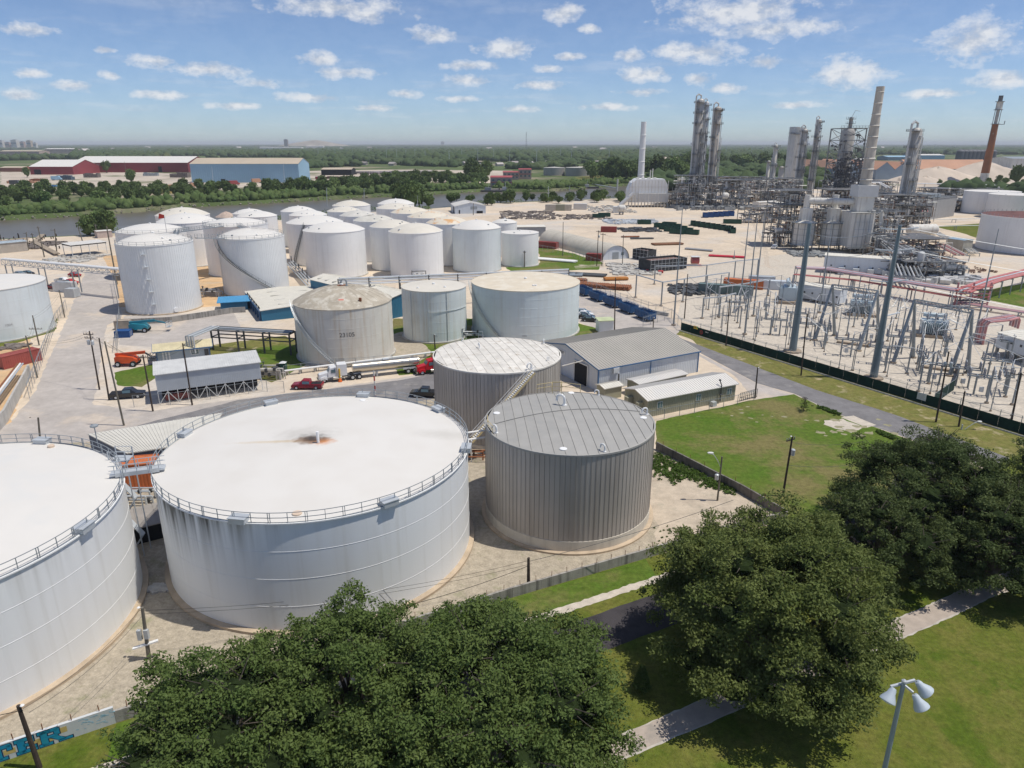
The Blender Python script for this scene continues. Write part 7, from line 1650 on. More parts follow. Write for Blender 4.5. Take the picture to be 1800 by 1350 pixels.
for(a,c,lab,n,r,mm)in(([(1492,322,14),(1546,321,14),(1562,330,14)],0,'fat white pipe crossing behind the box heater',2,1.2,[m_weld]),([(1590,322,8),(1700,324,8),(1830,328,8)],0,'long white overhead pipeline running to the right edge',3,.9,[m_weld,m_refw]),([(1600,345,6),(1700,350,6),(1830,352,6)],0,'lower rusty and pale pipeline band below the long white one',5,.6,[m_brown,m_refw,m_ps]),
        ([(1596,352,9),(1626,364,9),(1626,372,9)],0,'pink-white pipe trestle stepping down by the cooler house',3,.7,[m_pink,m_refw]),([(1624,386,2.0),(1730,384,2.0)],0,'white pipes beaded with valves along the right grass patch',3,.5,[m_refw]),([(1624,398,2),(1735,396,2)],0,'single white pipe above the right grass patch',1,.6,[m_weld]),([(1645,408,4),(1705,438,1.5),(1712,444,1.5)],0,'pale sloping pipe trestle leading down right from the white drum',5,.45,[m_lsteel,m_refw]),
        ([(1196,330,10),(1290,334,10),(1390,336,10)],0,'elevated pale pipe band behind the left process blocks',4,.6,[m_alu,m_refw,m_brown]),([(1150,340,6),(1215,342,6)],0,'pale duct line between the white catalyst house and the tall columns',3,.9,[m_alu]),([(1530,400,7),(1580,440,6),(1600,486,4)],0,'sloping grey pipes coming down toward the substation',7,.7,[m_ps,m_alu,m_ps]),([(1560,420,8),(1620,450,5),(1690,472,3)],0,'grey pipe cascade sweeping right past the drum',6,.7,[m_alu,m_ps]),
        ([(1655,430,3),(1690,448,2.5)],0,'short mauve heat-exchanger pipes by the blue-roofed kiosk',4,.8,[m_pink,m_refw])):
 pipes_px(lab,a,n,r*1.7,r*.42,mm,14,name='pipeline',cat='pipeline')
t,Lx=gable('cooler_house','grey louvred cooler house behind the tangled pipes at the right','building',G(1634,386),G(1676,380),18,12,12.2,mat('grey_louvre',(.36,.36,.36),.6,var=.08),m_ps,None,ribs_w=1.5,roof_ribs=1.5)
b=MB()
for i in range(3):b.box(1+i*5,5+i*5,2,15,12.5,14.5)
b.build('fan_box',m_rail,t)
gable('kiosk','small kiosk with a blue-grey roof at the right of the pipe field','building',G(1662,440),G(1690,444),6,5,5.2,mat('kiosk_wall',(.42,.40,.34),.7),mat('kiosk_roof',(.28,.40,.50),.5),None,roof_ribs=0)
gable('cabin','white cabin on stilts at the refinery yard edge','cabin',G(1333,372),G(1366,370),6,6,6.3,m_refw,m_roofw,None,roof_ribs=0,wallz0=1.5)
heap('low valve tangle in front of the refinery heaters',((1400,452),(1440,442)),160,.9,m_ps);heap('valve and pump clutter at the foot of the right pipe field',((1590,500),(1670,478)),360,.8,m_alu,h=2.5);heap('rust-coloured pump clutter in the right pipe field',((1570,480),(1660,455)),200,.45,m_brown,h=2)
heap('pump clutter at the foot of the left process blocks',((1190,370),(1320,362)),260,1.1,m_ps,h=2.5)
# ------------------------------------------------------------------ the far bank
def far_box(name,label,cat,x0,x1,ybase,ytop,depth,wall,roof,ridge=0.0,pitch=True,cross=False,trim=None,group=None,seam=0.0):
 A=G(x0,ybase);B=G(x1,ybase);B=Vector((B.x,A.y+(B.y-A.y),0));H_=max(2.5,at((x0+x1)/2,ytop,A.y).z)
 return gable(name,label,cat,A,B,depth,H_,H_+max(ridge,.1),wall,roof,trim,roof_ribs=seam,overhang=.4,pitch=pitch,cross=cross,group=group)
m_redw=mat('barn_red_siding',(.27,.045,.055),.7,var=.1,scale=.05,streak=.3,streak_col=(.2,.1,.1));m_ltb=mat('light_blue_siding',(.30,.47,.60),.6,var=.05,scale=.05);m_tanroof=mat('buff_far_roof',(.50,.42,.32),.7,var=.06,scale=.05)
t,L1=far_box('warehouse','long red warehouse with a white roof across the river, lower left wing','warehouse',54,130,307,293,70,m_redw,m_roofw,9,seam=4)
MB().box(6,16,-.4,-.1,0,7).build('door_shade_panel',m_dark,t)
t,L2=far_box('warehouse','long red warehouse with a white roof across the river, taller main hall','warehouse',130,332,303,286,80,m_redw,m_roofw,9,seam=4)
MB().box(L2*.74,L2*.77,-.4,-.1,0,9).build('door_shade_panel',m_dark,t)
t,L3=far_box('warehouse','light blue warehouse with a buff roof across the river','warehouse',338,527,321,288,46,m_ltb,m_tanroof,6,seam=3)
b=MB()
for i in range(50):b.box(L3*i/50,L3*i/50+.25,-.15,-.02,0,at(430,288,G(430,321).y).z)
b.build('wall_ribs',m_ltb,t,kind='stuff');MB().box(L3*.27,L3*.31,-.3,-.1,0,4).build('door_shade_panel',m_dark,t)
t,L4=far_box('open_shed','dark open-fronted shed right of the light blue warehouse','shed',565,618,308,298,30,m_dark,m_tanroof,2)
far_box('brick_shed','low brick-red shed at the far left edge across the river','shed',0,40,302,295,30,mat('brick_red_wall',(.35,.15,.11),.8),m_tanroof,2)
m_pinkw=mat('pale_pink_wall',(.46,.35,.31),.8,var=.08,scale=.1);m_redtrim=mat('red_band',(.36,.07,.07),.7)
for x0,x1,yb,yt,dp,lab in((862,900,330,312,30,'pink building with a red band on the wharf, left block'),(884,912,316,303,30,'pink two-storey building with a red roof edge above the wharf'),(912,934,315,298,25,'taller pink building with red roof edge right of the two-storey one'),(828,852,293,284,30,'orange-tan apartment block among the far trees')):
 t,Lx=far_box('wharf_building',lab,'building',x0,x1,yb,yt,dp,m_pinkw,m_redtrim if yb>300 else m_tanroof,.5,pitch=False)
 Hh=at(x0,yt,G(x0,yb).y).z;b=MB();n=max(3,int(Lx/5))
 for fz in(.25,.65):
  for i in range(n):MB().box(Lx*(i+.3)/n,Lx*(i+.75)/n,-.2,-.05,Hh*fz,Hh*(fz+.18)).build('window',m_glass,t)
 MB().box(0,Lx,-.25,-.21,Hh*.5,Hh*.57).build('band',m_redtrim,t)
rc=thing('railcar','grey-white railcar standing in the long row beyond the river','railcar',(0,0,0),0,'railcars beyond the river');MB().extx([(-1.5,1.2),(1.5,1.2),(1.6,3.2),(1.1,4.3),(-1.1,4.3),(-1.6,3.2)],-7.5,7.5).build('body',mat('railcar_grey',(.36,.33,.33),.6,rand=.45,var=.1),rc)
for x in(-5.5,5.5):MB().box(x-1.3,x+1.3,-1.1,1.1,.1,1.2).build('bogie',m_dark,rc)
for i in range(15):
 p=G(632+i*8.6,306.5-i*.12)
 if i==0:rc.location=(p.x,p.y,.05);rc.rotation_euler=(0,0,radians(-3))
 else:dup(rc,(p.x,p.y,.05),radians(-3)+.0)
m_oroof=mat('rust_orange_roof',(.50,.28,.18),.8,var=.12,scale=.02);m_bluegr=mat('faded_blue_wall',(.26,.33,.40),.7,var=.1,scale=.05)
for i,(x0,x1)in enumerate(((1486,1508),(1538,1570),(1570,1600))):
 far_box('works_hall',['first','second','third'][i]+' rust-roofed gabled hall from the left, right of the box heater stack','hall',x0,x1,316,298,190,m_bluegr,m_oroof,9,cross=True)
far_box('works_hall','long rust-roofed works hall with a pale side wall at the far right','hall',1600,1745,309,297,60,mat('pale_side_wall',(.50,.52,.52),.7),m_oroof,12)
for x0,x1,yb,yt,m1,m2,lab in((1560,1600,282,276,m_bluegr,m_ltb,'blue-grey roofed hall behind the rust-roofed works'),(1604,1660,280,273,m_ltb,m_roofw,'pale flat works beyond the rust roofs'),(1776,1830,298,279,m_refw,m_rail,'white silo building at the right edge'),(1155,1215,290,279,mat('mauve_wall',(.33,.23,.22),.8),m_tanroof,'mauve-brown long warehouse behind the tall columns'),(1196,1268,285,279,m_redtrim,m_tanroof,'buff warehouse right behind the rusty column'),(1135,1152,289,285,m_ltb,mat('vivid_blue_tarp',(.05,.30,.62),.6),'vivid blue roof among the far trees'),(1370,1470,284,278,m_refw,m_roofw,'long white hall behind the slim columns'),(80,130,270,262,m_pinkw,m_roofw,'white far hall near the left skyline'),(0,70,275,266,m_pinkw,m_tanroof,'buff far works at the left skyline'),(456,530,262,259,m_refw,m_roofw,'white hall row at the foot of the far mound'),(538,568,261,257,m_refw,m_roofw,'second white hall near the far mound'),(1500,1530,290,282,m_ltb,m_roofw,'pale blue hall behind the tall heater stack')):
 far_box('far_hall',lab,'hall',x0,x1,yb,yt,60,m1,m2,3)
for i in range(7):q=G(1684+i*8.2,291);
sb=thing('silo','dark grey silo in the long battery before the flare','silo',tuple(G(1684,291)),0,'dark grey silos');Hs=at(1684,266,sb.location.y).z
MB().lathe([(8,0),(8,Hs),(5,Hs+3),(.1,Hs+4)],14).build('shell',mat('dark_silo',(.12,.125,.14),.7,var=.15,scale=.02),sb,smooth=True)
for i in range(1,9):q=G(1684+i*7.0,291);dup(sb,(q.x,q.y,0))
def mound(label,px,py,w,d,h,m,name='sand_pile',cat='sand pile',seed=0,group=None):
 q=G(px,py);r=random.Random(seed);n=26;k=9;vs=[];fs=[]
 for j in range(k+1):
  f_=j/k
  for i in range(n):a=2*pi*i/n;rr2=(1-f_)*(1+.10*sin(3*a+seed)+.05*sin(7*a));vs.append((w/2*rr2*cos(a),d/2*rr2*sin(a),h*(1-(1-f_)**1.3)*(1+.06*sin(5*a+j))))
 for j in range(k):
  for i in range(n):fs.append((j*n+i,j*n+(i+1)%n,(j+1)*n+(i+1)%n,(j+1)*n+i))
 b=MB();b.add(vs,fs);o=b.build(name,m,None,True,loc=(q.x,q.y+d/2,0));
 if cat:tag(o,label,cat,group)
 else:o['kind']='structure'
 return o
m_pile=mat('pale_sand',(.58,.49,.40),.95,var=.08,scale=.05)
mound('broad pale sand pile left of the flare base',1670,322,120,60,17,m_pile,seed=1);mound('pale sand pile right behind the flare',1750,316,130,60,21,m_pile,seed=2);mound('small pale sand pile low beside the right sheds',1640,326,50,30,9,m_pile,seed=4);mound('small pinkish sand heap on the river shore behind the domes',394,383,14,8,3.5,mat('pink_sand',(.55,.43,.35),.95),seed=6)
o=mound('',545,258.0,1080,500,82,mat('landfill_earth',(.36,.31,.24),.95,var=.2,scale=.01),'hill',None,3)
sk=thing('water_tower','tiny white water tower on the horizon','tower',tuple(G(724,256)));y=sk.location.y;MB().tube((0,0,0),(0,0,36),2.5,n=8).build('stem',m_frame,sk);MB().lathe([(2,30),(11,38),(12,44),(8,50),(.1,53)],14).build('bowl',m_frame,sk,smooth=True)
bl=thing('tower_block','brown tower block in front of the far mound','building',tuple(G(503,260)));Hb=at(503,245.5,bl.location.y).z;wd=5.5/FPX*bl.location.y;MB().box(-wd/2,wd/2,0,wd,0,Hb).build('walls',mat('brown_block',(.22,.17,.15),.8),bl);MB().box(-wd/3,wd/3,wd*.2,wd*.8,Hb,Hb+5).build('plant_room',m_rail,bl)
for i in range(6):MB().box(-wd/2+.3,wd/2-.3,-.8,-.1,Hb*(i+.5)/6,Hb*(i+.9)/6).build('window_band',m_glass,bl)
for i,(px,w,h,c)in enumerate(((2,8,247,0),(14,7,250,1),(26,9,246,0),(40,6,249,1),(52,7,247,2),(62,5,251,0),(778,5,249,2))):
 q=G(px,262 if i<6 else 256);H_=at(px,h,q.y).z;wd=w/FPX*q.y;t=thing('tower_block',['pale','grey-pink','buff'][c]+' far block on the skyline, '+['at the very left edge','second from the left','third from the left and tallest','fourth from the left','fifth from the left','last of the left cluster','alone in the middle distance'][i],'building',tuple(q))
 MB().box(-wd/2,wd/2,0,wd,0,H_).build('walls',[m_refw,m_pinkw,m_tanroof][c],t);MB().box(-wd/4,wd/4,wd*.2,wd*.7,H_,H_+4).build('roof_room',m_rail,t);MB().box(-wd/2+1,wd/2-1,-.8,-.1,H_*.55,H_*.75).build('window_band',m_glass,t)
py_=thing('pylon','tall thin lattice mast above the far trees','mast',tuple(G(925,272)));Hp=at(925,232,py_.location.y).z;b=MB();w0=3.0
for i in range(14):
 z0=Hp*i/14;z1=Hp*(i+1)/14;a=w0*(1-i/18);c=w0*(1-(i+1)/18)
 for sx,sy in((-1,-1),(1,-1),(1,1),(-1,1)):b.bar((sx*a,sy*a,z0),(sx*c,sy*c,z1),.5)
 b.bar((-a,-a,z0),(c,-c,z1),.35);b.bar((a,-a,z0),(-c,-c,z1),.35)
b.build('lattice',m_ps,py_)
pp=thing('power_pole','slender pale power pole among the far trees','power pole',tuple(G(680,284)),0,'slender poles far beyond the river');MB().tube((0,0,0),(0,0,30),.5,.25,n=6).build('shaft',m_lsteel,pp);MB().bar((-2.5,0,28),(2.5,0,28),.35).bar((-2,0,25),(2,0,25),.35).build('crossarm',m_lsteel,pp)
for px,py,s in((698,283,1),(714,282,.9),(730,283,1),(748,284,.9),(790,292,1),(812,284,1),(840,286,1.1),(868,284,1),(896,286,1.2),(943,292,1.1),(964,282,1),(985,284,1),(1004,290,1.1),(1030,284,1),(1050,276,1),(1070,290,1.2),(1092,280,1),(1180,280,1),(1275,280,1.3),(1320,282,1.2),(1340,276,1.3),(1640,276,1.4),(1740,270,1.4),(560,278,1),(590,280,.9),(620,276,1),(650,280,1)):q=G(px,py);dup(pp,(q.x,q.y,0),random.uniform(-.5,.5),scale=(1,1,s))
for px,py,tx,ty,lab in((354,314,353,289,'lamp pole at the left end of the light blue warehouse'),(375,324,372,293,'taller lamp pole in front of the light blue warehouse'),(500,322,498,286,'pale pole at the right end of the light blue warehouse'),(224,316,221,284,'thin yard mast before the red warehouse'),(575,362,574,330,'pale pole on the river bank mid left'),(640,358,640,332,'pale pole on the river bank behind the domes'),(734,368,734,340,'pole with a white lamp by the dark trees'),(832,378,832,357,'black pole right of the white store'),(888,352,888,320,'thin pole at the near river edge by the bushes'),(964,356,964,328,'second thin pole at the near river edge'),
       (1002,350,1001,327,'thin mooring pole in the river'),(78,452,72,398,'wooden pole with boxes at the left dock'),(100,445,96,402,'wooden pole right of the one with boxes at the left dock'),(145,424,137,399,'thin wooden pole by the river left'),(172,418,167,394,'wooden pole with a lamp beside the dock tree'),(50,440,46,408,'short wooden pole at the left dock'),(62,438,64,410,'short pole above the low workshop'),(206,500,200,398,'thin pole touching the leftmost ribbed tank')):
 upole(lab,px,py,tx,ty,m_wood2 if px<300 or 'black' in lab else m_lsteel,[(.6,1.6,0)]if px<200 else[],0,r=.25,group=None,name='pole')
m_wharf=mat('wharf_concrete',(.33,.30,.27),.9,var=.15,scale=.1)
wf=thing('wharf','low concrete wharf edge below the pink buildings','wharf');b=MB();a=G(862,332);e=G(1025,326);b.bar(a+Vector((0,-1,-1.0)),e+Vector((0,-1,-1.0)),3,2.4);b.build('quay_wall',m_wharf,wf)
for i in range(12):p=a.lerp(e,i/11)+Vector((0,-3,0));MB().tube((p.x,p.y,-3),(p.x,p.y,1.2),.5,n=6).build('pile',m_wood,wf)
for px,py,L_,lab in((868,336,26,'dark moored barge at the left end of the wharf'),(895,335,20,'dark workboat with a pale cabin at the wharf'),(940,333,26,'long dark boat at the right of the wharf'),(1038,330,18,'small boat by the mooring jetty')):
 q=G(px,py,-2);t=thing('boat',lab,'boat',(q.x,q.y,W),radians(-6));b=MB();loft(b,[(-L_/2,2.2,2.8,-.3,1.6),(L_*.3,2.6,3.2,-.4,1.6),(L_/2,.2,.9,0,2.4)]);b.build('hull',m_ps2,t);MB().box(-L_*.35,-L_*.1,-1.6,1.6,1.6,4.2).build('cabin',m_refw if 'cabin' in lab or 'small' in lab else m_ps,t);MB().tube((-L_*.2,0,4.2),(-L_*.2,0,8),.15,n=5).build('mast',m_lsteel,t)
jt=thing('jetty','long thin gangway jetty reaching over the river by the wood','jetty');a=G(1042,325);e=G(1085,331);MB().bar(a+Vector((0,0,1)),e+Vector((0,0,0)),2.2,.6).build('gangway',m_rail,jt);MB().tube((e.x,e.y,-3),(e.x,e.y,9),.8,n=8).build('pile',m_refw,jt)
dk=thing('dock','timber dock walkways along the near shore at the left','dock');b=MB()
for pts in(((0,432),(60,425),(75,412)),((60,425),(100,446)),((0,424),(50,418))):
 P=[G(*p,.8)for p in pts]
 for u,v in zip(P[:-1],P[1:]):b.bar(u,v,2.2,.35)
b.build('deck',mat('dock_timber',(.34,.28,.21),.9,var=.2),dk);b=MB()
for i in range(40):q=G(random.uniform(0,110),random.uniform(414,440));b.bar((q.x,q.y,-2.6),(q.x,q.y,1.2),.35)
b.build('piles',m_wood,dk,kind='stuff')
VS=[(28,325,m_dsteel,'van'),(100,317,m_ltb,'van'),(412,326,m_redtrim,'van'),(452,322,m_oroof,'van'),(345,330,m_oroof,'van'),(480,326,m_frame,'van'),(500,320,m_ltb,'sedan'),(300,334,m_oroof,'van'),(560,318,m_maroon,'van')]
for i,(px,py,m_,kd_)in enumerate(VS):
 q=G(px,py);car(['grey','blue','red','orange','rust-orange','white','pale blue','orange-brown','maroon'][i]+' machine-sized van parked on the far bank '+['at the left road','before the red warehouse','below the light blue warehouse','right below the light blue warehouse','left of the light blue warehouse','at the right end of the blue warehouse','beside the blue warehouse corner','above the bank trees','by the dark shed'][i],(q.x,q.y,.05),.2*i,m_,kd_,name='parked_van',scale=2.2)
for px,py,w,d,h,m_,lab in((66,318,16,6,3,m_rust,'rusty stack before the red warehouse'),(115,316,22,8,6,mat('slate_tarp',(.10,.14,.18),.7),'slate covered stack before the red warehouse'),(163,312,20,8,6,MATS['scrap_brown'],'brown timber stack before the red warehouse'),(266,309,20,7,5,m_rail,'grey stack right of the yard tree'),(318,312,26,9,7,MATS['scrap_brown'],'tall brown stack at the left of the blue warehouse'),(85,328,26,8,2,mat('tarp_blue',(.04,.19,.42),.6),'bright blue tarpaulin on the left river bank'),(290,340,14,8,5,mat('ochre_paint',(.55,.40,.15),.7),'ochre machine among the bank trees'),(512,318,20,6,3,m_redtrim,'red-brown stack by the blue warehouse corner'),(595,314,60,6,3,mat('dark_rust_bars',(.16,.08,.07),.8),'dark rusty bar stacks before the dark shed'),(40,322,30,8,3,m_oroof,'rust heap at the far left road')):
 q=G(px,py);t=thing('covered_stack',lab,'stack',(q.x,q.y,.03),random.uniform(-.15,.15));b=MB();k=max(2,int(w/5))
 for i in range(k):
  for j in range(2):x=-w/2+w*i/k;b.box(x,x+w/k*.9,-d/2+j*d/2,-d/2+(j+.9)*d/2,0,h*random.uniform(.6,1))
 b.build('bundles',m_,t)
hs=thing('house','small pale-roofed house among the far trees','house',tuple(G(700,287)),0,'houses among the far trees');MB().box(-7,7,-5,5,0,4).build('wall',mat('house_wall',(.42,.37,.33),.8,rand=.3),hs);MB().extx([(-5.8,3.8),(5.8,3.8),(0,7.2)],-7.6,7.6).build('roof',mat('house_roof',(.42,.38,.36),.8,rand=.4),hs)
HP=[(712,289),(735,286),(758,288),(776,287),(800,288),(815,290),(842,294),(858,290),(878,292),(905,289),(935,290),(960,288),(975,292),(1010,287),(1022,286),(1048,288),(1060,286),(1085,287),(1100,290),(690,291),(640,290),(1145,286),(1290,284),(1330,285),(1310,280),(1550,280),(150,268),(200,266),(260,262),(330,261),(420,262),(600,264),(650,262),(860,264),(1010,262),(1060,265),(1150,262),(1340,262),(1620,262),(1680,260),(1720,258),(1550,262)]
for px,py in HP:q=G(px,py);dup(hs,(q.x,q.y,0),random.uniform(0,3),scale=1.0 if py>270 else 2.6)
# ------------------------------------------------------------------ trees
def leafmat(name,a,b_,scale,trans=.32):
 m=mat(name,a,.65,col2=b_,scale=scale,spec=.15,trans=trans,contrast=1.8,rand=.0)
 return m
m_leaf=leafmat('oak_foliage',(.082,.135,.034),(.165,.215,.064),.35)
m_leaf2=leafmat('olive_oak_foliage',(.108,.148,.038),(.19,.22,.068),.35)
m_leafk=leafmat('dark_oak_foliage',(.068,.105,.034),(.13,.16,.056),.35)
m_bark=mat('oak_bark',(.09,.075,.06),.9,var=.25,scale=2.0,bump=.5)
m_bank=mat('bank_foliage',(.080,.130,.042),.8,col2=(.14,.185,.065),scale=.06,spec=.1,rand=.35,trans=.15)
m_core=mat('painted_crown_shade',(.022,.034,.012),.9,var=.3,scale=1.0,spec=.05)  # dark green cores that paint the shade deep inside the oak crowns
def np_mesh(name,V,Fc,m,k=4):
 me=bpy.data.meshes.new(name);me.vertices.add(len(V));me.vertices.foreach_set('co',V.astype(np.float32).ravel());n=len(Fc)
 me.loops.add(n*k);me.loops.foreach_set('vertex_index',Fc.astype(np.int32).ravel());me.polygons.add(n)
 me.polygons.foreach_set('loop_start',(np.arange(n)*k).astype(np.int32));me.update(calc_edges=True);me.materials.append(m);return me
def leaf_cloud(C,Rr,n_each,size,rng,squash=.8,updown=.35):
 """leaf quads spread over the outer shells of many small clumps"""
 tot=int(np.sum(n_each));idx=np.repeat(np.arange(len(C)),n_each)
 d=rng.normal(size=(tot,3));d/=np.linalg.norm(d,axis=1)[:,None];d[:,2]=np.where(d[:,2]<-updown,-d[:,2],d[:,2])
 rad=Rr[idx]*(0.25+1.05*rng.random(tot)**0.8);P=C[idx]+d*rad[:,None]*np.array([1,1,squash])
 n=d*.6+rng.normal(scale=.75,size=(tot,3));n[:,2]+=.45;n/=np.linalg.norm(n,axis=1)[:,None]
 a=np.cross(n,rng.normal(size=(tot,3)));a/=np.linalg.norm(a,axis=1)[:,None];b=np.cross(n,a)
 s=(size*(.6+.8*rng.random(tot)))[:,None]
 V=np.stack([P-a*s,P+b*s*.48,P+a*s,P-b*s*.48],1).reshape(-1,3);F_=np.arange(tot*4).reshape(-1,4);return V,F_
def oak(label,x,y,r,h,seed,m=None,leaves=62400,size=.132,flat=.55,base=1.5,group=None,rx=None,ry=None,clumps=230):
 clumps=int(clumps*1.9)
 rng=np.random.default_rng(seed);m=m or m_leaf;rx=rx or r;ry=ry or r
 t=thing('oak_tree',label,'tree',(x,y,0),0,group)
 nb_=17;big=[]
 for i in range(nb_):
  a=i*2.39996+rng.random()*.6;rr=math.sqrt((i+.3)/nb_)*.74;hh=(1-rr**2.2)*(h-base)*.62+base+.20*h
  big.append((rx*rr*cos(a),ry*rr*sin(a),hh+rng.uniform(-1.3,.9),(0.25+.15*rng.random())*r))
 for i in range(12):a=i*.5236+rng.random()*.4;big.append((rx*.78*cos(a),ry*.78*sin(a),base+h*rng.uniform(.06,.24),rng.uniform(.22,.32)*r))
 for i in range(10):a=i*.628+.3+rng.random()*.4;big.append((rx*.66*cos(a),ry*.66*sin(a),base+h*rng.uniform(.28,.46),rng.uniform(.22,.32)*r))
 C=[];Rr=[]
 for(bx,by,bz,br)in big:
  for j in range(int(clumps/len(big)*1.15)):
   d=rng.normal(size=3);d/=np.linalg.norm(d);d[2]=abs(d[2])if rng.random()<.72 else d[2]
   k_=rng.uniform(.6,1.12);C.append((bx+d[0]*br*k_,by+d[1]*br*k_,max(base*.55,bz+d[2]*br*.66*k_)));Rr.append(rng.uniform(.35,1.05)*r/9)
 C=np.array(C);Rr=np.array(Rr);w=Rr**2*(.5+rng.random(len(Rr)));n_each=np.maximum(8,(leaves*w/w.sum())).astype(int)
 V,F_=leaf_cloud(C,Rr,n_each,size,rng)
 put('crown',np_mesh('crown',V,F_,m),t)
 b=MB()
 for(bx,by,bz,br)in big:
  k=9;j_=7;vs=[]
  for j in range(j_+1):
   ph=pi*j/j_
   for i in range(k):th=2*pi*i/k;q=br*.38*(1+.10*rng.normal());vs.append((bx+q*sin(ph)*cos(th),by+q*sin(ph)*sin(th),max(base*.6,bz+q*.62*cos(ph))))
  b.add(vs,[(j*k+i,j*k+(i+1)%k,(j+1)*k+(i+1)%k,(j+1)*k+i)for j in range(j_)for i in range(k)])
 b.build('crown_shade_core',m_core,t)
 b=MB();b.lathe([(.75,0),(.5,.5),(.42,base*.8),(.4,base+.3)],12);b.build('trunk',m_bark,t,smooth=True)
 for(bx,by,bz,br)in big[:22]:
  L_=MB();p=Vector((0,0,base*.8));e=Vector((bx,by,bz));mid=p.lerp(e,.5)+Vector((0,0,.5));L_.tube(p,mid,.26,.17,n=7);L_.tube(mid,e,.17,.07,n=7)
  for _ in range(5):
   d=Vector(rng.normal(size=3));d.z=abs(d.z)*.6;d.normalize();L_.tube(e,e+d*br*.85,.06,.02,n=5)
  L_.build('limb',m_bark,t,smooth=True)
 return t
oak('live oak at the bottom left whose crown covers the end of the mural wall',-19.6,38.0,8.6,9.4,21,leaves=62400)
oak('live oak crown in the lower middle-left, poking up against the large white tank',-11.8,42.2,8.2,9.9,22,leaves=60000)
oak('broad live oak filling the bottom centre beside the dark lane',-1.2,40.6,9.8,10.4,23,leaves=96000,clumps=280)
oak('small live oak low in the bottom left corner on the grass',-26.6,31.6,3.6,5.6,24,leaves=21600,clumps=110)
oak('big round olive-green live oak over the footpath right of centre',22.0,50.4,10.1,13.8,25,m_leaf2,leaves=168000,clumps=420,ry=10.9)
oak('dark live oak at the lawn corner, leftmost of the right-hand group',38.6,64.0,6.6,9.6,27,m_leafk,leaves=38400,clumps=150)
oak('dark live oak behind, topmost of the right-hand group',47.6,72.5,9.2,12.0,28,m_leafk,leaves=55200,clumps=200)
oak('dark live oak at the right edge above the footpath bend',50.6,63.5,8.0,9.6,29,m_leafk,leaves=55200,clumps=200)
oak('dark live oak cut by the right edge behind the others',60.5,68.5,9.0,12.2,30,m_leafk,leaves=48000,clumps=190)
q=G(1127,1215);t=thing('young_cypress','young feathery cypress standing on the grass by the lane','tree',(q.x,q.y,0));rng=np.random.default_rng(5);C=[];Rr=[]
for i in range(50):z=.4+2.2*i/50;rr=.62*(1-i/56);a=i*2.4;C.append((rr*cos(a)*.8,rr*sin(a)*.8,z));Rr.append(.3*(1-i/80))
V,F_=leaf_cloud(np.array(C),np.array(Rr),np.full(50,130),.09,rng);put('crown',np_mesh('crown',V,F_,leafmat('cypress_foliage',(.07,.12,.03),(.11,.15,.045),2.0)),t);MB().tube((0,0,0),(0,0,1.6),.06,.03,n=6).build('trunk',m_bark,t)
q=G(1412,722);t=thing('bare_tree','small half-bare tree beside the right-hand road','tree',(q.x,q.y,0));b=MB();rb2=random.Random(2)
def twig(p,d,l,r,k):
 e=p+d*l;b.tube(p,e,r,r*.6,n=5)
 if k:
  for _ in range(3):dd=(d+Vector((rb2.uniform(-.8,.8),rb2.uniform(-.8,.8),rb2.uniform(-.1,.5)))).normalized();twig(e,dd,l*.72,r*.6,k-1)
twig(Vector((0,0,0)),Vector((.05,0,1)),.9,.09,4);b.build('trunk',m_bark,t);rng=np.random.default_rng(9);C=rng.normal(size=(22,3))*[.55,.55,.35]+[.2,0,1.0];V,F_=leaf_cloud(C,np.full(22,.25),np.full(22,36),.09,rng);put('crown',np_mesh('crown',V,F_,m_leaf2),t)
rng=np.random.default_rng(31)
def tufts(name,label,P,n,size,m,spread=.4):
 P=np.array(P);i=rng.integers(0,len(P),n);C=P[i]+np.c_[rng.normal(size=(n,2))*spread,np.full(n,size*.6)];V,F_=leaf_cloud(C,np.full(n,size*1.3),np.full(n,12),size,rng);o=put(name,np_mesh(name,V,F_,m));o['kind']='stuff';tag(o,label,'weeds')
line=lambda a,c,k:[tuple(Vector(a).lerp(Vector(c),i/k))for i in range(k+1)]
m_weed=leafmat('weed_green',(.06,.12,.02),(.11,.16,.035),.8)
tufts('weeds','rank green weeds in the corner of the sandy lot along the dark wall',line((21.2,94,0),(24.5,88,0),20)+line((24,90,0),(28.5,83.5,0),20)+line((20,92,0),(22.5,86.5,0),12),420,.2,m_weed,.7)
tufts('weeds','sparse weeds along the foot of the bund walls',line((16.5,69,0),(18.5,74,0),8)+line((-31,44.9,0),(0,61.2,0),40)+line((-30,46,0),(-18,58,0),30),260,.10,m_weed,.6)
tufts('hedge','low ragged hedge strip between lawn and right-hand road',[tuple(G(1440,717))]+[tuple(G(1450+i*2,720+i*.8))for i in range(12)]+[tuple(G(1545+i*2,760+i*.9))for i in range(14)],160,.2,m_weed,.3)
gp=[]
n=20000;X=rng.uniform(2,62,n);Y=rng.uniform(22,76,n);keep=(Y<27+X*.62+4)|True
V,F_=leaf_cloud(np.c_[X,Y,np.full(n,.02)],np.full(n,.05),np.full(n,2),.03,rng)
ctr=V.reshape(-1,4,3).mean(1);gx,gy=ctr[:,0],ctr[:,1]
def sdist(P):
 best=np.full(len(gx),1e9)
 for a,c in zip(P[:-1],P[1:]):
  d=np.array([c[0]-a[0],c[1]-a[1]]);L2=(d**2).sum();tt_=np.clip(((gx-a[0])*d[0]+(gy-a[1])*d[1])/L2,0,1);best=np.minimum(best,np.hypot(gx-a[0]-tt_*d[0],gy-a[1]-tt_*d[1]))
 return best
mid=[((u.x+v.x)/2,(u.y+v.y)/2)for u,v in zip(pth_u,pth_l[::-1][:len(pth_u)])]
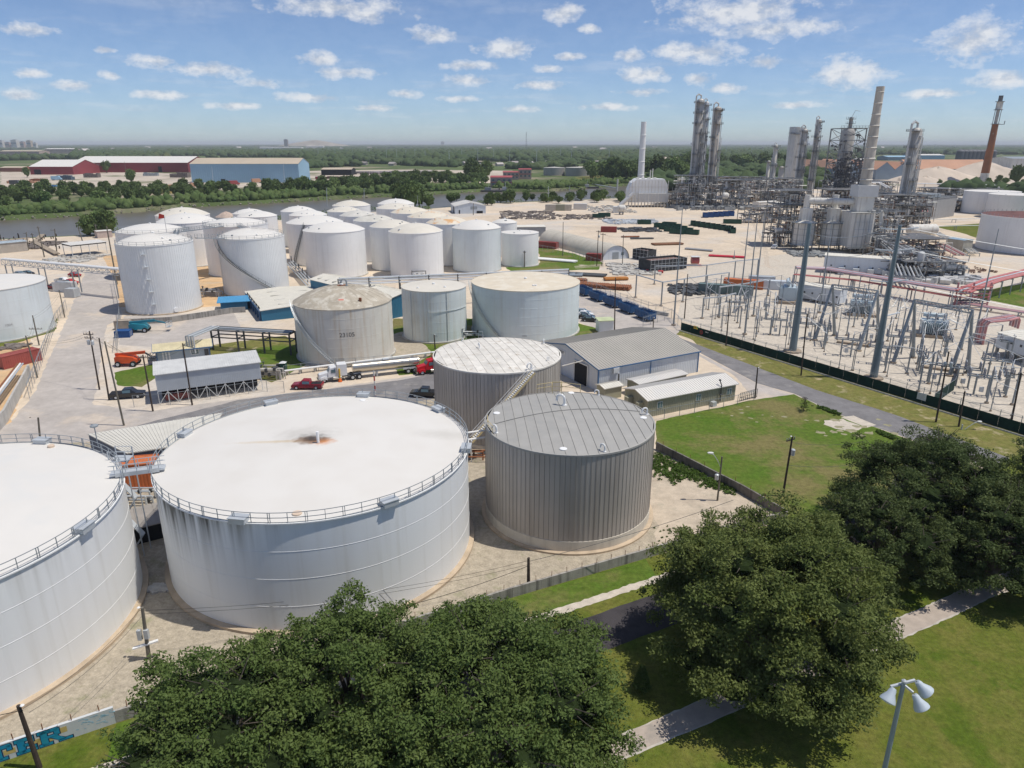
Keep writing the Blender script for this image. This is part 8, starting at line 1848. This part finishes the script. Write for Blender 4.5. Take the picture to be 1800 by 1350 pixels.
ok=(sdist([(-40,29.6),(-12,44.6),(6.8,54.3),(11.8,56.9),(34,68.2),(48,78)])>2.5)&(sdist([(-34,37.6),(-8,51.9),(5.7,58.7),(12.6,62.2),(22,67),(32,72)])>.7)&(sdist([(p[0],p[1])for p in mid])>1.9)&(gy<59.5+gx*.47)&(sdist([(46,57),(62,64)])>0)
V4=V.reshape(-1,4,3)[ok].reshape(-1,3);o=put('grass',np_mesh('grass',V4,np.arange(len(V4)).reshape(-1,4),leafmat('grass_blades',(.095,.13,.024),(.14,.155,.045),.5)));o['kind']='stuff';tag(o,'short park grass in the foreground','grass')
# ---- middle distance: river-bank trees, individually
def bank_variant(seed,kind):
 rng=np.random.default_rng(seed);C=[];Rr=[]
 for i in range(26):
  d=rng.normal(size=3);d/=np.linalg.norm(d);d[2]=abs(d[2])if rng.random()<.8 else d[2]
  q=.62 if kind else.7;C.append((d[0]*q,d[1]*q,.95+d[2]*(.62 if kind else.42)));Rr.append(rng.uniform(.26,.46))
 C=np.array(C);Rr=np.array(Rr);V,F_=leaf_cloud(C,Rr,np.full(26,34),.15,rng,updown=.6);b=MB()
 k=8;j_=6;vs=[]
 for j in range(j_+1):
  ph=pi*j/j_
  for i in range(k):th=2*pi*i/k;q=.74*(1+.18*rng.normal());vs.append((q*sin(ph)*cos(th),q*sin(ph)*sin(th),.85+q*.72*cos(ph)))
 fs=[(j*k+i,j*k+(i+1)%k,(j+1)*k+(i+1)%k,(j+1)*k+i)for j in range(j_)for i in range(k)]
 V=np.concatenate([V,np.array(vs)]);F_=np.concatenate([F_,np.array(fs)+len(V)-len(vs)]);return np_mesh('crown',V,F_,m_bank)
BV=[bank_variant(40+i,i%2)for i in range(7)];trunk_me=MB().tube((0,0,0),(0,0,.8),.09,.05,n=6).mesh('trunk',m_bark)
def btree(x,y,s,sz,label,group,name='bank_tree'):
 t=thing(name,label,'tree',(x,y,-.3),random.uniform(0,6.2),group,(s,s,s*sz));put('crown',random.choice(BV),t);put('trunk',trunk_me,t)
def in_poly(x,y,P):
 c=False;j=len(P)-1
 for i in range(len(P)):
  if(P[i].y>y)!=(P[j].y>y)and x<(P[j].x-P[i].x)*(y-P[i].y)/(P[j].y-P[i].y)+P[i].x:c=not c
  j=i
 return c
def place_label(x,y,s,label):
 px=900+x/(y*cos(PITCH)+CAM_H*sin(PITCH))*FPX;z=[(60,'at the far left, below the road'),(150,'below the lower red wing'),(240,'below the middle of the red warehouse'),(330,'below the right end of the red warehouse'),(420,'below the left half of the blue warehouse'),(520,'below the right half of the blue warehouse'),(580,'below the dark open shed'),(660,'above the left farm domes'),(740,'below the row of railcars'),(820,'near the wharf end'),(1e9,'at the right end of its belt')]
 w=next(b_ for a,b_ in z if px<a);return(['small ','middling ','big '][0 if s<3.8 else 1 if s<4.8 else 2]+label+' '+w)
def wood(poly,n,s0,s1,label,group,mind=.9,sz=(1.0,1.4),name='bank_tree'):
 P=PX(*poly);x0=min(p.x for p in P);x1=max(p.x for p in P);y0=min(p.y for p in P);y1=max(p.y for p in P);L_=[];tries=0
 while len(L_)<n and tries<n*60:
  tries+=1;x=random.uniform(x0,x1);y=random.uniform(y0,y1);s=random.uniform(s0,s1)
  if not in_poly(x,y,P):continue
  if any((x-a)**2+(y-b_)**2<(mind*(s+q)/2)**2 for a,b_,q in L_):continue
  L_.append((x,y,s));btree(x,y,s,random.uniform(*sz),place_label(x,y,s,label)if group is G1 else label,group,name)
G1='trees and scrub along the far river bank'
wood([(-120,380),(0,373),(120,366),(240,360),(330,352),(460,346),(460,332),(300,333),(200,331),(80,336),(0,341),(-120,346)],150,3.0,5.4,'bushy tree on the far river bank',G1,.62)
wood([(460,346),(560,341),(700,334),(860,327),(860,320),(760,314),(640,318),(560,328),(460,333)],130,3.6,6.2,'bushy tree on the far river bank',G1,.60)
wood([(1030,314),(1080,322),(1130,322),(1210,320),(1215,300),(1100,304),(1050,305)],60,8,12,'dense green tree in the wood behind the white stack','wood behind the white stack',.7,name='wood_tree')
wood([(815,320),(858,318),(858,312),(820,313)],6,8,10.5,'dark rounded tree at the wharf end','dark trees at the wharf end',.6,(1.2,1.5),'wharf_tree')
wood([(690,370),(755,366),(760,355),(700,357)],12,4,6.4,'dark tree clump at the back of the tank farm','dark trees behind the farm',.6,(1.2,1.8),'farm_tree')
wood([(770,360),(860,362),(980,358),(1110,356),(1110,350),(980,351),(860,354),(800,352)],34,2.6,4.4,'green bush along the near river fence','bushes along the near river fence',.8,name='shore_bush')
wood([(155,420),(200,414),(196,406),(160,410)],7,3.2,5.0,'leafy tree beside the dock hut','trees by the dock hut',.7,(1.1,1.5),'dock_tree')
wood([(1720,330),(1850,332),(1850,322),(1600,318),(1600,324)],22,2.6,4,'dark green bush below the sand piles','bushes below the sand piles',.8,name='low_bush')
wood([(1200,300),(1420,300),(1420,292),(1200,290)],40,9,13,'green tree in the belt behind the reactors','tree belt behind the reactors',.8,name='belt_tree')
for px,py,s,lab in((188,304,7,'single tree before the red warehouse'),(48,312,5,'small round tree at the left of the red warehouse'),(232,322,6,'single tree on the near side of the red warehouse yard'),(1785,325,8,'bare-topped tree beside the right tanks')):q=G(px,py);btree(q.x,q.y,s,1.6,lab,None,'yard_tree')
# ---- the endless far wood: one mass that nobody could count
ico=[(0,0,1)]+[(.894*cos(a),.894*sin(a),.447)for a in[2*pi*i/5 for i in range(5)]]+[(.894*cos(a),.894*sin(a),-.447)for a in[2*pi*(i+.5)/5 for i in range(5)]]+[(0,0,-1)]
icf=[(0,i+1,(i+1)%5+1)for i in range(5)]+[(i+1,i+6,(i+1)%5+1)for i in range(5)]+[((i+1)%5+1,i+6,(i+1)%5+6)for i in range(5)]+[(i+6,11,(i+1)%5+6)for i in range(5)]
bm0=MB();bm0.add(ico,icf)
def subdiv(V,F_):
 V=list(V);cache={};out=[]
 def mid_(a,b_):
  k=(min(a,b_),max(a,b_))
  if k not in cache:p=(np.array(V[a])+np.array(V[b_]))/2;V.append(tuple(p/np.linalg.norm(p)));cache[k]=len(V)-1
  return cache[k]
 for a,b_,c in F_:ab,bc,ca=mid_(a,b_),mid_(b_,c),mid_(c,a);out+=[(a,ab,ca),(b_,bc,ab),(c,ca,bc),(ab,bc,ca)]
 return V,out
V1,F1_=subdiv(ico,icf);V1=np.array(V1);F1_=np.array(F1_);V0=np.array(ico);F0_=np.array(icf)
rng=np.random.default_rng(77)
def canopy(name,label,xs,ys,rs,hs,Vt,Ft,m):
 n=len(xs);k=len(Vt);j=1+rng.normal(scale=.20,size=(n,k,1));V=Vt[None]*j*np.stack([rs,rs,hs],1)[:,None,:]+np.stack([xs,ys,hs*.55],1)[:,None,:]
 F_=Ft[None]+(np.arange(n)*k)[:,None,None];o=put(name,np_mesh(name,V.reshape(-1,3),F_.reshape(-1,3),m,3));o['kind']='stuff';tag(o,label,'forest');return o
def nfield(x,y,s,k):
 r=np.random.default_rng(k);f=0
 for i in range(6):a=r.uniform(0,6.3);w=s*r.uniform(.5,2.2);f=f+np.sin((x*np.cos(a)+y*np.sin(a))/w*6.28+r.uniform(0,6))
 return f/2.4
m_far=mat('far_wood_foliage',(.045,.078,.036),.9,col2=(.088,.115,.052),scale=.006,spec=.05,contrast=1.6,patch=(.10,.115,.045),patch_scale=.0016,patch_at=.56)
clear=[PX((-100,340),(-100,292),(345,277),(530,277),(530,296),(690,291),(860,296),(1000,300),(1040,296),(1130,296),(1130,345),(0,345)),PX((1440,340),(1460,292),(1540,272),(1900,272),(1900,340)),PX((1150,296),(1150,279),(1270,279),(1270,290)),PX((0,280),(0,264),(70,262),(130,262),(130,280)),PX((800,296),(950,296),(1000,290),(820,282)),PX((450,265),(570,263),(570,259),(450,259))]
def ring_wood(d0,d1,n,r0,r1,Vt,Ft,nm,thr,ns):
 az=rng.uniform(-.78,.78,n);D=np.sqrt(rng.uniform(d0**2,d1**2,n));x=D*np.sin(az);y=D*np.cos(az);keep=nfield(x,y,ns,3)>thr
 for P in clear:keep&=~np.array([in_poly(a,b_,P)for a,b_ in zip(x,y)])if d0<6000 else keep
 x,y=x[keep],y[keep];r_=rng.uniform(r0,r1,len(x));h_=r_*rng.uniform(.55,1.0,len(x))if r0<12 else rng.uniform(6,9.5,len(x));canopy('far_forest',nm,x,y,r_,h_,Vt,Ft,m_far)
rng=np.random.default_rng(8);sc=[]
for P in(far_shore,near_shore[2:]):
 for a,c in zip(P[:-1],P[1:]):
  t_=(c-a).normalized();nn=Vector((-t_.y,t_.x,0))*(1 if P is far_shore else-1)
  for i in range(int((c-a).length/(1.5 if P is far_shore else 5))):q=a.lerp(c,rng.random())+nn*rng.uniform(.5,26 if P is far_shore else 7);sc.append((q.x,q.y,rng.uniform(.2,1.6)))
V,F_=leaf_cloud(np.array(sc),rng.uniform(1.0,3.2,len(sc)),np.full(len(sc),60),.5,rng);o=put('bank_scrub',np_mesh('bank_scrub',V,F_,m_bank));o['kind']='stuff';tag(o,'low scrub tangled along both river banks','scrub')
sc=[]
for a,c in zip(far_shore[:-1],far_shore[1:]):
 t_=(c-a).normalized();nn=Vector((-t_.y,t_.x,0))
 for i in range(int((c-a).length/.62)):q=a.lerp(c,rng.random())+nn*(2.5+36*rng.random()**1.1);sc.append((q.x,q.y))
sc=np.array(sc);r_=rng.uniform(1.3,3.4,len(sc));canopy('bank_scrub','dense scrub between the far bank trees and the waterline',sc[:,0],sc[:,1],r_,r_*rng.uniform(.7,1.5,len(sc)),V1,F1_,mat('scrub_foliage',(.055,.095,.032),.9,col2=(.115,.15,.055),scale=.12,spec=.05))
ring_wood(760,1700,9500,6,10.5,V1,F1_,'nearest stretch of the unbroken woodland beyond the river',-.75,300)
ring_wood(1700,3600,15000,9,15,V0,F0_,'woodland stretching over the middle of the plain',-.8,600)
ring_wood(3600,9000,13000,26,44,V0,F0_,'woodland merging into blue toward the horizon',-1.1,2200)
ring_wood(9000,26000,6500,90,160,V0,F0_,'last woodland on the horizon line',-1.6,5000)
